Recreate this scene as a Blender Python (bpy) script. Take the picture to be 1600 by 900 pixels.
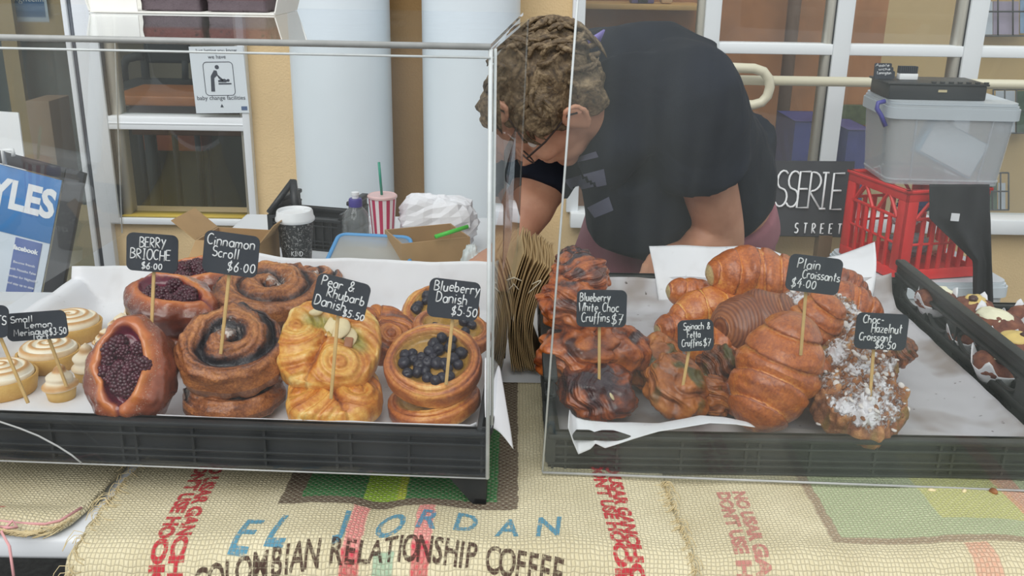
import bpy, bmesh, math, random
from math import sin, cos, pi, radians, tan, atan, sqrt, exp
from mathutils import Vector, Matrix, Euler, noise

scene = bpy.context.scene
COL = scene.collection
for o in list(bpy.data.objects):
    bpy.data.objects.remove(o)

# ------------------------------------------------------------------ camera
F = 1500.0
PITCH = radians(18.8)
ROLL = 0.016
CAM = Vector((0, 0, 1.35))
RM = Matrix.Rotation(radians(90) - PITCH, 3, 'X') @ Matrix.Rotation(ROLL, 3, 'Z')
cam_d = bpy.data.cameras.new('camera')
cam_d.sensor_width = 36
cam_d.lens = F / 1600 * 36
cam_d.clip_start = 0.02
cam = bpy.data.objects.new('camera', cam_d)
cam.matrix_world = Matrix.Translation(CAM) @ RM.to_4x4()
COL.objects.link(cam)
scene.camera = cam

# ------------------------------------------------------------------ light
world = bpy.data.worlds.new('world')
scene.world = world
world.use_nodes = True
wn = world.node_tree
wn.nodes.clear()
wo = wn.nodes.new('ShaderNodeOutputWorld')
wb = wn.nodes.new('ShaderNodeBackground')
wtc = wn.nodes.new('ShaderNodeTexCoord')
wsep = wn.nodes.new('ShaderNodeSeparateXYZ')
wr = wn.nodes.new('ShaderNodeValToRGB')
wr.color_ramp.elements[0].position = 0.36
wr.color_ramp.elements[0].color = (0.24, 0.24, 0.23, 1)
wr.color_ramp.elements[1].position = 0.55
wr.color_ramp.elements[1].color = (0.95, 0.98, 1.0, 1)
wm = wn.nodes.new('ShaderNodeMath')
wm.operation = 'MULTIPLY_ADD'
wm.inputs[1].default_value = 0.5
wm.inputs[2].default_value = 0.5
wn.links.new(wtc.outputs['Generated'], wsep.inputs[0])
wn.links.new(wsep.outputs['Z'], wm.inputs[0])
wn.links.new(wm.outputs[0], wr.inputs['Fac'])
wn.links.new(wr.outputs['Color'], wb.inputs['Color'])
wn.links.new(wb.outputs[0], wo.inputs[0])
wb.inputs['Strength'].default_value = 0.82
sun_d = bpy.data.lights.new('daylight', 'SUN')
sun_d.energy = 2.0
sun_d.angle = radians(50)
sun_d.color = (1.0, 0.985, 0.96)
sun = bpy.data.objects.new('daylight', sun_d)
sun.rotation_euler = Euler((radians(42), radians(-16), 0))
COL.objects.link(sun)

scene.view_settings.view_transform = 'Standard'
scene.view_settings.look = 'None'
scene.view_settings.gamma = 1
scene.view_settings.use_curve_mapping = False
scene.view_settings.exposure = 0.0

# ------------------------------------------------------------------ photo geometry helpers
def ray(px, py):
    return RM @ Vector(((px - 800) / F, -(py - 450) / F, -1))
def P(px, py, Y):
    d = ray(px, py)
    return CAM + d * (Y / d.y)
def G(px, py, z):
    d = ray(px, py)
    return CAM + d * ((z - CAM.z) / d.z)
def PL(px, py, o, n):
    d = ray(px, py)
    return CAM + d * ((o - CAM).dot(n) / d.dot(n))
def mpp(p):
    """metres per photograph pixel at point p"""
    v = RM.transposed() @ (p - CAM)
    return -v.z / F
def proj(p):
    v = RM.transposed() @ (p - CAM)
    return (800 + F * v.x / -v.z, 450 - F * v.y / -v.z)

# ------------------------------------------------------------------ node helpers
def lin(c):
    """sRGB 0-255 to linear rgba"""
    out = []
    for v in c[:3]:
        v = v / 255.0
        out.append(v / 12.92 if v <= 0.04045 else ((v + 0.055) / 1.055) ** 2.4)
    return (*out, 1.0)

class NT:
    def __init__(self, name):
        self.m = bpy.data.materials.new(name)
        self.m.use_nodes = True
        self.t = self.m.node_tree
        self.t.nodes.clear()
        self.out = self.t.nodes.new('ShaderNodeOutputMaterial')
    def n(self, typ, **kw):
        nd = self.t.nodes.new(typ)
        for k, v in kw.items():
            setattr(nd, k, v)
        return nd
    def l(self, a, b):
        self.t.links.new(a, b)
    def put(self, sock, v):
        if hasattr(v, 'is_output') or isinstance(v, bpy.types.NodeSocket):
            self.l(v, sock)
        else:
            sock.default_value = v
    def math(self, op, a, b=0.0, c=0.0, clamp=False):
        nd = self.n('ShaderNodeMath', operation=op, use_clamp=clamp)
        self.put(nd.inputs[0], a)
        self.put(nd.inputs[1], b)
        self.put(nd.inputs[2], c)
        return nd.outputs[0]
    def mix(self, f, a, b, blend='MIX'):
        nd = self.n('ShaderNodeMix', data_type='RGBA', blend_type=blend)
        self.put(nd.inputs[0], f)
        self.put(nd.inputs[6], a)
        self.put(nd.inputs[7], b)
        return nd.outputs[2]
    def ramp(self, f, stops):
        nd = self.n('ShaderNodeValToRGB')
        el = nd.color_ramp.elements
        while len(el) > 1:
            el.remove(el[-1])
        for i, (p, c) in enumerate(stops):
            e = el[0] if i == 0 else el.new(p)
            e.position = p
            e.color = c
        self.l(f, nd.inputs[0])
        return nd.outputs[0]
    def noise(self, vec, scale, detail=3.0, rough=0.55, dist=0.0):
        nd = self.n('ShaderNodeTexNoise')
        nd.inputs['Scale'].default_value = scale
        nd.inputs['Detail'].default_value = detail
        nd.inputs['Roughness'].default_value = rough
        nd.inputs['Distortion'].default_value = dist
        if vec is not None:
            self.l(vec, nd.inputs['Vector'])
        return nd.outputs[0]
    def coord(self, which='Object'):
        return self.n('ShaderNodeTexCoord').outputs[which]
    def attr(self, name):
        return self.n('ShaderNodeAttribute', attribute_name=name).outputs['Fac']
    def bump(self, h, strength=0.3, dist=0.002, normal=None):
        nd = self.n('ShaderNodeBump')
        nd.inputs['Strength'].default_value = strength
        nd.inputs['Distance'].default_value = dist
        self.l(h, nd.inputs['Height'])
        if normal is not None:
            self.l(normal, nd.inputs['Normal'])
        return nd.outputs[0]
    def bsdf(self, color, rough=0.5, normal=None, **kw):
        nd = self.n('ShaderNodeBsdfPrincipled')
        self.put(nd.inputs['Base Color'], color)
        self.put(nd.inputs['Roughness'], rough)
        if normal is not None:
            self.l(normal, nd.inputs['Normal'])
        for k, v in kw.items():
            self.put(nd.inputs[k.replace('_', ' ')], v)
        return nd.outputs[0]
    def done(self, shader):
        self.l(shader, self.out.inputs[0])
        return self.m

def simple(name, rgb, rough=0.5, noise_scale=0, noise_amt=0.12, bump=0.0, bump_scale=200, **kw):
    t = NT(name)
    c = lin(rgb)
    nrm = None
    if noise_scale:
        f = t.noise(t.coord(), noise_scale, 4)
        lo = tuple(v * (1 - noise_amt) for v in c[:3]) + (1,)
        hi = tuple(min(1, v * (1 + noise_amt)) for v in c[:3]) + (1,)
        col = t.ramp(f, [(0.3, lo), (0.7, hi)])
    else:
        col = c
    if bump:
        nrm = t.bump(t.noise(t.coord(), bump_scale, 3), bump, 0.002)
    return t.done(t.bsdf(col, rough, nrm, **kw))

def clear_mat(name, tint=(1, 1, 1), haze=0.05, haze_rgb=(225, 230, 232), fres=1.0, smear=True):
    """thin clear sheet: sees through, reflects by Fresnel, slightly scratched and dusty"""
    t = NT(name)
    tr = t.n('ShaderNodeBsdfTransparent')
    tr.inputs[0].default_value = (*tint, 1)
    gl = t.n('ShaderNodeBsdfGlossy')
    gl.inputs['Roughness'].default_value = 0.02
    gl.inputs['Color'].default_value = (0.95, 0.97, 1, 1)
    fr = t.n('ShaderNodeFresnel')
    fr.inputs['IOR'].default_value = 1.45
    m1 = t.n('ShaderNodeMixShader')
    gm = t.n('ShaderNodeNewGeometry')
    t.l(t.math('MULTIPLY', t.math('MULTIPLY', fr.outputs[0], fres), t.math('SUBTRACT', 1.0, gm.outputs['Backfacing'])), m1.inputs[0])
    t.l(tr.outputs[0], m1.inputs[1])
    t.l(gl.outputs[0], m1.inputs[2])
    df = t.n('ShaderNodeBsdfDiffuse')
    df.inputs[0].default_value = lin(haze_rgb)
    m2 = t.n('ShaderNodeMixShader')
    if smear:
        mp = t.n('ShaderNodeMapping')
        mp.inputs['Scale'].default_value = (9, 9, 1.2)
        t.l(t.coord(), mp.inputs[0])
        f = t.noise(mp.outputs[0], 1.0, 5, 0.65)
        hz = t.math('MULTIPLY', t.math('SUBTRACT', f, 0.2), haze * 2.4, clamp=True)
    else:
        hz = haze
    t.put(m2.inputs[0], hz)
    t.l(m1.outputs[0], m2.inputs[1])
    t.l(df.outputs[0], m2.inputs[2])
    return t.done(m2.outputs[0])

# ------------------------------------------------------------------ objects
def tag(o, label=None, cat=None, group=None, kind=None):
    if label: o['label'] = label
    if cat: o['category'] = cat
    if group: o['group'] = group
    if kind: o['kind'] = kind
    return o

def empty(name, loc, label, cat, group=None, rot=None):
    o = bpy.data.objects.new(name, None)
    o.empty_display_size = 0.02
    o.location = loc
    if rot is not None:
        o.rotation_euler = rot
    COL.objects.link(o)
    return tag(o, label, cat, group)

class MB:
    """collects geometry, links it as one mesh object"""
    def __init__(self):
        self.v = []; self.f = []; self.a = {}; self.mi = []
    def add(self, verts, faces, mi=0, **attrs):
        b = len(self.v)
        self.v.extend([Vector(v) for v in verts])
        self.f.extend([tuple(b + i for i in f) for f in faces])
        self.mi.extend([mi] * len(faces))
        for k, vals in attrs.items():
            lst = self.a.setdefault(k, [0.0] * b)
            lst.extend([0.0] * (b - len(lst)))
            lst.extend(vals)
        return self
    def box(self, x0, x1, y0, y1, z0, z1, M=None, mi=0):
        vs = [(x, y, z) for x in (x0, x1) for y in (y0, y1) for z in (z0, z1)]
        if M is not None:
            vs = [M @ Vector(v) for v in vs]
        self.add(vs, [(0, 1, 3, 2), (4, 6, 7, 5), (0, 4, 5, 1), (2, 3, 7, 6), (0, 2, 6, 4), (1, 5, 7, 3)], mi)
        return self
    def rbox(self, x0, x1, y0, y1, z0, z1, r=0.003, M=None, seg=2, mi=0):
        bm = bmesh.new()
        bmesh.ops.create_cube(bm, size=1)
        for v in bm.verts:
            v.co = Vector((x0 + (v.co.x + .5) * (x1 - x0), y0 + (v.co.y + .5) * (y1 - y0), z0 + (v.co.z + .5) * (z1 - z0)))
        r = min(r, 0.49 * min(abs(x1 - x0), abs(y1 - y0), abs(z1 - z0)))
        bmesh.ops.bevel(bm, geom=bm.edges[:], offset=r, segments=seg, affect='EDGES', profile=0.5)
        self.bm(bm, M, mi)
        return self
    def bm(self, bm, M=None, mi=0):
        bm.verts.index_update()
        vs = [v.co.copy() for v in bm.verts]
        if M is not None:
            vs = [M @ v for v in vs]
        fs = [tuple(v.index for v in f.verts) for f in bm.faces]
        bm.free()
        self.add(vs, fs, mi)
        return self
    def loft(self, rings, cap=True, closed=False, mi=0, **attrs):
        n = len(rings[0])
        vs = [p for r in rings for p in r]
        fs = []
        R = len(rings)
        for i in range(R if closed else R - 1):
            for j in range(n):
                a = i * n + j; b = i * n + (j + 1) % n
                c = ((i + 1) % R) * n + (j + 1) % n; d = ((i + 1) % R) * n + j
                fs.append((a, b, c, d))
        if cap and not closed:
            fs.append(tuple(reversed(range(n))))
            fs.append(tuple((R - 1) * n + j for j in range(n)))
        self.add(vs, fs, mi, **attrs)
        return self
    def tube(self, pts, rad, n=10, cap=True, closed=False, mi=0, flat=1.0, up=None):
        pts = [Vector(p) for p in pts]
        if not hasattr(rad, '__len__'):
            rad = [rad] * len(pts)
        rings = []
        N = len(pts)
        u = None
        for i, p in enumerate(pts):
            if closed:
                t = pts[(i + 1) % N] - pts[i - 1]
            else:
                t = pts[min(i + 1, N - 1)] - pts[max(i - 1, 0)]
            if t.length < 1e-9:
                t = Vector((0, 0, 1))
            t.normalize()
            if u is None:
                u = Vector(up) if up is not None else (Vector((0, 0, 1)) if abs(t.z) < 0.9 else Vector((1, 0, 0)))
            u = (u - t * u.dot(t))
            if u.length < 1e-6:
                u = t.orthogonal()
            u.normalize()
            w = t.cross(u)
            rings.append([p + (u * cos(2 * pi * k / n) * flat + w * sin(2 * pi * k / n)) * rad[i] for k in range(n)])
        return self.loft(rings, cap, closed, mi)
    def lathe(self, prof, M=None, n=32, cap=True, mi=0, tone=None):
        rings = []
        for (r, z) in prof:
            rings.append([Vector((r * cos(2 * pi * k / n), r * sin(2 * pi * k / n), z)) for k in range(n)])
        if M is not None:
            rings = [[M @ p for p in r] for r in rings]
        if tone is not None:
            return self.loft(rings, cap, False, mi, tone=[t for t in tone for _ in range(n)])
        return self.loft(rings, cap, False, mi)
    def ball(self, c, r, M=None, nu=16, nv=10, mi=0, disp=None):
        if not hasattr(r, '__len__'):
            r = (r, r, r)
        c = Vector(c)
        rings = []
        for i in range(nv + 1):
            th = pi * min(max(i / nv, 0.004), 0.996)
            ring = []
            for k in range(nu):
                ph = 2 * pi * k / nu
                q = Vector((sin(th) * cos(ph), sin(th) * sin(ph), -cos(th)))
                s = 1 + (disp(q) if disp else 0)
                q = Vector((q.x * r[0] * s, q.y * r[1] * s, q.z * r[2] * s))
                if M is not None:
                    q = M @ q
                ring.append(c + q)
            rings.append(ring)
        return self.loft(rings, True, False, mi)
    def grid(self, fn, nu, nv, mi=0, thick=0.0, **fattrs):
        vs = [Vector(fn(i / nu, j / nv)) for i in range(nu + 1) for j in range(nv + 1)]
        fs = []
        W = nv + 1
        for i in range(nu):
            for j in range(nv):
                fs.append((i * W + j, (i + 1) * W + j, (i + 1) * W + j + 1, i * W + j + 1))
        self.add(vs, fs, mi)
        return self
    def mesh(self, name):
        me = bpy.data.meshes.new(name)
        me.from_pydata([tuple(v) for v in self.v], [], self.f)
        return me
    def build(self, name, mat, parent=None, smooth=True, loc=None, sharp=None, recalc=True):
        me = self.mesh(name)
        if recalc:
            b_ = bmesh.new()
            b_.from_mesh(me)
            bmesh.ops.recalc_face_normals(b_, faces=b_.faces[:])
            b_.to_mesh(me)
            b_.free()
        mats = mat if isinstance(mat, (list, tuple)) else [mat]
        for m in mats:
            me.materials.append(m)
        if len(mats) > 1:
            me.polygons.foreach_set('material_index', self.mi)
        for k, vals in self.a.items():
            vals = vals + [0.0] * (len(self.v) - len(vals))
            at = me.attributes.new(k, 'FLOAT', 'POINT')
            at.data.foreach_set('value', vals)
        if smooth:
            me.polygons.foreach_set('use_smooth', [True] * len(me.polygons))
            if sharp:
                try:
                    me.set_sharp_from_angle(angle=radians(sharp))
                except Exception:
                    pass
        o = bpy.data.objects.new(name, me)
        if loc is not None:
            o.location = loc
        if parent is not None:
            o.parent = parent
        COL.objects.link(o)
        return o

def remeshed(mb, voxel, smooth_it=6, subsurf=0):
    """union of closed shapes as one continuous mesh"""
    me = mb.mesh('tmp')
    o = bpy.data.objects.new('tmp', me)
    COL.objects.link(o)
    m = o.modifiers.new('r', 'REMESH')
    m.mode = 'VOXEL'
    m.voxel_size = voxel
    if smooth_it:
        s = o.modifiers.new('s', 'SMOOTH')
        s.iterations = smooth_it
        s.factor = 0.5
    dg = bpy.context.evaluated_depsgraph_get()
    dg.update()
    ev = o.evaluated_get(dg)
    out = bpy.data.meshes.new_from_object(ev)
    bpy.data.objects.remove(o)
    r = MB()
    r.v = [v.co.copy() for v in out.vertices]
    r.f = [tuple(p.vertices) for p in out.polygons]
    r.mi = [0] * len(r.f)
    bpy.data.meshes.remove(out)
    return r

def copy_tree(o, parent=None):
    c = o.copy()
    COL.objects.link(c)
    if parent is not None:
        c.parent = parent
    for ch in list(o.children):
        copy_tree(ch, c)
    return c

def frame(o, x, up=(0, 0, 1)):
    """matrix with local x along x, local z near up, origin o"""
    x = Vector(x).normalized()
    z = Vector(up)
    z = (z - x * z.dot(x)).normalized()
    y = z.cross(x)
    M = Matrix((x, y, z)).transposed().to_4x4()
    return Matrix.Translation(Vector(o)) @ M

# ------------------------------------------------------------------ writing
def fbody(text, size, mat_depth=0.0004, align='CENTER', bold=0.0):
    cu = bpy.data.curves.new('t', 'FONT')
    cu.body = text
    cu.size = size
    cu.align_x = align
    cu.align_y = 'CENTER'
    cu.extrude = mat_depth
    cu.offset = bold
    cu.resolution_u = 3
    ob = bpy.data.objects.new('t', cu)
    COL.objects.link(ob)
    dg = bpy.context.evaluated_depsgraph_get()
    dg.update()
    me = bpy.data.meshes.new_from_object(ob.evaluated_get(dg))
    bpy.data.objects.remove(ob)
    vs = [v.co.copy() for v in me.vertices]
    fs = [tuple(p.vertices) for p in me.polygons]
    bpy.data.meshes.remove(me)
    return vs, fs

def C_(cx, cy, rx, ry, a0, a1, n=9):
    return [(cx + rx * cos(radians(a0 + (a1 - a0) * i / n)), cy + ry * sin(radians(a0 + (a1 - a0) * i / n))) for i in range(n + 1)]
# single stroke hand lettering: (width, strokes) on a 1-high capital
GL = {
 ' ': (.4, []),
 'A': (.62, [[(0, 0), (.3, 1), (.6, 0)], [(.1, .38), (.5, .38)]]),
 'B': (.55, [[(0, 0), (0, 1)] + C_(.1, .76, .36, .24, 90, -90) + C_(.12, .26, .42, .26, 90, -90) + [(0, 0)]]),
 'C': (.55, [C_(.32, .5, .32, .5, 50, 310, 12)]),
 'D': (.6, [[(0, 0), (0, 1)] + C_(.08, .5, .48, .5, 90, -90, 10) + [(0, 0)]]),
 'E': (.5, [[(.48, 1), (0, 1), (0, 0), (.5, 0)], [(0, .52), (.4, .52)]]),
 'F': (.5, [[(.5, 1), (0, 1), (0, 0)], [(0, .52), (.4, .52)]]),
 'G': (.6, [C_(.32, .5, .32, .5, 50, 330, 12) + [(.6, .45), (.36, .45)]]),
 'H': (.55, [[(0, 0), (0, 1)], [(.52, 0), (.52, 1)], [(0, .5), (.52, .5)]]),
 'I': (.3, [[(.14, 0), (.14, 1)], [(0, 1), (.28, 1)], [(0, 0), (.28, 0)]]),
 'J': (.5, [[(.1, 1), (.48, 1)], [(.36, 1), (.36, .2)] + C_(.18, .2, .18, .2, 0, -170)]),
 'K': (.55, [[(0, 0), (0, 1)], [(.5, 1), (.02, .45), (.52, 0)]]),
 'L': (.48, [[(0, 1), (0, 0), (.46, 0)]]),
 'M': (.7, [[(0, 0), (.08, 1), (.35, .3), (.6, 1), (.7, 0)]]),
 'N': (.58, [[(0, 0), (0, 1), (.55, 0), (.55, 1)]]),
 'O': (.62, [C_(.31, .5, .31, .5, 90, 450, 14)]),
 'P': (.52, [[(0, 0), (0, 1)] + C_(.1, .74, .38, .26, 90, -90) + [(0, .46)]]),
 'R': (.55, [[(0, 0), (0, 1)] + C_(.1, .74, .36, .26, 90, -90) + [(.02, .46), (.52, 0)]]),
 'S': (.52, [C_(.27, .75, .25, .25, 40, 265, 8) + C_(.25, .25, .27, .25, 85, -150, 9)]),
 'T': (.55, [[(0, 1), (.55, 1)], [(.28, 1), (.28, 0)]]),
 'U': (.55, [[(0, 1), (0, .3)] + C_(.27, .28, .27, .28, 180, 360) + [(.54, 1)]]),
 'W': (.75, [[(0, 1), (.18, 0), (.37, .75), (.56, 0), (.75, 1)]]),
 'Y': (.55, [[(0, 1), (.28, .5)], [(.56, 1), (.12, -.1)]]),
 'a': (.5, [C_(.24, .28, .24, .28, 40, 400, 11), [(.46, .56), (.46, .1), (.54, 0)]]),
 'b': (.48, [[(0, 1), (0, 0)], C_(.22, .27, .22, .27, 160, -180, 10)]),
 'c': (.44, [C_(.25, .28, .25, .28, 50, 310, 9)]),
 'd': (.5, [C_(.23, .27, .23, .27, 20, 380, 10), [(.47, 1), (.47, 0)]]),
 'e': (.48, [[(.03, .28), (.44, .3)] + C_(.24, .28, .22, .28, 5, 310, 10)]),
 'f': (.36, [C_(.3, .8, .16, .2, 60, 180, 5) + [(.14, .1), (.1, -.25)], [(0, .5), (.32, .5)]]),
 'g': (.5, [C_(.23, .28, .23, .27, 20, 380, 10), [(.46, .56), (.46, -.15)] + C_(.25, -.17, .21, .18, 0, -150, 6)]),
 'h': (.48, [[(0, 1), (0, 0)], [(0, .36)] + C_(.22, .36, .22, .2, 180, 0, 6) + [(.44, 0)]]),
 'i': (.16, [[(.06, .56), (.06, 0)], [(.06, .8), (.07, .86)]]),
 'l': (.2, [[(.08, 1), (.08, 0)]]),
 'm': (.72, [[(0, .56), (0, 0)], [(0, .36)] + C_(.17, .38, .17, .18, 180, 0, 5) + [(.34, 0)], [(.34, .36)] + C_(.51, .38, .17, .18, 180, 0, 5) + [(.68, 0)]]),
 'n': (.48, [[(0, .56), (0, 0)], [(0, .36)] + C_(.21, .36, .21, .2, 180, 0, 6) + [(.42, 0)]]),
 'o': (.5, [C_(.24, .28, .24, .28, 90, 450, 11)]),
 'p': (.48, [[(0, .56), (0, -.35)], C_(.22, .28, .22, .27, 170, -170, 10)]),
 'r': (.38, [[(0, .56), (0, 0)], [(0, .34)] + C_(.2, .34, .2, .2, 170, 40, 5)]),
 's': (.42, [C_(.22, .42, .18, .14, 40, 260, 6) + C_(.2, .14, .2, .14, 80, -150, 7)]),
 't': (.38, [[(.16, .9), (.16, .1), (.28, 0)], [(0, .56), (.36, .6)]]),
 'u': (.48, [[(0, .56), (0, .2)] + C_(.2, .2, .2, .2, 180, 340, 6) + [(.42, .56)], [(.42, .3), (.46, 0)]]),
 'v': (.42, [[(0, .56), (.2, 0), (.42, .56)]]),
 'y': (.46, [[(0, .56), (.2, .05)], [(.44, .56), (.1, -.35)]]),
 'z': (.42, [[(0, .54), (.4, .54), (.02, 0), (.42, 0)]]),
 '&': (.6, [[(.6, .0), (.12, .7)] + C_(.26, .8, .15, .2, 200, -20, 7) + [(.05, .3)] + C_(.22, .2, .2, .2, 150, 330, 6) + [(.56, .42)]]),
 '$': (.5, [C_(.26, .72, .22, .22, 40, 265, 7) + C_(.24, .28, .24, .22, 85, -150, 8), [(.3, 1.12), (.2, -.14)]]),
 '0': (.5, [C_(.24, .45, .22, .42, 90, 450, 11)]),
 '3': (.48, [C_(.2, .72, .22, .26, 130, -80, 7) + C_(.2, .24, .24, .24, 80, -140, 8)]),
 '4': (.55, [[(.36, 1), (.02, .4), (.5, .4)], [(.36, .7), (.34, 0)]]),
 '5': (.5, [[(.46, 1), (.1, 1), (.06, .55)] + C_(.2, .3, .24, .3, 110, -140, 8)]),
 '6': (.5, [[(.4, 1), (.1, .5)] + C_(.25, .27, .2, .27, 150, 500, 10)]),
 '7': (.48, [[(0, 1), (.46, 1), (.16, 0)], [(.1, .5), (.42, .52)]]),
 '.': (.2, [[(.06, .3), (.1, .36)]]),
 '-': (.4, [[(.04, .42), (.34, .42)]]),
 "'": (.16, [[(.06, 1), (.04, .82)]]),
}
def strokes(text, h, gap=.14, jit=0.0, rnd=None, slant=0.0, rot=0.0):
    """polylines of a hand-lettered line, from its left baseline"""
    out = []
    x = 0.0
    for ch in text:
        w, st = GL.get(ch, (.4, []))
        dy = (rnd.uniform(-jit, jit) if rnd else 0)
        sc = 1 + (rnd.uniform(-jit, jit) if rnd else 0)
        for s in st:
            out.append([((x + px * sc + slant * py) * h, (py * sc + dy) * h) for px, py in s])
        x += w + gap
    width = (x - gap) * h
    if rot:
        c, s_ = cos(rot), sin(rot)
        out = [[(a * c - b * s_, a * s_ + b * c) for a, b in s] for s in out]
    return out, width
# ------------------------------------------------------------------ materials of the place
def stucco(name, rgb, amt=0.10):
    t = NT(name)
    co = t.coord()
    f = t.noise(co, 3.0, 5)
    c = lin(rgb)
    col = t.ramp(f, [(0.3, tuple(v * (1 - amt) for v in c[:3]) + (1,)), (0.7, tuple(min(1, v * (1 + amt)) for v in c[:3]) + (1,))])
    b = t.bump(t.noise(co, 140, 4), 0.5, 0.004)
    return t.done(t.bsdf(col, 0.85, b))

M_wall = stucco('yellow_render', (226, 198, 152))
M_tan_strip = stucco('tan_strip', (172, 138, 92))
M_frame = simple('white_aluminium', (236, 240, 244), 0.35)
M_frame2 = simple('cream_aluminium', (206, 202, 190), 0.4)
M_gasket = simple('black_gasket', (40, 42, 46), 0.6)
M_columnp = simple('white_column_paint', (222, 232, 238), 0.35, 2.5, 0.04)
M_wood_in = simple('brown_panelling', (176, 118, 74), 0.45, 6, 0.18)
M_wood_top = simple('orange_wood', (186, 112, 50), 0.4, 14, 0.15)
M_beige_in = simple('beige_inside_wall', (206, 176, 128), 0.7, 2, 0.06)
M_gray_in = simple('grey_green_lino', (84, 92, 86), 0.5, 3, 0.2)
M_asphalt = simple('asphalt', (46, 47, 46), 0.9, 60, 0.4, 0.4, 300)
M_rail = simple('cream_steel_tube', (214, 208, 184), 0.35)
M_glass = clear_mat('window_glass', (0.93, 0.95, 0.95), 0.012, (200, 205, 205), 0.9, smear=False)
M_yellowstrip = simple('yellow_strip', (196, 170, 70), 0.5)

WY = 3.2
def wx(px, py, Y=WY): return P(px, py, Y).x
def wz(py, px=800, Y=WY): return P(px, py, Y).z

def struct(name, mb, mat, parent=None, sharp=40):
    o = mb.build(name, mat, parent, True, sharp=sharp)
    if parent is None:
        o['kind'] = 'structure'
    return o

# ground
m = MB(); m.box(-8, 8, -2, 9, -0.05, 0.0)
struct('floor', m, M_asphalt)

x385 = wx(388, 200); x905 = wx(905, 170)
zsillR = wz(356, 1300); ztopR = wz(333, 1300)
zl0 = wz(347, 285)
m = MB()
m.box(x385, x905, WY, WY + 0.22, 0, 2.9)
m.box(x905, 3.2, WY, WY + 0.22, 0, zsillR)
m.box(-3.2, x385, WY, WY + 0.22, 0, zl0)
struct('wall_back', m, M_wall)
# thin tan strip between the two columns, darker than the wall
xr0, xr1 = wx(596, 150), wx(676, 150)
m = MB(); m.box(xr0, xr1, WY - 0.008, WY, 0, 2.9)
struct('trim_1', m, M_tan_strip)

# white round columns
for i, (c, e0, e1) in enumerate(((0, 457, 613), (1, 660, 812))):
    a = P(e0, 150, 3.04); b = P(e1, 150, 3.04)
    r = (b.x - a.x) / 2 * 0.985
    m = MB()
    m.lathe([(r, 0), (r, 0.6), (r, 1.4), (r, 2.9)], Matrix.Translation(((a.x + b.x) / 2, 3.04, 0)), 64)
    o = struct('column', m, M_columnp)
    o['kind'] = 'structure'

# ---- right hand shop window
m = MB()
zr0, zr1 = wz(86.5, 1360), wz(69, 1360)
Yf0, Yf1 = WY - 0.03, WY + 0.05
posts = []
def post(mb, pxa, pxb, py, z0, z1, y0=Yf0, y1=Yf1):
    mb.rbox(wx(pxa, py), wx(pxb, py), y0, y1, z0, z1, 0.004)
post(m, 894, 914, 20, ztopR - 0.005, 2.4)
post(m, 1099, 1124, 30, ztopR - 0.005, 2.4)
post(m, 1303, 1330, 30, ztopR - 0.005, 2.4)
post(m, 1508, 1537, 30, ztopR - 0.005, 2.4)
m.rbox(wx(1112, 75), 3.2, WY - 0.022, Yf1 - .008, zr0, zr1, 0.004)
m.rbox(x905 - 0.02, 3.2, WY - 0.06, Yf1, zsillR, ztopR, 0.005)
m.rbox(x905 - 0.02, 3.2, WY - 0.045, Yf1, zsillR + 0.035, zsillR + 0.045, 0.003)
win2 = struct('window_2', m, M_frame)
# inner sash strips and gaskets
m = MB(); g = MB()
for (a, py) in ((1093, 30), (1295, 30), (1500, 30)):
    m.box(wx(a - 2, py), wx(a + 6, py), WY - 0.018, WY + 0.04, ztopR, 2.3)
    g.box(wx(a + 6.2, py), wx(a + 8.2, py), WY - 0.02, WY + 0.03, ztopR, 2.3)
m.build('sash', M_frame2, win2); g.build('gasket', M_gasket, win2)
m = MB(); m.box(x905 + 0.01, 3.15, WY + 0.018, WY + 0.022, ztopR, 2.4)
m.build('pane', M_glass, win2)

# ---- left hand window
m = MB()
zm0, zm1 = wz(202, 285), wz(181, 285)
zb = wz(336, 285)
post(m, 378, 390, 130, zl0, 2.4)
post(m, 158, 174, 190, zl0, 2.4)
m.rbox(wx(170, 190), wx(385, 190), WY - 0.025, Yf1, zm0, zm1, 0.004)
m.rbox(wx(170, 190), wx(385, 190), WY - 0.027, Yf1 - .004, (zm0 + zm1) / 2 - .004, (zm0 + zm1) / 2 + .002, 0.002)
m.rbox(wx(170, 340), wx(392, 340), WY - 0.026, Yf1, zl0 - 0.004, zl0 + 0.018, 0.003)
win1 = struct('window_1', m, M_frame)
m = MB(); m.box(wx(172, 190), wx(384, 190), WY - 0.015, WY + 0.05, zl0 + 0.02, zb)
m.build('yellow_bead', M_yellowstrip, win1)
m = MB()
m.box(wx(176, 190), wx(188, 190), WY - 0.0, WY + 0.06, zl0, 2.4)
m.box(wx(371, 130), wx(378, 130), WY - 0.0, WY + 0.05, zl0, 2.4)
m.build('sash', M_frame2, win1)
g = MB(); g.box(wx(173.5, 190), wx(176, 190), WY - 0.02, WY + 0.04, zl0, 2.4)
g.build('gasket', M_gasket, win1)
m = MB(); m.box(wx(176, 190), wx(380, 190), WY + 0.018, WY + 0.022, zl0, 2.4)
m.build('pane', M_glass, win1)

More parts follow.
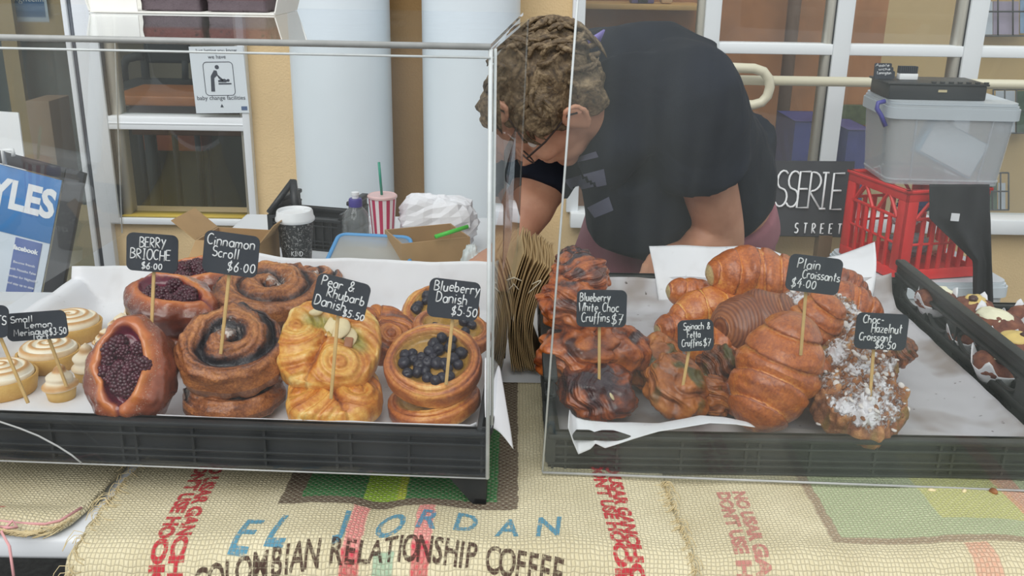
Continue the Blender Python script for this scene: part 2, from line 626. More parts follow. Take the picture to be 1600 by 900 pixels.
# ---- glass door at the left edge
m = MB()
post(m, 124, 132, 170, 0.02, 2.3, WY - 0.04, WY + 0.03)
post(m, 137, 157, 170, 0.02, 2.3, WY - 0.03, WY + 0.05)
m.rbox(-2.6, wx(124, 200), WY - 0.04, WY + 0.03, 0.02, 0.14, 0.004)
door = struct('door_1', m, M_frame)
g = MB(); g.box(wx(132, 170), wx(137, 170), WY - 0.03, WY + 0.03, 0.02, 2.3)
g.build('gasket', simple('grey_gasket', (96, 102, 112), 0.5), door)
m = MB(); m.box(-2.6, wx(124, 200), WY - 0.006, WY - 0.001, 0.14, 2.3)
m.build('pane', clear_mat('door_glass', (0.80, 0.84, 0.84), 0.10, (150, 156, 154), 1.0), door)

# ---- rooms behind the glass
m = MB(); m.box(-4, 4, WY + 0.22, 7.0, 0.0, 0.02)
struct('floor_inside', m, M_gray_in)
m = MB(); m.box(-4, wx(905, 100), 5.6, 5.7, 0.0, 2.9)
struct('wall_inside_left', m, simple('grey_inside_wall', (176, 170, 150), 0.7, 2, 0.1))
m = MB(); m.box(wx(905, 100), P(1384, 40, 4.7).x, 4.7, 4.8, 0.0, 2.9)
struct('wall_inside_middle', m, M_wood_in)
m = MB(); m.box(P(1384, 40, 4.7).x, 4, 4.7, 4.8, 0.0, 2.9)
struct('wall_inside_right', m, M_beige_in)
m = MB(); m.box(wx(620, 100), wx(640, 100), WY + 0.22, 5.6, 0, 2.9)
struct('wall_inside_partition', m, simple('grey_partition', (120, 124, 118), .7))
m = MB(); m.box(-4, wx(640, 100), WY + 0.10, 5.7, 2.9, 2.95)  # unseen roof slab, added to keep sun out of the left room
struct('added_ceiling', m, M_beige_in)
m = MB(); m.box(-4, wx(640, 100), 4.90, 4.93, 0.02, 0.62)
struct('wall_inside_low', m, simple('dark_grey_green_panel', (70, 76, 70), .6, 4, .15))
m = MB(); m.box(P(-300, 100, 4.6).x, P(118, 100, 4.6).x, 4.55, 4.6, wz(62, 60, 4.6), 2.6)
m.box(P(20, 150, 4.5).x, P(44, 150, 4.5).x, 4.47, 4.5, 0.02, 2.6)
struct('wall_inside_lobby', m, M_beige_in)
m = MB(); m.box(P(-300, 100, 4.6).x, P(118, 100, 4.6).x, 4.56, 4.6, 0.02, wz(62, 60, 4.6))
struct('trim_2', m, simple('grey_lobby_panel', (104, 110, 106), 0.6, 4, 0.25))

# ---- cream handrail with a looped end in front of the right window
t = empty('handrail', (P(1300, 130, 2.95).x, 2.95, 0), 'cream steel handrail with a looped end running in front of the shop window', 'handrail')
def loc(o_, parent):
    """keep a part built in world coordinates in place under its parent"""
    o_.location = -parent.location
    return o_
hz = P(1300, 127.5, 2.95).z
r = 7.5 * mpp(P(1300, 127, 2.95))
x0 = P(1135, 127, 2.95).x
m = MB(); m.tube([(x0, 2.95, hz), (3.0, 2.95, hz)], r, 16)
loc(m.build('rail', M_rail, t), t)
pts = [P(px, py, 2.9) for px, py in ((1120, 104), (1150, 106), (1178, 107), (1193, 112), (1201, 123), (1203, 136), (1199, 150), (1190, 160), (1176, 164), (1150, 164), (1120, 163))]
m = MB(); m.tube(pts, r, 16)
loc(m.build('loop', M_rail, t), t)
for px in (1128, 1700):
    m = MB()
    m.tube([(P(px, 127, 2.95).x, 2.95, 0.0), (P(px, 127, 2.95).x, 2.95, hz)], r * 0.9, 14)
    loc(m.build('post', M_rail, t), t)

# ---- stall table
M_table = simple('white_laminate', (226, 230, 234), 0.35)
M_steel = simple('grey_steel', (120, 124, 128), 0.4)
TZ = 0.75
tb = empty('trestle_table', (0, 1.28, 0), 'long white trestle table under the sacks and pastry trays', 'table')
m = MB(); m.rbox(-1.5, 1.6, 0.895, 1.70, TZ - 0.028, TZ, 0.006)
loc(m.build('table_top', M_table, tb), tb)
for x in (-1.3, 1.4):
    for y in (1.0, 1.6):
        m = MB(); m.tube([(x, y, 0.0), (x, y, TZ - 0.028)], 0.014, 10)
        loc(m.build('leg', M_steel, tb), tb)
tb2 = empty('side_table', (-0.32, 1.95, 0), 'second white table behind the left tray holding drinks and boxes', 'table')
m = MB(); m.rbox(-0.66, 0.02, 1.715, 2.30, TZ - 0.028, TZ, 0.006)
loc(m.build('table_top', M_table, tb2), tb2)
for x in (-0.60, -0.08):
    for y in (1.80, 2.22):
        m = MB(); m.tube([(x, y, 0.0), (x, y, TZ - 0.028)], 0.014, 10)
        loc(m.build('leg', M_steel, tb2), tb2)
# ------------------------------------------------------------------ hessian sacks
SY = 0.885            # where the cloth turns over the table edge
def sack_material(name, marks):
    t = NT(name)
    uv = t.n('ShaderNodeAttribute', attribute_name='su').outputs['Fac']
    vv = t.n('ShaderNodeAttribute', attribute_name='sv').outputs['Fac']
    cmb = t.n('ShaderNodeCombineXYZ')
    t.l(uv, cmb.inputs[0]); t.l(vv, cmb.inputs[1])
    wob = t.noise(cmb.outputs[0], 60, 2)
    wb_ = t.math('MULTIPLY', t.math('SUBTRACT', wob, 0.5), 0.006)
    u2 = t.math('ADD', uv, wb_); v2 = t.math('ADD', vv, wb_)
    fu = t.math('MULTIPLY', u2, 2 * pi / 0.0088)
    fv = t.math('MULTIPLY', v2, 2 * pi / 0.0088)
    su = t.math('SINE', fu); sv = t.math('SINE', fv)
    weave = t.math('MULTIPLY_ADD', t.math('MULTIPLY', su, sv), 0.5, 0.5)
    fine_u = t.math('ABSOLUTE', t.math('SINE', t.math('MULTIPLY', u2, pi / 0.0044)))
    fine_v = t.math('ABSOLUTE', t.math('SINE', t.math('MULTIPLY', v2, pi / 0.0044)))
    gap = t.math('MINIMUM', fine_u, fine_v)
    gapm = t.math('SUBTRACT', 1.0, t.math('MULTIPLY', gap, 2.6, clamp=True), clamp=True)
    big = t.noise(cmb.outputs[0], 9, 4)
    fib = t.noise(cmb.outputs[0], 420, 3)
    col = t.ramp(big, [(0.3, lin((200, 188, 152))), (0.7, lin((226, 216, 182)))])
    def band(coord, a, b, soft=0.002):
        m1 = t.math('MULTIPLY', t.math('SUBTRACT', coord, a), 1 / soft, clamp=True)
        m2 = t.math('MULTIPLY', t.math('SUBTRACT', b, coord), 1 / soft, clamp=True)
        return t.math('MULTIPLY', m1, m2)
    wear = t.math('MULTIPLY_ADD', fib, 0.9, 0.45, clamp=True)
    for (u0, u1, v0, v1, rgb, op) in marks:
        m = t.math('MULTIPLY', band(u2, u0, u1), band(v2, v0, v1))
        m = t.math('MULTIPLY', t.math('MULTIPLY', m, wear), op)
        col = t.mix(m, col, lin(rgb))
    col = t.mix(t.math('MULTIPLY', gapm, 0.55), col, lin((84, 68, 40)))
    col = t.mix(t.math('MULTIPLY', weave, 0.22), col, lin((246, 240, 214)))
    h = t.math('ADD', t.math('MULTIPLY', gap, 0.8), t.math('MULTIPLY', weave, 0.5))
    return t.done(t.bsdf(col, 0.95, t.bump(t.math('ADD', h, t.math('MULTIPLY', fib, .3)), 0.75, 0.0016), Specular_IOR_Level=0.1))

def sack_surface(seed, x0, x1, folds, tback=-0.42, edge=None, lift=0.0015, pins=()):
    """(x, t) -> point: t runs from the table's back (negative) over the edge and down"""
    R = 0.030
    def S(x, t, off=0.0):
        n = noise.noise(Vector((x * 7, t * 9, seed))) * 0.5 + noise.noise(Vector((x * 19, t * 17, seed + 9))) * 0.25
        puff = 0.009 * (n + 0.5)
        for pn in pins:
            puff *= min(1.0, max(0.0, (abs(x - pn) - 0.02) / 0.05))
        if t < 0:
            calm = min(1.0, max(0.0, (t + 0.20) / 0.15))      # flat where the trays stand
        else:
            calm = 1.0
        b = 0.0
        for (fx, w, a) in folds:
            b += a * exp(-((x - fx) / w) ** 2)
        bulge = calm * (max(puff, 0) + b) + lift
        if t <= 0:
            p = Vector((x, SY - t, TZ + bulge)); nn = Vector((0, 0, 1))
        elif t < R * pi / 2:
            a = t / R
            nn = Vector((0, -sin(a), cos(a)))
            p = Vector((x, SY, TZ - R)) + nn * (R + bulge)
        else:
            nn = Vector((0, -1, 0))
            p = Vector((x, SY - R - bulge, TZ - R - (t - R * pi / 2)))
        return p + nn * off
    return S

def build_sack(name, S, xa, xb, t0, t1, mat, label, nx=90, nt=80, rag=0.006):
    """xa/xb: functions of t giving the left and right edge"""
    root = empty(name, (0.5 * (xa(0) + xb(0)), SY + 0.1, TZ), label, 'sack')
    m = MB()
    vs = []; fs = []; su = []; sv = []
    for i in range(nx + 1):
        for j in range(nt + 1):
            t = t0 + (t1 - t0) * j / nt
            u = i / nx
            a = xa(t) + noise.noise(Vector((t * 60, 1.3, 0))) * rag
            b = xb(t) + noise.noise(Vector((t * 60, 7.3, 0))) * rag
            x = a + (b - a) * u
            q = S(x, t)
            if min(u, 1 - u) < 0.5 / nx:
                q = q - Vector((0, 0, 0.001))
            vs.append(q); su.append(x); sv.append(t)
    W = nt + 1
    for i in range(nx):
        for j in range(nt):
            fs.append((i * W + j, i * W + j + 1, (i + 1) * W + j + 1, (i + 1) * W + j))
    m.add(vs, fs, 0, su=su, sv=sv)
    cl = loc(m.build('cloth', mat, root, recalc=False), root)
    md = cl.modifiers.new('thick', 'SOLIDIFY'); md.thickness = 0.0016; md.offset = 1
    return root

def fray(root, S, xf, t0, t1, n, seed, mat, ln=0.022, side=1):
    """loose threads along an edge"""
    rnd = random.Random(seed)
    m = MB()
    for k in range(n):
        t = rnd.uniform(t0, t1)
        x = xf(t)
        pts = []
        a = rnd.uniform(-1.2, 1.2)
        L = ln * rnd.uniform(.3, 1.2)
        for q in range(5):
            f = q / 4
            pts.append(S(x + side * L * f * cos(a + f * 1.5) - side * .004, t + L * f * sin(a + f * 1.5), 0.0015 + 0.006 * sin(f * pi) * rnd.random()))
        m.tube(pts, 0.00045, 4)
    o = m.build('frayed_threads', mat, root)
    o['kind'] = 'stuff'
    return loc(o, root)

def sack_print(root, S, text, x, t, size, rot, rgb_mat, stretch=(1, 1), shear=0.0, name='printed_line', bold=0.0012, align='LEFT'):
    """a line printed on the cloth: rot 0 reads along x, rot -90 reads down towards the front"""
    vs, fs = fbody(text, size, 0.0, align, bold)
    bm = bmesh.new()
    bv = [bm.verts.new((v.x * stretch[0] + shear * v.y, v.y * stretch[1], 0)) for v in vs]
    for f in fs:
        try: bm.faces.new([bv[i] for i in f])
        except ValueError: pass
    bmesh.ops.triangulate(bm, faces=bm.faces[:])
    for _ in range(3):
        es = [e for e in bm.edges if e.calc_length() > 0.008]
        if not es: break
        bmesh.ops.subdivide_edges(bm, edges=es, cuts=1)
    bmesh.ops.triangulate(bm, faces=bm.faces[:])
    m = MB()
    c, s = cos(radians(rot)), sin(radians(rot))
    out = []; su = []; sv = []
    bm.verts.index_update()
    for v in bm.verts:
        a = v.co.x * c - v.co.y * s
        b = v.co.x * s + v.co.y * c
        xx = x + a; tt = t - b
        out.append(S(xx, tt, 0.0022)); su.append(xx); sv.append(tt)
    m.add(out, [tuple(v.index for v in f.verts) for f in bm.faces], 0, su=su, sv=sv)
    bm.free()
    return loc(m.build(name, rgb_mat, root, recalc=False), root)

def ink(name, rgb, op=0.85):
    """printing ink soaked into the threads: patchy, the cloth shows through"""
    t = NT(name)
    co = t.coord()
    a = t.n('ShaderNodeAttribute', attribute_name='su').outputs['Fac']
    b = t.n('ShaderNodeAttribute', attribute_name='sv').outputs['Fac']
    fu = t.math('ABSOLUTE', t.math('SINE', t.math('MULTIPLY', a, pi / 0.0044)))
    fv = t.math('ABSOLUTE', t.math('SINE', t.math('MULTIPLY', b, pi / 0.0044)))
    gp = t.math('MULTIPLY', t.math('MINIMUM', fu, fv), 2.4, clamp=True)
    f = t.noise(co, 190, 3)
    al = t.math('MULTIPLY', t.math('MULTIPLY', t.math('SUBTRACT', f, 0.28), 5.0, clamp=True), t.math('MULTIPLY_ADD', gp, 0.6, 0.4))
    al = t.math('MULTIPLY', al, op)
    tr = t.n('ShaderNodeBsdfTransparent')
    mx = t.n('ShaderNodeMixShader')
    t.l(al, mx.inputs[0])
    t.l(tr.outputs[0], mx.inputs[1])
    t.l(t.bsdf(lin(rgb), 0.95, t.bump(gp, 0.5, 0.001)), mx.inputs[2])
    return t.done(mx.outputs[0])

RED = (196, 40, 58)
M_ink_red = ink('red_ink', RED)
M_ink_blue = ink('blue_ink', (84, 150, 178))
M_ink_brown = ink('brown_ink', (74, 52, 44))
M_ink_pale = ink('faded_red_ink', (206, 120, 120), 0.6)
M_thread = simple('jute_thread', (214, 196, 152), 0.9)

folds = [(-0.147, 0.022, -0.006), (-0.20, 0.05, 0.007), (-0.09, 0.05, 0.007), (-0.32, 0.09, 0.003), (0.05, 0.05, 0.003)]
S1 = sack_surface(3.0, -0.47, 0.19, folds, lift=0.0060, pins=(0.19,))
gr = (16, 122, 62); br = (74, 52, 46)
marks1 = [
    (-0.262, 0.012, -0.7, -0.062, br, 1.0), (-0.238, -0.012, -0.7, -0.079, gr, 1.0),
    (-0.168, -0.118, -0.7, -0.079, (150, 190, 40), 1.0), (-0.130, -0.118, -0.7, -0.079, (206, 206, 60), .6),
    (-0.176, -0.156, -0.064, 0.02, (236, 120, 130), .85), (-0.176, -0.156, 0.01, 0.4, (200, 40, 70), .9),
    (-0.102, -0.081, -0.064, 0.02, (236, 120, 130), .85), (-0.102, -0.081, 0.005, 0.4, (200, 40, 70), .9),
    (-0.142, -0.118, 0.012, 0.4, (130, 176, 150), .8),
]
sk1 = build_sack('hessian_sack', S1, lambda t: -0.456 - 0.02 * max(t + .1, 0), lambda t: 0.196 + 0.05 * t, -0.42, 0.40,
                 sack_material('hessian', marks1), 'pale hessian coffee sack with a green printed square draped over the middle of the table', 120, 110)
fray(sk1, S1, lambda t: -0.456, -0.18, 0.12, 90, 5, M_thread, side=-1)
for ch, px, py, sz, rt in (('E', 384, 843, .062, -4), ('L', 440, 838, .064, -5), ('J', 540, 828, .056, 6), ('O', 610, 832, .056, 2), ('R', 668, 826, .050, -3), ('D', 728, 826, .048, 0), ('A', 794, 832, .048, 0), ('N', 857, 834, .050, 0)):
    q = G(px, py, TZ + 0.008)
    sack_print(sk1, S1, ch, q.x, SY - q.y, sz, rt, M_ink_blue, (0.75, 1.05), 0.12, 'printed_letter', align='CENTER', bold=0.001)
# curved line of brown capitals: each letter set by itself
line = 'COLOMBIAN RELATIONSHIP COFFEE'
wts = {' ': .55, 'I': .42, 'M': 1.15, 'L': .8, 'E': .82, 'F': .78, 'S': .8, 'P': .82}
tot = sum(wts.get(c, .95) for c in line)
acc = 0.0
for c in line:
    w = wts.get(c, .95)
    f = (acc + w / 2) / tot
    acc += w
    if c == ' ': continue
    xx = -0.325 + f * (0.058 + 0.325)
    tt = 0.040 - 0.022 * sin(pi * min(1, f * 1.02)) ** 1 - 0.012 * f
    sack_print(sk1, S1, c, xx, tt, 0.027, 10 - 22 * f, M_ink_brown, (0.84, 1.08), 0, 'printed_letter', 0.0006, 'CENTER')
for txt, (pa, pb), sz in (("DON'T USE HOOKS", ((312, 742), (232, 893)), .021), ("NO USAR GANCHOS", ((335, 742), (262, 893)), .021),
                          ("DON'T USE HOOKS", ((932, 750), (972, 893)), .021), ("NO USAR GANCHOS", ((953, 740), (995, 893)), .021)):
    a = G(pa[0], pa[1], TZ + .004); b = G(pb[0], pb[1], TZ + .004)
    ang = math.degrees(math.atan2(-(a.y - b.y), b.x - a.x))
    sack_print(sk1, S1, txt, a.x, SY - a.y - 0.03, sz, ang, M_ink_red, (1.22, 1), 0)

# the worn sack on the right
S2 = sack_surface(8.0, 0.19, 1.2, [(0.30, 0.05, 0.004), (0.52, 0.06, 0.006), (0.66, 0.03, -0.004), (0.8, .06, .004)], lift=0.0018, pins=(0.19,))
pg = (176, 190, 150); pb_ = (150, 128, 108)
marks2 = [
    (0.352, 1.2, -0.7, -0.012, pb_, .9), (0.364, 1.2, -0.7, -0.024, pg, 1.0), (0.49, 0.60, -0.7, -0.06, (198, 196, 120), .8),
    (0.59, 0.62, -0.7, 0.4, (220, 140, 130), .7), (0.49, 0.52, -0.012, 0.4, (220, 150, 130), .7),
]
sk2 = build_sack('hessian_sack', S2, lambda t: 0.186 + 0.05 * t, lambda t: 1.35, -0.42, 0.40, sack_material('worn_hessian', marks2),
                 'worn hessian sack with a faded green square on the right side of the table', 120, 90)
fray(sk1, S1, lambda t: 0.196 + .05 * t, -0.14, 0.12, 110, 6, M_thread, 0.014, side=1)
for txt, (pa, pb), sz in (("DON'T USE HOOKS", ((1128, 772), (1165, 893)), .020), ("NO USAR GANCHOS", ((1152, 772), (1195, 893)), .020)):
    a = G(pa[0], pa[1], TZ + .004); b = G(pb[0], pb[1], TZ + .004)
    sack_print(sk2, S2, txt, a.x, SY - a.y, sz, math.degrees(math.atan2(-(a.y - b.y), b.x - a.x)), M_ink_pale, (1.22, 1), 0)

# the short sack at the left: its hem stops before the table's front edge
def hem(x):
    pts_ = ((-2, -.006), (-0.541, -.004), (-0.502, -.008), (-0.484, -.020), (-0.474, -.072), (-0.461, -.145), (-0.40, -.30))
    for (xa_, ta_), (xb_, tb_) in zip(pts_, pts_[1:]):
        if x <= xb_: return ta_ + (tb_ - ta_) * (x - xa_) / (xb_ - xa_)
    return -.3
S3b = sack_surface(14.0, -1.3, -0.47, [(-0.62, .08, .006), (-0.8, .05, .005)], lift=0.0015)
root = empty('hessian_sack', (-0.8, SY + .12, TZ), 'short frayed hessian sack lying at the left end of the table under the tray', 'sack')
m = MB(); vs = []; su = []; sv = []; fs = []
NX, NT_ = 90, 50
for i in range(NX + 1):
    for j in range(NT_ + 1):
        x = -1.35 + (1.35 - 0.472) * i / NX
        h = hem(x) + noise.noise(Vector((x * 50, 2, 0))) * 0.006
        t = -0.42 + (h + 0.42) * j / NT_
        q = S3b(x, t)
        roll = max(0.0, 1 - (NT_ - j) / 7.0)
        q.z += 0.010 * sin(roll * pi) * max(0, 0.6 + .8 * noise.noise(Vector((x * 14, 5, 0))))
        vs.append(q); su.append(x); sv.append(t)
W = NT_ + 1
for i in range(NX):
    for j in range(NT_):
        fs.append((i * W + j, i * W + j + 1, (i + 1) * W + j + 1, (i + 1) * W + j))
m.add(vs, fs, 0, su=su, sv=sv)
cl = loc(m.build('cloth', sack_material('dull_hessian', [(-0.9, -0.585, -.075, -.066, RED, .8), (-0.9, -0.56, -.05, -.042, RED, .8)]), root, recalc=False), root)
md = cl.modifiers.new('thick', 'SOLIDIFY'); md.thickness = 0.0016; md.offset = 1
rnd = random.Random(4)
m = MB()
for k in range(170):
    x = rnd.uniform(-0.75, -0.478)
    a = rnd.uniform(.2, 2.2); L = .03 * rnd.uniform(.3, 1.2)
    pts = []
    for q in range(5):
        f = q / 4
        pts.append(S3b(x + L * f * cos(a + f * 1.6), min(hem(x) + L * f * sin(a + f), 0.0), 0.003 + .007 * sin(f * pi)))
    m.tube(pts, 0.0006, 4)
o = loc(m.build('frayed_threads', M_thread, root), root); o['kind'] = 'stuff'
m = MB()
m.tube([S3b(-0.66 + .18 * f, hem(-.66 + .18 * f) - .014, .007) for f in [i / 14 for i in range(15)]], 0.0016, 6)
c0 = S3b(-0.535, hem(-.535) - .004, .008)
m.tube([c0 + Vector(v) for v in ((-.012, 0, 0), (0, -.008, .004), (.008, -.004, .002), (0, .004, .005), (-.006, -.01, 0), (.012, -.03, -.004), (.02, -.045, -.03))], 0.0016, 6)
loc(m.build('pink_string', simple('pink_string', (216, 160, 160), 0.8), root), root)

# ------------------------------------------------------------------ bread trays
M_black = simple('black_crate_plastic', (36, 39, 42), 0.42, 30, 0.12, 0.12, 220)
M_black2 = simple('old_black_crate_plastic', (48, 51, 50), 0.5, 25, 0.2, 0.15, 220)
M_paperw = None
def paper_mat(name, stain=0.0):
    t = NT(name)
    co = t.coord()
    f = t.noise(co, 22 if stain < .5 else 7, 3)
    base = t.ramp(t.noise(co, 5, 3), [(0.3, lin((226, 227, 232))), (0.7, lin((240, 241, 245)))] if stain < .5 else [(0.3, lin((186, 184, 188))), (0.7, lin((206, 205, 210)))])
    if stain:
        mk = t.math('MULTIPLY', t.math('SUBTRACT', f, 0.52), (3.5 if stain < .5 else 9.0) * stain, clamp=True)
        base = t.mix(t.math('MULTIPLY', mk, 0.75), base, lin((142, 128, 118)))
        sp = t.noise(co, 90, 2)
        mk2 = t.math('MULTIPLY', t.math('SUBTRACT', sp, 0.70), 14 * stain, clamp=True)
        base = t.mix(mk2, base, lin((70, 54, 46)))
    return t.done(t.bsdf(base, 0.6, t.bump(t.noise(co, 40, 3), 0.15, 0.002)))
M_paper = paper_mat('white_liner_paper', 0.25)
M_paper_stained = paper_mat('greasy_liner_paper', 1.0)

def tray(name, loc_, rotz, W, D, zf, zrim, zside, zback, floor_z, label, mat, foot=None, slots=True, right_low=False):
    """bread tray; local x 0..W, y 0..D (0 = front), z from the table"""
    r = empty(name, loc_, label, 'tray', rot=(0, 0, rotz))
    T = 0.012
    m = MB(); m.rbox(T * .5, W - T * .5, T * .5, D - T * .5, floor_z - 0.008, floor_z, 0.002)
    m.build('base', mat, r)
    # front wall: panel, double top lip, bottom flanges, ribs
    m = MB()
    m.box(0.004, W - 0.004, 0.004, 0.008, zf, zrim)
    m.rbox(0, W, -0.006, 0.012, zrim - 0.007, zrim, 0.002)
    m.rbox(0, W, -0.003, 0.010, zrim - 0.019, zrim - 0.0155, 0.001)
    for dz in (0.0, 0.009, 0.017):
        m.rbox(0, W, -0.005 + dz * .2, 0.008, zf + dz, zf + dz + 0.003, 0.001)
    n = 8
    for k in range(n + 1):
        x = 0.006 + (W - 0.012) * k / n
        for dx in ((0, 0.016) if k % 3 == 0 else (0,)):
            if x + dx + .003 > W: continue
            m.box(x + dx - 0.0015, x + dx + 0.0015, -0.0015, 0.006, zf, zrim - 0.004)
    m.build('front_wall', mat, r, sharp=35)
    # side walls with slots
    for sx, zs in ((0, zside), (1, zrim + 0.004 if right_low else zside)):
        m = MB()
        x0, x1 = (0.0, 0.006) if sx == 0 else (W - 0.006, W)
        tall = zs > zrim + 0.02
        y_s = 0.05 if tall else 0.0
        # posts and rails leave long slots between
        zlo = floor_z - 0.006
        m.rbox(x0 - 0.006, x1 + 0.006, y_s, D, zs - 0.010, zs, 0.003)
        if tall:
            zb0, zb1 = zlo + 0.018, zlo + 0.030
            zt0 = zs - 0.030
            m.box(x0, x1, 0, D, zlo, zlo + 0.010)
            m.rbox(x0 - 0.004, x1 + 0.004, 0, D, zb0, zb1, 0.002)
            m.rbox(x0 - 0.004, x1 + 0.004, y_s, D, zt0, zt0 + 0.006, 0.002)
            m.box(x0, x1, y_s, D, zt0, zs - 0.005)
            ns = 5
            for k in range(ns + 1):
                yk = 0.012 + (D - 0.03) * k / ns
                m.box(x0 - 0.003, x1 + 0.003, yk - 0.016, yk + 0.016, zlo, zt0 if yk > y_s else zrim)
            nb = 22
            for k in range(nb + 1):
                yk = 0.006 + (D - 0.012) * k / nb
                m.box(x0, x1, yk - 0.006, yk + 0.006, zlo, zb0)
            m.box(x0, x1, 0.0, y_s + 0.01, zlo, zrim + 0.012)
            # inner long oval lips
            for k in range(ns):
                ya = 0.012 + (D - 0.03) * k / ns + 0.018; yb = 0.012 + (D - 0.03) * (k + 1) / ns - 0.018
                if ya < y_s: continue
                cz = (zb1 + zt0) / 2; hz_ = (zt0 - zb1) / 2
                pts = [((x0 + x1) / 2, (ya + yb) / 2 + (yb - ya) / 2 * cos(a) , cz + hz_ * sin(a)) for a in [2 * pi * q / 24 for q in range(24)]]
                m.tube(pts, 0.0035, 6, closed=True)
        else:
            m.box(x0, x1, 0, D, zlo, zs)
        m.build('side_wall', mat, r, sharp=35)
    m = MB()
    m.box(0, W, D - 0.006, D, floor_z - 0.006, zback)
    m.rbox(0, W, D - 0.012, D + 0.006, zback - 0.010, zback, 0.003)
    for k in range(7):
        x = 0.01 + (W - 0.02) * k / 6
        m.box(x - .003, x + .003, D, D + .005, floor_z, zback - .004)
    m.build('back_wall', mat, r, sharp=35)
    if foot:
        for fx in (0.0, W):
            for fy in (0.004, D - 0.03):
                m = MB()
                sg = 1 if fx == 0 else -1
                rings = []
                for z, w, d in ((zf + 0.004, 0.046, 0.03), (zf - 0.006, 0.044, 0.03), (0.016, 0.020, 0.02), (0.012, 0.016, .018), (foot, 0.014, 0.016)):
                    rings.append([Vector((fx + sg * a, fy + b, z)) for a, b in ((0.001, 0), (w, 0), (w, d), (0.001, d))])
                m.loft(rings)
                m.build('foot', mat, r, sharp=30)
    return r

# left tray: stands on tall feet
LT_O = P(761, 700, 0.955); LT_O.z = TZ
LT_W, LT_D, LT_R = 0.665, 0.46, radians(-2.3)
LTM = Matrix.Translation(LT_O) @ Matrix.Rotation(LT_R, 4, 'Z') @ Matrix.Translation((-LT_W, 0, 0))
LZ = 0.070     # floor of the left tray above the table
tl = tray('bread_tray', LTM.translation, LT_R, LT_W, LT_D, 0.052, 0.107, 0.109, 0.112, LZ, 'black bread tray on tall feet holding the brioche and danishes at the left', M_black, foot=0.0185, right_low=True)
LFZ = TZ + LZ + 0.003     # world height of the paper in the left tray

# right tray: sits flat on the sacks
RT_X0, RT_X1, RT_Y0, RT_Y1 = 0.047, 0.690, 1.048, 1.63
RZ = 0.020
RTM = Matrix.Translation((RT_X0, RT_Y0, TZ + 0.006))
tr_ = tray('bread_tray', RTM.translation, 0, RT_X1 - RT_X0, RT_Y1 - RT_Y0, 0.001, 0.052, 0.105, 0.070, RZ, 'black bread tray behind the free-standing clear screen holding the croissants', M_black2)
RFZ = TZ + 0.006 + RZ + 0.003
# far right tray
FT_X0 = 0.712
ft = tray('bread_tray', (FT_X0, 1.16, TZ + .004), 0, 0.56, 0.40, 0.001, 0.05, 0.052, 0.052, 0.012, 'black bread tray of muffins at the far right edge of the table', M_black2)
FFZ = TZ + 0.004 + 0.012

# papers
def sheet(name, fn, nu, nv, mat, parent=None, label=None, seed=0, wr=0.002, fq=25):
    m = MB()
    def g(u, v):
        q = Vector(fn(u, v))
        n = noise.noise_vector(Vector((q.x * fq, q.y * fq, q.z * fq + seed)))
        return q + n * wr
    m.grid(g, nu, nv)
    o = m.build(name, mat, parent, recalc=False)
    md = o.modifiers.new('thick', 'SOLIDIFY'); md.thickness = 0.0006; md.offset = 0
    if label: tag(o, label, 'paper')
    return o
def path(pts, v):
    """point at fraction v of a polyline of (y, z)"""
    L = [0.0]
    for a, b in zip(pts, pts[1:]):
        L.append(L[-1] + (Vector(b) - Vector(a)).length)
    s = v * L[-1]
    for i in range(len(pts) - 1):
        if s <= L[i + 1] or i == len(pts) - 2:
            f = (s - L[i]) / (L[i + 1] - L[i])
            return Vector(pts[i]).lerp(Vector(pts[i + 1]), f)

def lt_paper(u, v):
    x = -0.013 + (LT_W - 0.001) * u
    top = 0.060 + 0.022 * max(0, min(1, (u - .30) / .12)) + 0.008 * noise.noise(Vector((u * 5, 3.3, 0))) + 0.008 * exp(-((u - .42) / .06) ** 2)
    yz = path([(0.018, LZ + 0.034), (0.03, LZ + 0.006), (0.12, LZ + 0.004), (LT_D - 0.07, LZ + 0.004), (LT_D - 0.035, LZ + 0.02), (LT_D - 0.020, LZ + top + .012)], v)
    z = yz.y
    e = min(1.0, max(0, 0.06 - x) / 0.054)
    z = max(z, LZ + 0.003 + 0.048 * e * e)
    e2 = max(0, x - (LT_W - 0.022)) / 0.022
    z += 0.034 * e2 * e2
    return LTM @ Vector((x, yz.x, z))
sheet('liner_paper', lt_paper, 90, 90, M_paper, None, 'white liner paper under the brioche and danishes in the left tray', 1, 0.0016)
def lt_flap(u, v):
    a = P(752, 560, 1.03).lerp(P(752, 664, 0.975), u)
    b = P(776, 575, 1.04).lerp(P(797, 702, 0.990), u)
    q = a.lerp(b, v)
    q.x += 0.004
    q.z += 0.006 * sin(v * pi)
    return q
sheet('paper_flap', lt_flap, 24, 14, M_paper, None, 'white paper corner sticking out past the right end of the left tray', 2, 0.001)

def rt_paper(u, v):
    x = 0.016 + (RT_X1 - RT_X0 - 0.040) * u
    top = 0.050 + 0.012 * noise.noise(Vector((u * 6, 9.3, 0)))
    yz = path([(0.016, RZ + 0.012), (0.035, RZ + 0.003), (0.2, RZ + 0.003), (RT_Y1 - RT_Y0 - 0.07, RZ + 0.004), (RT_Y1 - RT_Y0 - 0.035, RZ + 0.02), (RT_Y1 - RT_Y0 - 0.022, RZ + top)], v)
    z = yz.y
    e = max(0, x - 0.57) / 0.085
    z += 0.038 * e * e
    return RTM @ Vector((x, yz.x, z))
sheet('liner_paper', rt_paper, 90, 90, M_paper_stained, None, 'greasy liner paper under the croissants in the right tray', 5, 0.0022)
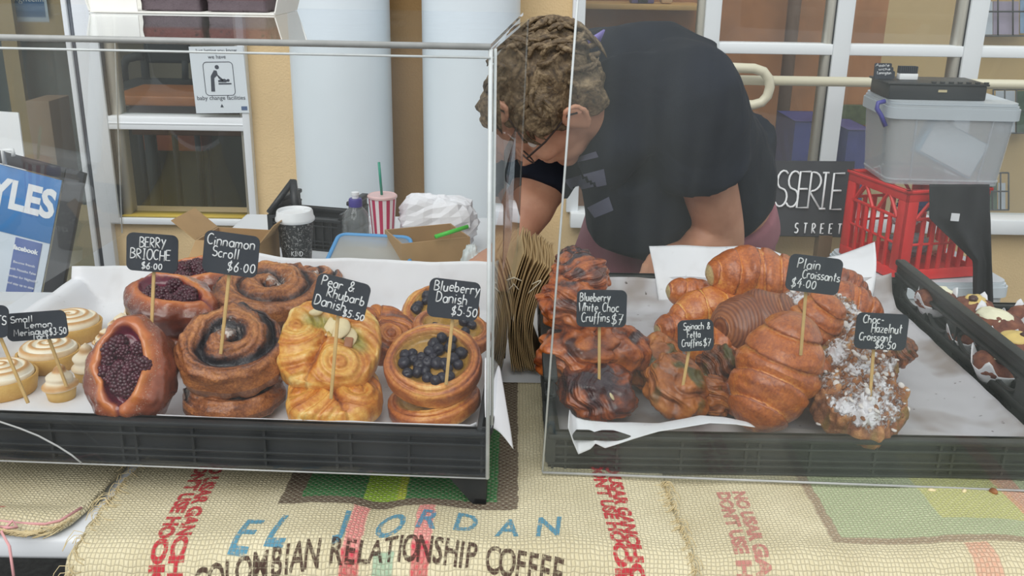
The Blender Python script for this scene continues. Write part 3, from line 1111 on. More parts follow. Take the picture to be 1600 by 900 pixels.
# bright sheet standing up at the back
bt = [(1014, 384), (1060, 383), (1110, 385), (1160, 384), (1200, 389), (1235, 401), (1275, 405), (1310, 399), (1340, 388), (1367, 378)]
def back_sheet(u, v):
    k = u * (len(bt) - 1); i = min(int(k), len(bt) - 2); f = k - i
    px = bt[i][0] * (1 - f) + bt[i + 1][0] * f; py = bt[i][1] * (1 - f) + bt[i + 1][1] * f
    a = P(px, py, 1.655 + 0.018 * sin(u * 9))
    b = P(1030 + (1362 - 1030) * u, 470, 1.585)
    q = a.lerp(b, v)
    q.y -= 0.012 * sin(v * pi)
    return q
sheet('liner_paper', back_sheet, 60, 24, M_paper, None, 'clean white paper sheet standing up behind the plain croissants', 7, 0.0016, 18)
fl = [(890, 640, 888, 668), (893, 646, 896, 692), (900, 652, 904, 710), (912, 656, 922, 702), (925, 658, 930, 693), (950, 660, 945, 700), (985, 660, 985, 687), (1030, 662, 1030, 674), (1060, 656, 1070, 668), (1090, 650, 1110, 662), (1120, 652, 1150, 664), (1150, 660, 1180, 668)]
def rt_flap(u, v):
    k = u * (len(fl) - 1); i = min(int(k), len(fl) - 2); f = k - i
    q = [fl[i][c] * (1 - f) + fl[i + 1][c] * f for c in range(4)]
    a = P(q[0], q[1], 1.075); b = P(q[2], q[3], 1.039)
    p = a.lerp(b, v)
    p.z += 0.004 * sin(pi * v)
    return p
sheet('liner_paper', rt_flap, 66, 14, M_paper, None, 'torn white paper corner folded over the front of the croissant tray', 11, 0.0008)

# ------------------------------------------------------------------ clear screens
M_acr = clear_mat('clear_acrylic', (0.97, 0.975, 0.972), 0.022, (214, 218, 216), 1.0)
M_acr2 = clear_mat('scuffed_acrylic', (0.94, 0.95, 0.945), 0.036, (196, 204, 200), 1.15)
M_edge = simple('acrylic_cut_edge', (214, 220, 220), 0.25, 40, 0.1)
M_edge2 = simple('acrylic_joint', (168, 170, 168), 0.3, 40, 0.12)
def slab(mb, a, b, c, d, th):
    """panel of thickness th from four corners"""
    a, b, c, d = map(Vector, (a, b, c, d))
    n = (b - a).cross(d - a).normalized() * th
    mb.add([a, b, c, d, a + n, b + n, c + n, d + n], [(0, 1, 2, 3), (7, 6, 5, 4), (0, 4, 5, 1), (1, 5, 6, 2), (2, 6, 7, 3), (3, 7, 4, 0)])
def L2(x, y, z): return LTM @ Vector((LT_W + x, y, z))
zt = P(752, 76, 0.945).z - TZ
zb_ = 0.055
yF = -0.012
xs = 0.0015
sg = empty('sneeze_guard', L2(0, yF, zb_), 'clear acrylic box screen around the left tray with a cake box on top', 'screen')
m = MB(); slab(m, L2(-0.80, yF, zb_), L2(xs, yF, zb_), L2(xs, yF, zt), L2(-0.80, yF, zt), -0.004)
loc(m.build('front_panel', M_acr, sg, False), sg)
m = MB(); slab(m, L2(xs, yF + .001, 0.116), L2(0.010, 0.45, 0.118), L2(0.022, 0.43, zt + 0.004), L2(xs, yF + .001, zt), 0.004)
loc(m.build('side_panel', M_acr2, sg, False), sg)
m = MB(); slab(m, L2(-0.80, yF, zt + .0005), L2(xs, yF, zt + .0005), L2(xs + .01, 0.60, zt + .0005), L2(-0.80, 0.60, zt + .0005), 0.004)
loc(m.build('top_panel', M_acr2, sg, False), sg)
m = MB(); slab(m, L2(-0.668, 0.05, 0.150), L2(-0.668, 0.60, 0.150), L2(-0.638, 0.60, zt), L2(-0.638, 0.05, zt), 0.004)
loc(m.build('side_panel', M_acr, sg, False), sg)
def strip(a, b, r, name, mat, parent):
    mm = MB(); mm.tube([a, b], r, 6)
    return loc(mm.build(name, mat, parent), parent)
strip(L2(-0.80, yF - .001, zt + .002), L2(xs, yF - .001, zt + .002), 0.0032, 'edge', M_edge2, sg)
strip(L2(-0.80, yF - .003, zt - .008), L2(xs, yF - .003, zt - .008), 0.0012, 'edge', M_edge, sg)
strip(L2(xs, yF - .001, zb_), L2(xs, yF - .001, zt), 0.0022, 'edge', M_edge, sg)
strip(L2(xs + .004, yF + .006, 0.118), L2(xs + .004, yF + .006, zt), 0.0016, 'edge', M_edge, sg)
strip(L2(0.012, 0.45, 0.118), L2(0.024, 0.43, zt + .004), 0.0010, 'edge', M_edge2, sg)
strip(L2(-0.668, 0.60, 0.150), L2(-0.638, 0.60, zt), 0.0012, 'edge', M_edge2, sg)
e = MB(); e.tube([P(px, py, .9395) for px, py in ((-25, 651), (0, 659), (30, 669), (60, 681), (90, 697), (112, 711), (128, 724))], 0.0011, 6)
loc(e.build('edge', M_edge2, sg), sg)
strip(L2(-0.60, yF - .001, zb_), L2(xs, yF - .001, zb_), 0.0010, 'edge', M_edge2, sg)

# free-standing screen in front of the right tray
a = P(847, 754, 1.028); a.z = TZ + 0.016
b = a + Vector((0.80, -0.012, -0.013))
up = Vector((0.032, 0.004, 0.78))
ss = empty('clear_screen', a, 'free-standing clear acrylic screen in front of the croissant tray', 'screen')
m = MB(); slab(m, a, b, b + up, a + up, -0.004)
loc(m.build('panel', M_acr2, ss, False), ss)
strip(a, a + up, 0.0013, 'edge', M_edge, ss)
e = MB(); e.tube([a + Vector((0, -.002, 0)), b + Vector((0, -.002, 0))], 0.0016, 6)
loc(e.build('edge', M_edge2, ss), ss)
e = MB(); slab(e, a + Vector((.01, .004, -.006)), b + Vector((0, .004, -.006)), b + Vector((0, .014, -.006)), a + Vector((.01, .014, -.006)), 0.003)
loc(e.build('foot_strip', M_acr, ss, False), ss)
# ------------------------------------------------------------------ pastry materials
def crust(name, stops, rough=0.42, coat=0.25, fill_rgb=None, fill_rough=0.25, stri=0.0, grain=0.35, sugar=None, bump=0.5, noise_scale=45, spread=0.5, flake=0.25):
    """baked crust: attribute tone 0 pale - 1 dark, sa = layer lines, fill = filling, dust = sugar"""
    t = NT(name)
    co = t.coord()
    n1 = t.noise(co, noise_scale, 5, 0.62)
    n2 = t.noise(co, noise_scale * 6, 3, 0.6)
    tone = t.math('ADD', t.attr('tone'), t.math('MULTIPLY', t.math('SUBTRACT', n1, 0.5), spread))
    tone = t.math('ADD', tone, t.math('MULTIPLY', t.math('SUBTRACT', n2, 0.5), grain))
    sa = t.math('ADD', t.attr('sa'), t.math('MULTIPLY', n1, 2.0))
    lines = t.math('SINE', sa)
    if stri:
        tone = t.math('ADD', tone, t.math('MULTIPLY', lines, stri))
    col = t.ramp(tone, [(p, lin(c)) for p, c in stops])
    h = t.math('ADD', t.math('MULTIPLY', lines, 0.25 if stri else 0.0), t.math('ADD', t.math('MULTIPLY', n1, 0.9), t.math('MULTIPLY', n2, flake)))
    rg = t.math('MULTIPLY_ADD', n1, 0.3, rough - 0.15)
    if fill_rgb is not None:
        f = t.math('MULTIPLY', t.attr('fill'), 1.0, clamp=True)
        fc = t.mix(n2, lin(fill_rgb), lin([c * 0.62 for c in fill_rgb]))
        col = t.mix(f, col, fc)
        rg = t.math('MULTIPLY_ADD', f, fill_rough - rough, rg)
    if sugar is not None:
        amt, sc, rgb = sugar
        sn = t.noise(co, sc, 4, 0.7)
        s_ = t.math('MULTIPLY', t.math('SUBTRACT', t.math('MULTIPLY_ADD', t.attr('dust'), amt, sn), 0.82), 6.0, clamp=True)
        col = t.mix(s_, col, lin(rgb))
        rg = t.math('MULTIPLY_ADD', s_, 0.5, rg)
        h = t.math('ADD', h, t.math('MULTIPLY', s_, 0.6))
    return t.done(t.bsdf(col, rg, t.bump(h, bump, 0.003), Coat_Weight=coat, Coat_Roughness=0.25, Subsurface_Weight=0.0))

CROI = [(0.0, (242, 192, 108)), (0.2, (226, 146, 62)), (0.45, (198, 106, 38)), (0.75, (150, 70, 26)), (1.0, (96, 44, 22))]
M_croissant = crust('croissant_crust', CROI, 0.32, 0.6, (238, 206, 140), 0.7, stri=0.02, noise_scale=46, spread=0.8, grain=0.7, bump=.7, flake=.4)
M_croissant_dark = crust('dark_croissant_crust', [(0, (190, 128, 78)), (0.3, (164, 100, 60)), (0.6, (128, 70, 44)), (1, (84, 44, 32))], 0.4, 0.3, (220, 176, 110), 0.7, stri=0.13, noise_scale=20, bump=.35)
M_danish = crust('danish_crust', [(0.0, (244, 214, 140)), (0.22, (232, 176, 84)), (0.5, (206, 128, 46)), (0.78, (164, 86, 34)), (1.0, (104, 54, 30))], 0.38, 0.35, (198, 184, 92), 0.3, stri=0.05, noise_scale=40, spread=0.8, grain=.5, bump=.6)
M_bluedanish = crust('blueberry_danish_crust', [(0.0, (240, 204, 128)), (0.25, (222, 156, 78)), (0.52, (188, 110, 52)), (0.8, (138, 72, 44)), (1.0, (74, 38, 34))], 0.4, 0.3, (206, 156, 70), 0.3, stri=0.05, noise_scale=42, spread=.8, grain=.5, bump=.6)
M_scroll = crust('scroll_crust', [(0.0, (222, 160, 96)), (0.3, (190, 122, 68)), (0.6, (144, 84, 48)), (0.85, (88, 52, 42)), (1.0, (48, 36, 40))], 0.36, 0.35, (44, 38, 46), 0.4, stri=0.06, noise_scale=60, spread=0.8, grain=0.8, bump=.9, flake=.5, sugar=(0.75, 150, (222, 208, 200)))
M_brioche = crust('brioche_crust', [(0.0, (228, 146, 70)), (0.3, (196, 106, 48)), (0.6, (148, 72, 40)), (1.0, (92, 44, 36))], 0.26, 0.7, (128, 24, 60), 0.22, noise_scale=24, spread=0.6, grain=0.2, flake=.12, bump=0.4, sugar=(0.62, 420, (240, 228, 200)))
M_cruffin = crust('cruffin_crust', [(0.0, (232, 160, 84)), (0.3, (204, 114, 52)), (0.6, (158, 78, 38)), (0.85, (98, 48, 34)), (1.0, (58, 36, 40))], 0.32, 0.45, (60, 36, 48), 0.25, stri=0.015, noise_scale=42, spread=0.8, grain=0.55)
M_spincruffin = crust('spinach_cruffin_crust', [(0.0, (214, 150, 74)), (0.35, (178, 104, 44)), (0.65, (138, 74, 32)), (1.0, (78, 44, 28))], 0.4, 0.3, (96, 92, 40), 0.4, stri=0.02, noise_scale=40, spread=0.7, grain=.45)
M_choc = crust('nut_crumb_crust', [(0.0, (214, 164, 108)), (0.35, (182, 122, 76)), (0.65, (134, 82, 52)), (1.0, (76, 46, 36))], 0.6, 0.1, (176, 136, 72), 0.5, noise_scale=110, spread=0.8, grain=0.6, sugar=(0.58, 150, (238, 236, 240)), bump=1.0)
M_raspberry = simple('dark_berry', (74, 16, 38), 0.28, 90, 0.5, 0.3, 300, Coat_Weight=0.3)
M_blueberry = simple('blueberry_skin', (40, 38, 52), 0.35, 60, 0.4, 0.3, 300)
M_pear = simple('baked_pear', (222, 206, 164), 0.45, 60, 0.12, 0.2, 200)
M_rhubarb = simple('rhubarb', (168, 110, 74), 0.4, 60, 0.2)
M_tart = crust('tart_shell', [(0, (236, 206, 140)), (0.5, (220, 178, 100)), (1, (190, 136, 66))], 0.6, 0.05, noise_scale=70, spread=0.4, bump=.2)
M_mering = crust('toasted_meringue', [(0.0, (250, 244, 228)), (0.35, (244, 228, 196)), (0.62, (214, 164, 104)), (1.0, (150, 92, 46))], 0.5, 0.1, noise_scale=60, spread=0.22, grain=0.06, bump=0.1, flake=.05)

def nz(x, y, z, f, seed=0.0):
    return noise.noise(Vector((x * f + seed, y * f - seed * 0.7, z * f + seed * 1.3)))

# ------------------------------------------------------------------ pastry shapes
def pad(R, H, fn, outline=None, e=0.55, bot=0.5, nth=96, ns=36, seed=0.0, lump=0.02, lf=30):
    """puffy round: polar sheet closed underneath. fn(s, th, top) -> dict(dr, dz, tone, sa, fill, dust)"""
    m = MB()
    vs = []; A = {'tone': [], 'sa': [], 'fill': [], 'dust': []}
    rows = [(i / ns, True) for i in range(1, ns + 1)] + [(1 - i / 14, False) for i in range(1, 14)]
    def vert(tau, top, th):
        s = sin(tau * pi / 2)
        z = H * (cos(tau * pi / 2) ** e) if top else -H * bot * (cos(tau * pi / 2) ** 0.45)
        d = fn(s, th, top)
        rr = R * (outline(th) if outline else 1.0) * (s + d.get('dr', 0.0))
        x, y = rr * cos(th), rr * sin(th)
        z += d.get('dz', 0.0) * H
        n = (nz(x, y, z, lf, seed) + 0.38 * nz(x, y, z, lf * 3.1, seed + 5) + 0.16 * nz(x, y, z, lf * 8, seed + 9)) * lump * R * 2
        k = n / max(R, 1e-6)
        vs.append(Vector((x * (1 + k), y * (1 + k), z + (n * 0.7 if top else 0))))
        for key in A:
            A[key].append(d.get(key, 0.0))
    vert(0.0, True, 0.0)
    for tau, top in rows:
        for k in range(nth):
            vert(tau, top, 2 * pi * k / nth)
    vert(0.0, False, 0.0)
    fs = []
    for k in range(nth):
        fs.append((0, 1 + k, 1 + (k + 1) % nth))
    for i in range(len(rows) - 1):
        for k in range(nth):
            a = 1 + i * nth + k; b = 1 + i * nth + (k + 1) % nth
            fs.append((a, a + nth, b + nth, b))
    last = len(vs) - 1
    base = 1 + (len(rows) - 1) * nth
    for k in range(nth):
        fs.append((last, base + (k + 1) % nth, base + k))
    m.add(vs, fs, 0, **A)
    return m

def top_z(mb, x, y):
    """height of a pad's upper surface near x, y"""
    best = None
    for v in mb.v:
        d = (v.x - x) ** 2 + (v.y - y) ** 2
        if v.z > -1e9 and (best is None or d < best[0] - 1e-12 or (abs(d - best[0]) < 1e-7 and v.z > best[1])):
            best = (d, v.z)
    return best[1]

def scroll_mesh(R, H, seed, N=2.2, dark=1.0, rot=0.0):
    def fn(s, th, top):
        q = s * N * (1 + .05 * sin(th * 2 + seed)) - (th + rot) / (2 * pi) + 0.35
        f = q - math.floor(q)
        ridge = abs(sin(pi * f)) ** 0.55
        k = 1.0 if top else max(0, (s - .8) / .2)
        edge = max(0.0, min(1.0, (1.0 - s) / 0.12))
        groove = (1 - ridge) * edge
        d = {'dz': (0.62 * (ridge - 0.75) * edge - 0.18 * exp(-(s / .35) ** 2)) * (1 if top else 0)}
        d['tone'] = 0.42 + 0.15 * (s > .7) + dark * 0.7 * groove ** 0.8 - 0.10 * ridge
        if s < 0.55: d['tone'] += 0.20 * dark * (0.55 - s) / .55
        d['fill'] = max(0.0, min(1.0, (groove - 0.30) * 3.0)) * dark if top else 0
        d['sa'] = s * 60 if top else 0
        d['dust'] = max(0, 0.75 - s) * (0.5 + .5 * sin(th + 2.2)) * 1.0 if top else 0
        d['dr'] = 0.04 * sin(th + seed) + 0.02 * sin(3 * th + seed * 2)
        return d
    return pad(R, H, fn, seed=seed, e=0.5, lump=0.045, lf=48, bot=0.8)

def brioche_mesh(R, H, seed):
    def outline(th):
        return 1 + 0.10 * cos(2 * th) * -1 + 0.07 * max(0, -sin(th)) ** 6
    def fn(s, th, top):
        x, y = s * cos(th), s * sin(th)
        ex = abs(x + 0.04) / (0.56 * (1 - 0.25 * max(0, -y)))
        ey = abs(y - 0.02) / 0.74
        e = ex ** 1.7 + ey ** 1.7
        ins = max(0.0, min(1.0, (1.0 - e) / 0.34))
        ins = ins * ins * (3 - 2 * ins)
        rim = exp(-((e - 1.25) / 0.35) ** 2)
        d = {'dz': (-0.40 * ins + 0.12 * rim) if top else 0.0}
        crack = exp(-((x + .04) / 0.035) ** 2) * (1 if (y < -0.55) else 0)
        d['fill'] = max(min(1.0, ins * 2.6 + 0.55 * max(0, 1 - abs(e - 1.0) / .35) * max(0, .4 + nz(x, y, 0, 4, seed) * 1.6)), crack) if top or s > .85 else 0
        d['dz'] -= 0.12 * crack
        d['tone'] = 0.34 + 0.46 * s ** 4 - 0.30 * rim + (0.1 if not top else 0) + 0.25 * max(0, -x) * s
        d['dust'] = 0.42 * exp(-((e - 1.9) / 0.8) ** 2) if top else 0
        return d
    return pad(R, H, fn, outline, seed=seed, e=0.62, lump=0.075, lf=20, bot=0.75)

def blue_mesh(R, H, seed):
    def fn(s, th, top):
        q = s * 4.2 - th / (2 * pi)
        f = q - math.floor(q)
        ridge = abs(sin(pi * f)) ** 0.5
        well = max(0.0, min(1.0, (0.74 + 0.05 * sin(2 * th + seed) - s) / 0.16))
        edge = max(0.0, min(1.0, (1 - s) / 0.06))
        d = {'dz': (-0.42 * well + 0.10 * (1 - well) * (ridge - .7) * edge) if top else 0}
        d['fill'] = min(1.0, well * 1.6) if top else 0
        d['tone'] = 0.34 + 0.40 * (1 - ridge) * edge * (1 - well) + 0.22 * max(0, s - .9) / .1 * (1 if top else 0.4) + 0.14 * sin(th * 2 + seed)
        d['sa'] = s * 70 * (1 - min(1, well * 3))
        d['dr'] = 0.03 * sin(2 * th + seed)
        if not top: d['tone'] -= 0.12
        return d
    return pad(R, H, fn, seed=seed, e=0.36, lump=0.02, lf=30, bot=0.75)

def pear_mesh(R, H, seed, ang=0.0, open_=1.0, dark=0.0):
    def outline(th):
        n = 3.0
        c, s = abs(cos(th)), abs(sin(th))
        return 0.92 / ((c ** n + s ** n) ** (1 / n)) * (1 + 0.03 * sin(3 * th + seed))
    def fn(s, th, top):
        x, y = s * cos(th), s * sin(th)
        # fold line runs from upper left to the right; flaps curl over from lower left and lower right
        u = x * cos(ang) + y * sin(ang); v = -x * sin(ang) + y * cos(ang)
        line = v - (0.30 - 0.25 * u * u)
        val = exp(-((line - 0.04) / 0.25) ** 2) * max(0, 1 - (abs(u) / 0.92) ** 4) * open_
        fold = exp(-((u + 0.10 + 0.25 * v) / 0.07) ** 2) * (1 if v < 0.12 else 0) * max(0, 1 - s ** 4)
        r1 = sqrt((u + 0.75) ** 2 + (v + 0.02) ** 2); r2 = sqrt((u - 0.45) ** 2 + (v + 0.30) ** 2)
        rr = r1 if u < -0.1 - .25 * v else r2
        d = {'dz': (-0.66 * val - 0.34 * fold + 0.07 * sin(rr * 26)) if top else 0.0}
        d['fill'] = max(0.0, min(1.0, (val - 0.45) * 2.6)) if top else 0
        d['tone'] = 0.34 + 0.12 * sin(rr * 14 + 1) + 0.30 * fold - 0.16 * (s > .93) + dark + 0.18 * max(0, s - .6) * (1 if top else 0)
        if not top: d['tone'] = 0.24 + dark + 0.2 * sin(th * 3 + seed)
        d['sa'] = rr * 60
        return d
    return pad(R, H, fn, outline, seed=seed, e=0.48, lump=0.035, lf=22, bot=0.85, nth=112)

def crumb_mesh(R, H, seed, ax=1.0):
    def outline(th):
        return sqrt((cos(th) * ax) ** 2 + sin(th) ** 2)
    def fn(s, th, top):
        x, y = s * cos(th), s * sin(th)
        c = nz(x * R, y * R, 0, 110, seed)
        c2 = nz(x * R, y * R, 0.3, 230, seed + 4)
        crumb = max(0, c + .15) * 0.46 + c2 * 0.30
        side = max(0.0, (s - 0.8) / 0.2)
        d = {'dz': (crumb * (1 - .3 * side)) if top else 0, 'dr': 0.05 * sin(3 * th + seed) + (0.045 * nz(cos(th), sin(th), 0, 6, seed))}
        d['tone'] = 0.45 - 0.5 * c + (0.05 if top else -.05)
        d['fill'] = max(0, min(1, (nz(x * R, y * R, 0, 60, seed + 2) - 0.15) * 5)) if side > .2 else 0
        d['dust'] = (0.70 + 0.55 * nz(x * R, y * R, 0, 40, seed + 7)) * (1 - 0.8 * side) if top else 0
        return d
    return pad(R, H, fn, outline, seed=seed, e=0.5, lump=0.05, lf=40, bot=0.7, nth=128, ns=48)

def croissant_mesh(L, R, bend, seed, steps=3.5, tip=0.30, dark=0.0, cut=False, flat=0.6, nu=110, nv=48, tw=0.7, saf=14):
    """rolled crescent along local x, belly down (-z)"""
    m = MB()
    vs = []; A = {'tone': [], 'sa': [], 'fill': [], 'dust': []}
    for i in range(nu + 1):
        u = -1 + 2 * i / nu
        au = abs(u)
        base = (1 - au ** 1.75) ** 0.74 * (1 - tip) + tip * (1 - au ** 9) ** 0.5
        cx = L / 2 * u * (1 - 0.08 * bend * u * u)
        cy = -bend * (u * u) * L * 0.28
        tx = Vector((1, -bend * u * 1.1, 0)).normalized()
        ny = Vector((-tx.y, tx.x, 0))
        for k in range(nv):
            th = 2 * pi * k / nv
            q = au * steps + tw * 0.5 * (1 + sin(th)) * (1 if u >= 0 else 0.8) + seed * .13
            f = q - math.floor(q)
            stepv = (0.12 * (0.5 - f ** 1.5) + 0.07 * (sin(pi * f) ** .8 - .6)) * max(0, min(1, (1 - au) / .08)) * min(1, au * 4 + .5)
            r = R * (base * (1 + stepv) + 0.001)
            wob = nz(cx + seed, sin(th) * R, cos(th) * R, 35, seed) * 0.10 * r
            r += wob + nz(cx + seed, sin(th) * R, cos(th) * R, 110, seed) * 0.035 * r
            z = r * sin(th)
            if z < -flat * R * base: z = -flat * R * base - 0.12 * (abs(z) - flat * R * base)
            y = r * cos(th) * 1.06
            vs.append(Vector((cx, cy, 0)) + ny * y + Vector((0, 0, z)))
            edge = exp(-(min(f, 1 - f) / 0.07) ** 2)
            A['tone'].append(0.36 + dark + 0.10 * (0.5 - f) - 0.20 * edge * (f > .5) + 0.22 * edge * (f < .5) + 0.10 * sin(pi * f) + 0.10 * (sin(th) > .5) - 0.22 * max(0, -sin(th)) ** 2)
            A['sa'].append(q * saf + th * 3.2 * (saf < 20))
            A['fill'].append(1.0 if (cut and u < -0.93) else 0.0)
            A['dust'].append(0.0)
    fs = []
    for i in range(nu):
        for k in range(nv):
            a = i * nv + k; b = i * nv + (k + 1) % nv
            fs.append((a, a + nv, b + nv, b))
    fs.append(tuple(reversed(range(nv))))
    fs.append(tuple(nu * nv + k for k in range(nv)))
    m.add(vs, fs, 0, **A)
    return m

def cruffin_mesh(rx, ry, rz, seed, lobes=3.0, twist=2.4, dark=0.0, glaze=0.0, fold=0.2):
    """rolled and twisted lump"""
    m = MB()
    nu, nv = 90, 56
    vs = []; A = {'tone': [], 'sa': [], 'fill': [], 'dust': []}
    rnd = random.Random(int(seed * 10))
    ax = Vector((rnd.uniform(-.5, .5), rnd.uniform(-.3, .3), 1)).normalized()
    for j in range(nv + 1):
        th = pi * min(max(j / nv, .003), .997)
        for k in range(nu):
            ph = 2 * pi * k / nu
            q = Vector((sin(th) * cos(ph), sin(th) * sin(ph), cos(th)))
            g = 0.62 * (lobes * q.x * 1.1 + twist * q.dot(ax)) + 0.9 * nz(q.x, q.y, q.z, 1.2, seed)
            f = g - math.floor(g)
            ridge = abs(sin(pi * f)) ** 0.7
            n = nz(q.x, q.y, q.z, 1.7, seed) * 0.20 + nz(q.x, q.y, q.z, 4, seed + 3) * 0.09 + nz(q.x, q.y, q.z, 9, seed + 6) * 0.03
            s = 1 + 0.62 * fold * (ridge - 0.75) + n
            vs.append(Vector((q.x * rx * s, q.y * ry * s, max(q.z * rz * s, -rz * .85))))
            tp = max(0, q.z)
            A['tone'].append(0.34 + dark + 0.34 * (1 - ridge) + 0.25 * tp * nz(q.x, q.y, q.z, 3, seed + 8) + 0.1 * tp)
            A['sa'].append(g * 24)
            A['fill'].append(max(0, min(1, (nz(q.x, q.y, q.z, 2.1, seed + 5) + glaze - 0.25) * 5)) * (tp ** .5 if tp > 0 else 0))
            A['dust'].append(0.0)
    fs = []
    for j in range(nv):
        for k in range(nu):
            a = j * nu + k; b = j * nu + (k + 1) % nu
            fs.append((a, a + nu, b + nu, b))
    fs.append(tuple(range(nu)))
    fs.append(tuple(reversed([nv * nu + k for k in range(nu)])))
    m.add(vs, fs, 0, **A)
    return m

# shared small fruit
def rasp_mesh():
    bm = bmesh.new()
    m = MB()
    rnd = random.Random(3)
    for i in range(46):
        a = i * 2.39996; z = 1 - 2 * (i + .5) / 46
        r = sqrt(1 - z * z)
        m.ball((r * cos(a) * .0062, r * sin(a) * .0062, z * .0062), 0.0024, None, 8, 5)
    m.ball((0, 0, 0), 0.0062, None, 12, 8)
    return m
def blueberry_mesh():
    m = MB()
    def d(q):
        return -0.30 * exp(-((q - Vector((0, 0, 1))).length / 0.30) ** 2) + 0.08 * exp(-(((q - Vector((0, 0, 1))).length - 0.38) / 0.10) ** 2) + 0.10 * nz(q.x, q.y, q.z, 2.5, 2)
    m.ball((0, 0, 0), 0.0058, None, 18, 12, disp=d)
    return m
RASP = rasp_mesh().mesh('berry'); RASP.materials.append(M_raspberry); RASP.polygons.foreach_set('use_smooth', [True] * len(RASP.polygons))
BLUB = blueberry_mesh().mesh('blueberry'); BLUB.materials.append(M_blueberry); BLUB.polygons.foreach_set('use_smooth', [True] * len(BLUB.polygons))

def scatter(parent, name, mesh, pts, rnd, s0=0.85, s1=1.2):
    for p in pts:
        o = bpy.data.objects.new(name, mesh)
        o.location = p
        o.rotation_euler = (rnd.uniform(-.9, .9), rnd.uniform(-.9, .9), rnd.uniform(0, 6))
        s = rnd.uniform(s0, s1)
        o.scale = (s, s, s * rnd.uniform(.85, 1.0))
        o.parent = parent
        COL.objects.link(o)

def poisson(n, rnd, inside, dmin):
    out = []
    for _ in range(6000):
        x, y = rnd.uniform(-1, 1), rnd.uniform(-1, 1)
        if inside(x, y) and all((x - a) ** 2 + (y - b) ** 2 > dmin ** 2 for a, b in out):
            out.append((x, y))
            if len(out) >= n: break
    return out

def put(name, label, cat, group, px, py, Y, rot):
    e = (Matrix.Rotation(rot[0], 3, 'X') @ Matrix.Rotation(rot[1], 3, 'Y') @ Matrix.Rotation(rot[2], 3, 'Z')).to_euler()
    return empty(name, P(px, py, Y), label, cat, group, e)
RD = radians

def settle(root, floor):
    """bring a pastry that dips into the paper up onto it, towards the viewer"""
    bpy.context.view_layer.update()
    lo = 1e9
    for o in root.children:
        mw = root.matrix_world @ o.matrix_local
        for c in (o.data.vertices if len(o.data.vertices) < 20000 else []):
            lo = min(lo, (mw @ c.co).z)
    d = floor - lo
    if d > 0:
        v = CAM - root.location
        k = min(d / v.z, 0.030 / -v.y)
        root.location = root.location + v * k
        root.location.z += max(0.0, d - v.z * k)
# --------------------------------------------------------------- left tray: lemon meringue tarts
def tart(R, seed, label, group, px, py, Y, tilt=0.0):
    h = R * 0.52
    q = G(px, py, LFZ + .0015)
    r = empty('lemon_meringue_tart', q + Vector((0, 0, h)), label, 'tart', group, (0, 0, seed))
    prof = [(0.0006, -h), (R * .86, -h), (R * .90, -h + .001), (R, 0.0), (R * 0.985, 0.0012), (R * .93, 0.0010), (R * .9, -h * .25), (0.0006, -h * .25)]
    m = MB(); m.lathe(prof, None, 48, tone=[.5, .6, .7, .45, .75, .5, .4, .4])
    m.build('tart_shell', M_tart, r)
    def fn(s, th, top):
        q = s * 3.1 - th / (2 * pi)
        f = q - math.floor(q)
        ridge = abs(sin(pi * f)) ** 0.7
        edge = max(0, min(1, (1 - s) / .1))
        return {'dz': 0.42 * (ridge - .6) * edge if top else 0, 'tone': (0.06 + 0.62 * max(0, ridge - .55) / .45 * (0.55 + 0.45 * edge)) if top else 0.05}
    m = pad(R * 0.90, R * 0.30, fn, e=0.7, bot=0.25, seed=seed, lump=0.012, ns=48)
    m.build('meringue_top', M_mering, r, loc=(0, 0, 0.0005))
    return r
g_t = 'large lemon meringue tarts'
tart(0.0430, 0.3, 'lemon meringue tart nearest the left tray front corner, cut by the photo edge', g_t, 6, 611, 0, RD(6))
tart(0.0405, 1.9, 'lemon meringue tart in the middle of the three large ones, a tag stuck in it', g_t, 79, 571, 0, RD(5))
tart(0.0435, 4.0, 'lemon meringue tart farthest back of the three large ones', g_t, 113, 527, 0, RD(4))

def mini(seed, h, label, px, py, Y, toast=0.5, lean=0.0):
    R = 0.0190
    q = G(px, py, LFZ + .002)
    r = empty('small_meringue_tart', q + Vector((0, 0, .017)), label, 'tart', 'small lemon meringue tarts', (0, 0, seed))
    m = MB(); m.lathe([(0.0004, -.017), (R * .84, -.017), (R, 0.0), (R * .94, .001), (R * .86, -.003), (.0004, -.003)], None, 32, tone=[.4, .5, .4, .6, .4, .4])
    m.build('tart_shell', M_tart, r)
    prof = []; tone = []
    for i in range(26):
        f = i / 25
        rr = R * 0.98 * (1 - f ** 1.5) ** 0.8 * (1 + 0.13 * sin(f * 15 + seed)) + 0.0009 * (1 - f)
        prof.append((max(rr, 0.0004), -0.002 + h * f))
        tone.append(0.15 + toast * max(0, sin(f * 9 + seed)) + 0.25 * f)
    m = MB(); m.lathe(prof, None, 36, tone=tone)
    for k, v in enumerate(m.v):
        f = max(0, v.z / h)
        v.x += 0.004 * f ** 3 * sin(seed * 3); v.y += 0.004 * f ** 3 * cos(seed * 3)
        a = math.atan2(v.y, v.x)
        s = 1 + 0.06 * sin(2 * a + f * 9)
        v.x *= s; v.y *= s
    m.build('meringue_peak', M_mering, r)
mini(0.5, .030, 'small peaked meringue tart at the tray front beside the berry brioche', 97, 621, 0, .45)
mini(1.3, .036, 'small meringue tart with the tallest pointed peak, left of the front brioche', 140, 591, 0, .25)
mini(2.2, .020, 'small meringue tart with a browned round top behind the front brioche', 172, 549, 0, .7)
mini(3.1, .022, 'small glossy browned meringue tart just left of the upper brioche', 193, 527, 0, .6)
mini(4.4, .022, 'small pale meringue tart farthest back, half hidden by the upper brioche', 212, 511, 0, .1)

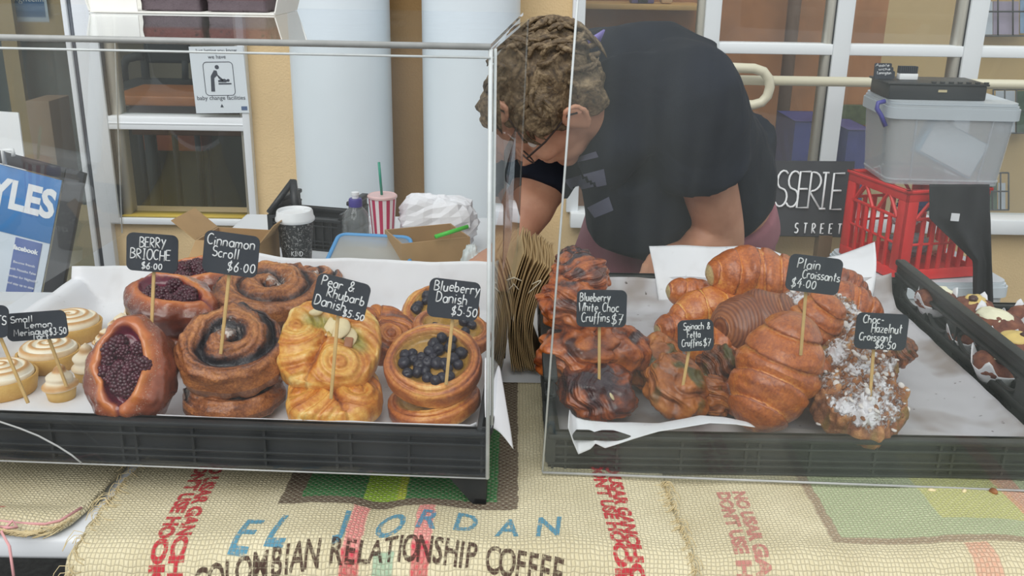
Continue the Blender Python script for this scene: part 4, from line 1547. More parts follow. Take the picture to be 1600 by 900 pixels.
# --------------------------------------------------------------- berry brioches
def brioche(R, H, seed, label, px, py, Y, rot, nb=15):
    r = put('berry_brioche', label, 'pastry', 'berry brioches', px, py, Y, rot)
    m = brioche_mesh(R, H, seed)
    m.build('bun', M_brioche, r)
    rnd = random.Random(int(seed * 7))
    pts = poisson(nb, rnd, lambda x, y: (abs(x + .04) / .44) ** 1.7 + (abs(y - .02) / .60) ** 1.7 < 1.0, 0.20)
    scatter(r, 'berry', RASP, [(x * R, y * R, top_z(m, x * R, y * R) + 0.0035) for x, y in pts], rnd, 1.15, 1.6)
    return r
brioche(0.0565, 0.034, 1.0, 'berry brioche at the tray front, split open and tilted to show dark berries', 209, 582, 1.045, (RD(52), RD(-4), RD(4)), 17)
brioche(0.0560, 0.030, 2.0, 'berry brioche on top of the pile behind the berry brioche tag', 268, 478, 1.185, (RD(12), RD(6), RD(70)), 15)
brioche(0.0540, 0.022, 3.0, 'squashed berry brioche underneath the upper brioche, leaking red juice', 258, 520, 1.190, (RD(10), 0, RD(20)), 12)
brioche(0.0500, 0.026, 4.0, 'berry brioche farthest back, partly behind the cinnamon scroll tag', 308, 437, 1.385, (RD(16), 0, RD(95)), 12)

# --------------------------------------------------------------- cinnamon scrolls
def scroll(R, H, seed, label, px, py, Y, rot, N=2.2, dark=1.0):
    r = put('cinnamon_scroll', label, 'pastry', 'cinnamon scrolls', px, py, Y, rot)
    scroll_mesh(R, H, seed, N, dark).build('rolled_dough', M_scroll, r)
    return r
scroll(0.0600, 0.021, 1.0, 'cinnamon scroll at the bottom of the front stack, lying on the paper', 362, 618, 1.060, (RD(3), RD(1), 0.4))
scroll(0.0640, 0.034, 2.0, 'dark-swirled cinnamon scroll on top of the front stack with the tag stick in it', 363, 553, 1.060, (RD(26), RD(3), 2.6), 1.6, 1.3)
scroll(0.0740, 0.027, 3.4, 'large round cinnamon scroll at the back, directly below its tag', 418, 461, 1.225, (RD(9), RD(3), 1.2), 2.0, .75)
scroll(0.0660, 0.024, 4.1, 'cinnamon scroll underneath the large back scroll, mostly hidden', 428, 508, 1.215, (RD(4), 0, 4.0))
scroll(0.0420, 0.016, 5.3, 'sugar-dusted cinnamon scroll edge peeping out behind the back scroll', 492, 438, 1.385, (RD(5), 0, 0.3))

# --------------------------------------------------------------- pear and rhubarb danishes
def pear(R, H, seed, label, px, py, Y, rot, ang=0.0, open_=1.0, dark=0.0, fruit=True):
    r = put('pear_danish', label, 'pastry', 'pear danishes', px, py, Y, rot)
    m = pear_mesh(R, H, seed, ang, open_, dark)
    m.build('folded_dough', M_danish, r)
    if fruit:
        ca, sa_ = cos(ang), sin(ang)
        for (u, v, ln, wd, a, tl) in ((-0.52, 0.42, .17, .07, 1.1, .3), (-0.36, 0.36, .22, .09, 1.5, .2), (-0.14, 0.34, .25, .13, 1.7, .1), (0.06, 0.36, .26, .14, 1.9, -.1), (0.28, 0.30, .24, .12, 2.1, -.2), (0.52, 0.06, .22, .10, 2.5, -.3)):
            x, y = u * ca - v * sa_, u * sa_ + v * ca
            z = top_z(m, x * R, y * R)
            M_ = Matrix.Translation((x * R, y * R, z + .0045)) @ Matrix.Rotation(a + ang, 4, 'Z') @ Matrix.Rotation(tl, 4, 'X')
            b = MB()
            b.ball((0, 0, 0), (ln * R, wd * R * 1.15, .0036), None, 20, 10)
            b.v = [M_ @ Vector((p.x, p.y + 0.25 * p.x * p.x / (ln * R), p.z)) for p in b.v]
            b.build('pear_slice', M_pear, r)
        b = MB(); x, y = 0.34 * ca - 0.16 * sa_, 0.34 * sa_ + 0.16 * ca
        b.rbox(-.005, .005, -.007, .007, -.003, .003, .0015, Matrix.Translation((x * R, y * R, top_z(m, x * R, y * R) + .003)))
        b.build('rhubarb_piece', M_rhubarb, r)
    return r
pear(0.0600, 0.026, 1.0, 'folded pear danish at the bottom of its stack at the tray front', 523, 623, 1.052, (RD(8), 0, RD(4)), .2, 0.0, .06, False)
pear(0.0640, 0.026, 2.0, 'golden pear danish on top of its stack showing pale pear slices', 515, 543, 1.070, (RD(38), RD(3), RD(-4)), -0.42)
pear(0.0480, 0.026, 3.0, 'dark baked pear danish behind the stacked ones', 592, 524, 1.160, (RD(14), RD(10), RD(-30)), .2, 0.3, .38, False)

# --------------------------------------------------------------- blueberry danishes
def blue(R, H, seed, label, px, py, Y, rot, nb=22):
    r = put('blueberry_danish', label, 'pastry', 'blueberry danishes', px, py, Y, rot)
    m = blue_mesh(R, H, seed)
    m.build('spiral_dough', M_bluedanish, r)
    rnd = random.Random(int(seed * 11))
    pts = poisson(nb, rnd, lambda x, y: x * x + y * y < 0.64 ** 2 and not (x < -0.05 and y > 0.05 and x > -.4), 0.15)
    scatter(r, 'blueberry', BLUB, [(x * R, y * R, top_z(m, x * R, y * R) + 0.004) for x, y in pts], rnd, 1.0, 1.4)
    return r
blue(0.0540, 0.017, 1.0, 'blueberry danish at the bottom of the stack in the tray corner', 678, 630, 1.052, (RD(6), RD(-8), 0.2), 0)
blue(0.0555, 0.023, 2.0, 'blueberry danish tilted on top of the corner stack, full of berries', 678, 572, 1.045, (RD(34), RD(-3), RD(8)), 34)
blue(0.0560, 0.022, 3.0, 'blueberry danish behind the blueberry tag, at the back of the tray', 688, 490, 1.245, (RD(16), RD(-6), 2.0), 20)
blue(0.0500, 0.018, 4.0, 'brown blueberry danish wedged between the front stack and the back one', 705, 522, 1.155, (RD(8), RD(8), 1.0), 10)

# --------------------------------------------------------------- right tray: blueberry cruffins
def cruffin(rx, ry, rz, seed, label, px, py, Y, rot, mat=None, group='blueberry cruffins', name='blueberry_cruffin', **kw):
    r = put(name, label, 'pastry', group, px, py, Y, rot)
    cruffin_mesh(rx, ry, rz, seed, **kw).build('twisted_dough', mat or M_cruffin, r)
    return r
c = cruffin(0.053, 0.050, 0.030, 1.0, 'dark glazed cruffin at the bottom of the stack, almond flake on it', 932, 612, 1.180, (RD(16), RD(4), RD(-20)), dark=.22, glaze=.5, fold=.12)
b = MB(); b.ball((0, 0, 0), (.006, .003, .0015), Matrix.Rotation(.9, 3, 'Y'), 12, 8); b.build('almond_flake', M_pear, c, loc=(.026, -.030, .023))
cruffin(0.060, 0.052, 0.036, 2.3, 'wide cruffin in the middle of the stack with the tag stick in front', 905, 547, 1.205, (RD(8), RD(-8), RD(25)), lobes=1.6, twist=1.4, fold=.24)
cruffin(0.034, 0.040, 0.038, 3.1, 'small right half of a cruffin squeezed against the middle of the stack', 966, 545, 1.215, (RD(10), RD(15), RD(60)), lobes=2.0, twist=1.2, dark=.05)
cruffin(0.045, 0.045, 0.037, 4.2, 'cruffin third up the stack, partly behind its tag', 893, 475, 1.230, (RD(10), RD(5), RD(80)), lobes=1.7, dark=.05)
cruffin(0.040, 0.042, 0.030, 5.4, 'glossy cruffin topping the stack beside the paper bags', 905, 432, 1.265, (RD(10), 0, RD(140)), lobes=1.5, glaze=.25, dark=.1)
cruffin(0.026, 0.026, 0.018, 6.6, 'dark cruffin tip at the very back of the stack', 898, 405, 1.330, (0, 0, 0.5), dark=.35, glaze=.3)
# spinach cruffins
sp = dict(mat=M_spincruffin, group='spinach cruffins', name='spinach_cruffin')
cruffin(0.036, 0.044, 0.034, 7.2, 'spinach cruffin curled at the back, greens showing on its top', 1022, 566, 1.255, (RD(20), 0, RD(-30)), lobes=1.1, twist=1.5, glaze=.16, **sp)
cruffin(0.040, 0.048, 0.035, 8.1, 'spinach cruffin at the front with the tag stick in it', 1058, 606, 1.170, (RD(30), RD(6), RD(25)), lobes=1.2, twist=2.4, **sp)
cruffin(0.026, 0.036, 0.026, 9.5, 'small end of a spinach cruffin right of the front one', 1105, 632, 1.190, (RD(10), 0, RD(50)), lobes=1.1, **sp)
cruffin(0.032, 0.036, 0.036, 10.3, 'dark brown spinach cruffin standing left of the big croissant', 1124, 583, 1.250, (RD(12), 0, 0), lobes=1.2, twist=3.2, dark=.35, **sp)

# --------------------------------------------------------------- croissants
def croi(L, R, bend, seed, label, px, py, Y, axis_px, up=(0, -0.45, 1), depth=0.0, mat=None, **kw):
    """axis_px: direction of the roll in the picture; depth: how much it runs away from the viewer"""
    c0 = P(px, py, Y)
    right = Vector((1, 0, 0)); upw = Vector((0, 0.30, 0.95))
    ax = (right * axis_px[0] - upw * axis_px[1] + Vector((0, 1, 0)) * depth).normalized()
    r = empty('croissant', c0, label, 'croissant', 'plain croissants')
    r.rotation_euler = frame((0, 0, 0), ax, up).to_euler()
    croissant_mesh(L, R, bend, seed, **kw).build('rolled_dough', mat or M_croissant, r)
    return r
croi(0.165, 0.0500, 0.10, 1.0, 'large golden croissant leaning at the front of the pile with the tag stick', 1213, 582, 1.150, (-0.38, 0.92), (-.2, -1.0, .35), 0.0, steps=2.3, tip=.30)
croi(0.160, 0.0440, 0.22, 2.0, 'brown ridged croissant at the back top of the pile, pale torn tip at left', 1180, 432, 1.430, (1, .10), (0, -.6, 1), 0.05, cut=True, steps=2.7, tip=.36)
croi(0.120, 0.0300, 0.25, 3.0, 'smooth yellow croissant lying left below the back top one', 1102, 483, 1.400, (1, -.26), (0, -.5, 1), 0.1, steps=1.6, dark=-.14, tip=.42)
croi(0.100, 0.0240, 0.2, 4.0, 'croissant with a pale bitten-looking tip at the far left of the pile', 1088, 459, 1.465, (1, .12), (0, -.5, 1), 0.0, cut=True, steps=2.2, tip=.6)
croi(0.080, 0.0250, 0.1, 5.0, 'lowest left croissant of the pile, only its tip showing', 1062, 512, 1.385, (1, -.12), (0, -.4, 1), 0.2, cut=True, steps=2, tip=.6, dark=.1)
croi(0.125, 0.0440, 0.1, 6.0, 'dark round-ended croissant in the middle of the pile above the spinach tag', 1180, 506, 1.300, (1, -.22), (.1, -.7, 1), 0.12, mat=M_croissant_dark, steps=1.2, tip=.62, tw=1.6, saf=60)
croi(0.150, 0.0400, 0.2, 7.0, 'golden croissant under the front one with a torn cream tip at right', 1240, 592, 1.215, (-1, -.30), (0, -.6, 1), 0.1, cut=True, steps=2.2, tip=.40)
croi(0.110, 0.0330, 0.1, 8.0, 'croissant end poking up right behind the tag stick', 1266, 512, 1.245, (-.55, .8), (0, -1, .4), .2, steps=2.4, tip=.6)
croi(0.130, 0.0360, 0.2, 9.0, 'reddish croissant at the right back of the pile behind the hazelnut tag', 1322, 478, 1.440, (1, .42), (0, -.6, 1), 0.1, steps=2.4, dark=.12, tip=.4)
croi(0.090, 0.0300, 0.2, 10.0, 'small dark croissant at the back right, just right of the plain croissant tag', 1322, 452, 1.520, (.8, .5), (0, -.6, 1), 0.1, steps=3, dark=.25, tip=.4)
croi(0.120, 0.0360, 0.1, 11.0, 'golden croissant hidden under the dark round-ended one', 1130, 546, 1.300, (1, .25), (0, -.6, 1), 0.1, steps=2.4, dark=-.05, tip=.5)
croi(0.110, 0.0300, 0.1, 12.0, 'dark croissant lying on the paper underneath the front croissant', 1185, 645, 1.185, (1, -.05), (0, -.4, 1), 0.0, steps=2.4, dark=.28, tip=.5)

# --------------------------------------------------------------- chocolate hazelnut croissants
NUT = [simple('roasted_nut', (140, 92, 58), 0.6, 80, 0.3), simple('sugared_nut', (224, 218, 214), 0.8, 80, 0.1)]
def choc(R, H, seed, label, px, py, Y, rot, ax=1.0, nn=34):
    r = put('hazelnut_croissant', label, 'croissant', 'sugar-dusted hazelnut croissants', px, py, Y, rot)
    m = crumb_mesh(R, H, seed, ax)
    m.build('crumbed_dough', M_choc, r)
    rnd = random.Random(int(seed * 5))
    for (x, y) in poisson(nn, rnd, lambda x, y: x * x + y * y < .90, 0.10):
        b = MB()
        w = rnd.uniform(.0024, .0056)
        b.ball((0, 0, 0), (w, w * rnd.uniform(.5, .9), w * rnd.uniform(.35, .6)), Euler((rnd.uniform(-.7, .7), rnd.uniform(-.7, .7), rnd.uniform(0, 6))).to_matrix(), 8, 6)
        b.build('nut_piece', NUT[0] if rnd.random() < .45 else NUT[1], r, loc=(x * R * ax, y * R, top_z(m, x * R * ax, y * R) + .001))
    return r
choc(0.0570, 0.030, 1.0, 'sugar-dusted hazelnut croissant at the tray front below its tag', 1340, 638, 1.130, (RD(22), RD(2), .3), 1.03, 80)
choc(0.0510, 0.026, 2.0, 'hazelnut croissant in the middle, directly behind the front one', 1338, 572, 1.195, (RD(16), RD(3), 1.4), 1.05, 54)
choc(0.0530, 0.026, 3.0, 'hazelnut croissant leaning back between the plain croissants and its tag', 1300, 508, 1.300, (RD(30), RD(22), 0.8), .95, 44)
choc(0.0340, 0.022, 4.0, 'snow-white sugared hazelnut croissant end under the plain croissant tag', 1252, 480, 1.375, (RD(26), 0, .2), 1.0, 16)
cruffin(0.024, 0.03, 0.022, 12.2, 'brown pastry end behind the right edge of the hazelnut tag', 1402, 548, 1.260, (0, 0, 0), mat=M_spincruffin, group='stray pastries', name='pastry_end', dark=.3)

# --------------------------------------------------------------- far tray: muffins in paper
M_muffin = crust('muffin_crumb', [(0, (160, 104, 76)), (0.4, (128, 78, 60)), (0.7, (98, 56, 48)), (1, (60, 36, 34))], 0.75, 0.0, noise_scale=60, spread=0.6, grain=0.4, bump=0.8)
M_icew = simple('cream_icing', (238, 234, 204), 0.35, 40, 0.05)
M_icey = simple('yellow_icing', (226, 196, 118), 0.35, 40, 0.06)
M_choco = simple('chocolate', (78, 50, 44), 0.3, 40, 0.15)
M_wrap = paper_mat('muffin_wrap_paper', 0.0)
def muffin(R, seed, icing, label, px, py, Y, drop=True):
    r = put('muffin', label, 'muffin', 'muffins in white paper', px, py, Y, (RD(6), 0, seed))
    m = MB()
    def d(q): return 0.10 * nz(q.x, q.y, q.z, 3, seed) + 0.05 * nz(q.x, q.y, q.z, 8, seed)
    m.ball((0, 0, 0), (R, R, R * .62), None, 44, 26, disp=d)
    tone = [0.45 + 0.4 * nz(v.x, v.y, v.z, 90, seed) for v in m.v]
    m.a['tone'] = tone
    m.build('crumb', M_muffin, r)
    # pointed paper wrap
    w = MB(); rings = []
    for q in range(7):
        f = q / 6
        ring = []
        for k in range(48):
            a = 2 * pi * k / 48
            pk = max(0, cos(4 * a + seed)) ** 2
            rr = R * (0.66 + 0.40 * f + 0.16 * f * pk)
            ring.append(Vector((rr * cos(a), rr * sin(a), -R * .75 + R * f * (0.70 + 0.62 * pk))))
        rings.append(ring)
    w.loft(rings, False)
    o = w.build('paper_wrap', M_wrap, r, recalc=False)
    md = o.modifiers.new('t', 'SOLIDIFY'); md.thickness = .0006
    if icing:
        i_ = MB()
        def di(q): return 0.20 * nz(q.x, q.y, q.z, 2.2, seed + 4)
        i_.ball((R * .12, 0, R * .38), (R * .68, R * .58, R * .30), None, 32, 18, disp=di)
        i_.build('icing', icing, r)
    if drop:
        c_ = MB(); c_.ball((R * -.15, R * .1, R * .66), (R * .24, R * .2, R * .16), None, 16, 10, disp=lambda q: .15 * nz(q.x, q.y, q.z, 3, seed))
        c_.build('chocolate_drop', M_choco, r)
    return r
muffin(.032, .4, M_icew, 'muffin with a pale cream dome next to the croissant tray side', 1462, 468, 1.50, False)
muffin(.036, 1.1, M_icey, 'muffin with yellow icing and a chocolate drop at the back of its tray', 1520, 486, 1.475)
muffin(.042, 2.2, M_icew, 'reddish muffin with white icing dripping to the right', 1556, 512, 1.400, False)
muffin(.036, 3.0, M_icey, 'muffin with yellow icing and dark chocolate at the photo\'s right edge', 1590, 545, 1.310)
muffin(.032, 4.1, None, 'plain muffin in torn white paper close to the croissant tray side', 1516, 524, 1.390, False)
muffin(.034, 5.2, M_icew, 'front muffin of the far tray, cream icing against the tray side', 1560, 570, 1.270, False)
muffin(.034, 6.2, None, 'plain muffin at the far right back, half outside the photo', 1606, 500, 1.47, False)

for o in list(COL.objects):
    if o.parent is None and o.type == 'EMPTY' and o.get('category') in ('pastry', 'croissant'):
        settle(o, (LFZ if o.location.x < -0.03 else RFZ) + 0.006)
# ------------------------------------------------------------------ price tags on sticks
M_slate = simple('black_tag_board', (44, 50, 60), 0.75, 50, 0.10)
M_chalk = simple('white_chalk_pen', (236, 238, 240), 0.8)
M_stick = simple('bamboo_stick', (214, 178, 116), 0.6, 60, 0.12)

def rrect(w, h, r, n=6):
    pts = []
    for cx, cy, a0 in ((w / 2 - r, h / 2 - r, 0), (-w / 2 + r, h / 2 - r, 90), (-w / 2 + r, -h / 2 + r, 180), (w / 2 - r, -h / 2 + r, 270)):
        for i in range(n + 1):
            a = radians(a0 + 90 * i / n)
            pts.append((cx + r * cos(a), cy + r * sin(a)))
    return pts
def plate(mb, pts, z0, z1, M=None, mi=0):
    n = len(pts)
    vs = [Vector((x, y, z0)) for x, y in pts] + [Vector((x, y, z1)) for x, y in pts]
    if M is not None: vs = [M @ v for v in vs]
    fs = [tuple(reversed(range(n))), tuple(range(n, 2 * n))] + [(i, (i + 1) % n, n + (i + 1) % n, n + i) for i in range(n)]
    mb.add(vs, fs, mi)

def lettering(mb, text, x, y, h, rad, M, rot=0.0, rnd=None, jit=0.05, squeeze=1.0, width=None):
    st, w = strokes(text, h, .15, jit, rnd, 0.08)
    k = squeeze if width is None else width / w
    for s in st:
        pts = [M @ Vector((x + px * k * cos(rot) - py * sin(rot), y + px * k * sin(rot) + py * cos(rot), 0.0)) for px, py in s]
        if len(pts) < 2: continue
        mb.tube(pts, rad, 6)

def price_tag(label, cx, cy, w, h, rot, Y, stick_top, stick_base, Yb, lines, yaw=0.0, thick=1.0, seed=0):
    """cx, cy, w, h in photograph pixels; lines: (text, x, y, height, width) in fractions of the board"""
    c = P(cx, cy, Y)
    s = mpp(c)
    r = empty('price_tag', c, label, 'price tag', 'handwritten price tags')
    X = (Vector((cos(yaw), sin(yaw), 0)))
    Z = Vector((0.0, 0.16, 0.987))
    Z = (Z - X * Z.dot(X)).normalized()
    N = X.cross(Z)                      # towards the camera
    a = radians(-rot) - ROLL
    Xr = X * cos(a) + Z * sin(a); Zr = -X * sin(a) + Z * cos(a)
    M = Matrix((Xr, Zr, N)).transposed().to_4x4()
    W, H = w * s, h * s * 1.03
    m = MB(); plate(m, rrect(W, H, 0.0075), -0.0011, 0.0011, M)
    m.build('board', M_slate, r, sharp=40)
    rnd = random.Random(seed)
    m = MB()
    Mt = M @ Matrix.Translation((0, 0, 0.0013))
    for (t, x, y, hh, ww) in lines:
        lettering(m, t, (x - .5) * W, (.5 - y) * H, hh * H, 0.00076 * thick, Mt, 0, rnd, .05, width=ww * W)
    m.build('lettering', M_chalk, r)
    a_ = P(stick_top[0], stick_top[1] - 14, Y + 0.0022 + 0.001) - c + Vector((0, .0045, 0)); b_ = P(stick_base[0], stick_base[1] + 8, Yb) - c
    d = (b_ - a_).normalized()
    m = MB()
    fr = frame((0, 0, 0), d, N)
    L = (b_ - a_).length
    m.rbox(0, L, -0.0019, 0.0019, -0.0013, 0.0013, 0.0006, Matrix.Translation(a_) @ fr)
    m.build('stick', M_stick, r)
    return r
price_tag('price tag reading BERRY BRIOCHE, stuck in the front berry brioche', 238, 395, 80, 58, 2.5, 1.055, (239, 425), (236, 527), 1.045,
          [('BERRY', .26, .36, .26, .50), ('BRIOCHE', .08, .68, .27, .78), ('$6.00', .30, .93, .18, .40)], seed=1)
price_tag('price tag reading Cinnamon Scroll, stuck in the top front scroll', 361, 397, 86, 64, 6, 1.020, (358, 430), (345, 545), 1.015,
          [('Cinnamon', .06, .33, .24, .86), ('Scroll', .17, .60, .24, .48), ('$6.00', .46, .90, .24, .50)], seed=2)
price_tag('price tag reading Pear & Rhubarb Danish on the pear danish stack', 533, 464, 85, 58, 13, 0.985, (528, 498), (517, 615), 0.980,
          [('Pear &', .10, .30, .26, .60), ('Rhubarb', .24, .58, .26, .70), ('Danish', .05, .86, .27, .58), ('$5.50', .60, .98, .19, .40)], seed=3)
price_tag('price tag reading Blueberry Danish in the tray corner', 709, 468, 80, 60, 5, 1.000, (708, 500), (697, 593), 0.995,
          [('Blueberry', .10, .30, .26, .88), ('Danish', .16, .60, .27, .60), ('$5.50', .48, .90, .24, .50)], seed=4)
price_tag('price tag reading Small Lemon Meringue Tart above the tarts', 57, 509, 96, 43, -6, 1.065, (70, 535), (104, 596), 1.075,
          [('Small', .10, .34, .22, .36), ('Lemon', .32, .56, .22, .44), ('Meringue', .12, .82, .24, .56), ('Tart', .40, .99, .20, .28), ('$3.50', .70, .86, .26, .28)], seed=5, thick=.9)
price_tag('price tag cut off by the left photo edge, its stick crossing the nearest lemon tart', -22, 500, 70, 50, 4, 1.020, (-4, 540), (44, 622), 1.015,
          [('TARTS', .36, .58, .26, .60)], seed=6)
price_tag('price tag reading Blueberry White Choc Cruffins on the cruffin stack', 940, 482, 78, 57, -1, 1.130, (937, 513), (936, 606), 1.128,
          [('Blueberry', .06, .30, .23, .60), ('White Choc', .04, .58, .24, .80), ('Cruffins', .10, .86, .25, .56), ('$7', .70, .92, .28, .22)], seed=7)
price_tag('price tag reading Spinach & Fetta Cruffins, the smallest tag, leaning right', 1087, 524, 56, 48, -5, 1.110, (1080, 550), (1063, 617), 1.105,
          [('Spinach &', .16, .30, .22, .74), ('Fetta', .26, .56, .22, .36), ('Cruffins', .10, .84, .23, .56), ('$7', .70, .86, .24, .20)], seed=8, thick=.85)
price_tag('price tag reading Plain Croissants above the large front croissant', 1272, 429, 84, 56, 5, 1.085, (1262, 458), (1251, 547), 1.082,
          [('Plain', .16, .36, .27, .42), ('Croissants', .28, .62, .24, .70), ('$4.00', .10, .90, .26, .46)], seed=9)
price_tag('price tag reading Choc-Hazelnut Croissant above the sugared croissants', 1377, 518, 81, 56, 1, 1.085, (1368, 548), (1358, 630), 1.080,
          [('Choc-', .12, .28, .22, .40), ('Hazelnut', .30, .53, .25, .58), ('Croissant', .08, .76, .22, .62), ('$6.50', .40, .97, .20, .40)], seed=10)
# ------------------------------------------------------------------ things behind the trays, at the left
M_card = simple('brown_cardboard', (176, 142, 98), 0.8, 20, 0.08)
M_kraft = simple('brown_kraft_paper', (176, 150, 108), 0.8, 30, 0.10, 0.2, 120)
M_twine = simple('white_paper_twine', (226, 218, 196), 0.8)
M_whitep = simple('white_plastic', (236, 238, 240), 0.35)
ST = TZ + 0.0005

# coffee cup
o_ = P(466, 426, 1.85); o_.z = ST
cup = empty('coffee_cup', o_, 'black takeaway coffee cup with white scribble print and white lid', 'cup')
t = NT('scribble_print')
co = t.coord()
mp = t.n('ShaderNodeMapping'); mp.inputs['Scale'].default_value = (60, 60, 60); t.l(co, mp.inputs[0])
n1 = t.noise(mp.outputs[0], 1.6, 2, .5, 1.5)
ln = t.math('ABSOLUTE', t.math('SUBTRACT', n1, 0.5))
msk = t.math('SUBTRACT', 1.0, t.math('MULTIPLY', ln, 34.0, clamp=True), clamp=True)
n2 = t.noise(mp.outputs[0], 3.1, 1, .5)
msk = t.math('MULTIPLY', msk, t.math('MULTIPLY', t.math('SUBTRACT', n2, .40), 8.0, clamp=True))
M_cup = t.done(t.bsdf(t.mix(t.math('MULTIPLY', msk, .75), lin((38, 40, 42)), lin((200, 200, 196))), 0.5))
m = MB(); m.lathe([(.0004, 0), (.026, 0), (.0265, .002), (.0355, .108), (.034, .109), (.0004, .104)], None, 48)
m.build('cup_body', M_cup, cup, sharp=40)
m = MB(); m.lathe([(.0366, .104), (.0388, .106), (.0388, .111), (.0368, .114), (.0355, .124), (.0338, .1265), (.0318, .1250), (.0310, .1205), (.0004, .1200)], None, 48)
m.rbox(.018, .0335, -.006, .006, .120, .1285, .002)
m.build('lid', M_whitep, cup, sharp=50)
mt = MB(); lettering(mt, 'KIND', -.010, .040, .009, .0006, Matrix.Translation((0.006, -.0302, 0)) @ Matrix.Rotation(radians(90), 4, 'X'))
mt.build('lettering', M_chalk, cup)

# water bottle
M_pet = clear_mat('clear_bottle_plastic', (0.93, 0.95, 0.95), 0.12, (200, 206, 206), 1.2, smear=False)
o_ = P(559, 410, 1.96); o_.z = ST
bt_ = empty('water_bottle', o_, 'clear plastic water bottle with a purple cap and white sport top', 'bottle')
m = MB(); m.lathe([(.0004, 0), (.026, 0), (.030, .004), (.030, .03), (.0285, .034), (.030, .038), (.030, .060), (.0285, .064), (.030, .068), (.029, .080), (.024, .094), (.016, .104), (.013, .108), (.013, .116), (.0004, .116)], None, 40)
m.build('bottle_body', M_pet, bt_, sharp=50)
m = MB(); m.lathe([(.0142, .108), (.0142, .122), (.0125, .125), (.0004, .125)], None, 28)
m.build('cap', simple('purple_cap', (64, 54, 138), 0.4), bt_, sharp=40)
m = MB(); m.lathe([(.0070, .1252), (.0070, .131), (.0080, .132), (.0080, .138), (.0004, .139)], None, 20)
m.build('sport_top', M_whitep, bt_, sharp=40)

# striped milkshake cup
o_ = P(600, 400, 1.99); o_.z = ST
sc_ = empty('striped_cup', o_, 'pink and white striped milkshake cup with a lid and straw', 'cup')
t = NT('striped_paper')
sep = t.n('ShaderNodeSeparateXYZ'); t.l(t.coord(), sep.inputs[0])
ang = t.math('ARCTAN2', sep.outputs[1], sep.outputs[0])
sn = t.math('GREATER_THAN', t.math('SINE', t.math('MULTIPLY', ang, 11.0)), 0.0)
M_stripe = t.done(t.bsdf(t.mix(sn, lin((238, 226, 228)), lin((190, 36, 84))), 0.5))
m = MB(); m.lathe([(.0004, 0), (.0205, 0), (.0295, .122), (.0004, .118)], None, 48)
m.build('cup_body', M_stripe, sc_, sharp=40)
m = MB(); m.lathe([(.0300, .120), (.0316, .1215), (.0316, .1250), (.0290, .1275), (.0280, .1265), (.0004, .1262)], None, 40)
m.build('lid', simple('frosted_pink_lid', (226, 190, 188), 0.3), sc_, sharp=40)
m = MB(); m.tube([(-.001, 0, .126), (-.005, 0, .196)], .0028, 12)
m.build('straw', simple('green_straw', (28, 146, 120), 0.4), sc_)

# blue rimmed food container leaning behind the tray
M_frost = clear_mat('frosted_lid', (0.85, 0.86, 0.84), 0.55, (206, 204, 198), 0.8, smear=False)
M_bluep = simple('sky_blue_plastic', (88, 160, 218), 0.4)
bl = [P(512, 412, 1.735), P(636, 418, 1.735), P(650, 372, 1.84), P(540, 367, 1.84)]
for i, q in enumerate(bl): pass
fc = empty('food_container', (bl[0] + bl[1]) / 2, 'food container with a clear lid edged in sky blue, tipped up behind the left tray', 'container')
X = (bl[1] - bl[0]); W_ = X.length; X.normalize()
upv = (bl[3] + bl[2]) / 2 - (bl[0] + bl[1]) / 2; H_ = upv.length
Z = (upv - X * upv.dot(X)).normalized(); N = X.cross(Z)
Mf = Matrix((X, Z, N)).transposed().to_4x4()
m = MB()
pts = [Mf @ Vector((x * (1 - .10 * (y / H_ + .0)), y + H_ / 2, 0)) for x, y in rrect(W_, H_, .018, 8)]
m.tube(pts, .0045, 8, closed=True)
m.build('rim', M_bluep, fc)
m = MB(); plate(m, [(x * (1 - .1 * y / H_), y + H_ / 2) for x, y in rrect(W_ - .004, H_ - .004, .016, 8)], -.001, .001, Mf)
m.build('lid', M_frost, fc)
m = MB(); 
rings = [[Mf @ Vector((x * k * (1 - .1 * y / H_), y * k + H_ / 2, -d)) for x, y in rrect(W_ - .01, H_ - .01, .016, 8)] for k, d in ((1, .004), (.9, .042))]
m.loft(rings)
m.build('tub', M_frost, fc, sharp=40)
# small clear tub beside it
o_ = P(672, 420, 1.735); o_.z = ST
fc2 = empty('small_tub', o_, 'small frosted plastic tub in front of the open carton', 'container')
m = MB(); plate(m, rrect(.070, .03, .010), 0, .045); m.build('tub', M_frost, fc2, sharp=40)
m = MB(); plate(m, rrect(.076, .036, .012), .0455, .050); m.build('lid', simple('frost_lid', (204, 204, 192), .4), fc2, sharp=40)

# cartons
def carton(label, o_, w, d, h, rot, flaps, mat=M_card, th=.003):
    r = empty('carton', o_, label, 'carton', rot=(0, 0, rot))
    m = MB()
    m.box(-w / 2, w / 2, -d / 2, d / 2, 0, th)
    m.box(-w / 2, w / 2, -d / 2, -d / 2 + th, th, h); m.box(-w / 2, w / 2, d / 2 - th, d / 2, th, h)
    m.box(-w / 2, -w / 2 + th, -d / 2 + th, d / 2 - th, th, h); m.box(w / 2 - th, w / 2, -d / 2 + th, d / 2 - th, th, h)
    m.build('box_body', mat, r, smooth=False)
    for (side, ln, ang) in flaps:
        m = MB()
        if side in 'lr':
            s = -1 if side == 'l' else 1
            M_ = Matrix.Translation((s * w / 2, 0, h)) @ Matrix.Rotation(s * ang, 4, 'Y')
            m.box(-.001, .001, -d / 2, d / 2, 0.001, ln, M_)
        else:
            s = -1 if side == 'f' else 1
            M_ = Matrix.Translation((0, s * d / 2, h)) @ Matrix.Rotation(-s * ang, 4, 'X')
            m.box(-w / 2, w / 2, -.001, .001, 0.001, ln, M_)
        m.build('flap', mat, r, smooth=False)
    return r
o_ = P(668, 430, 1.83); o_.z = ST
c2 = carton('open brown carton with a green straw laid over its edge', o_, .140, .11, .088, RD(24), [])
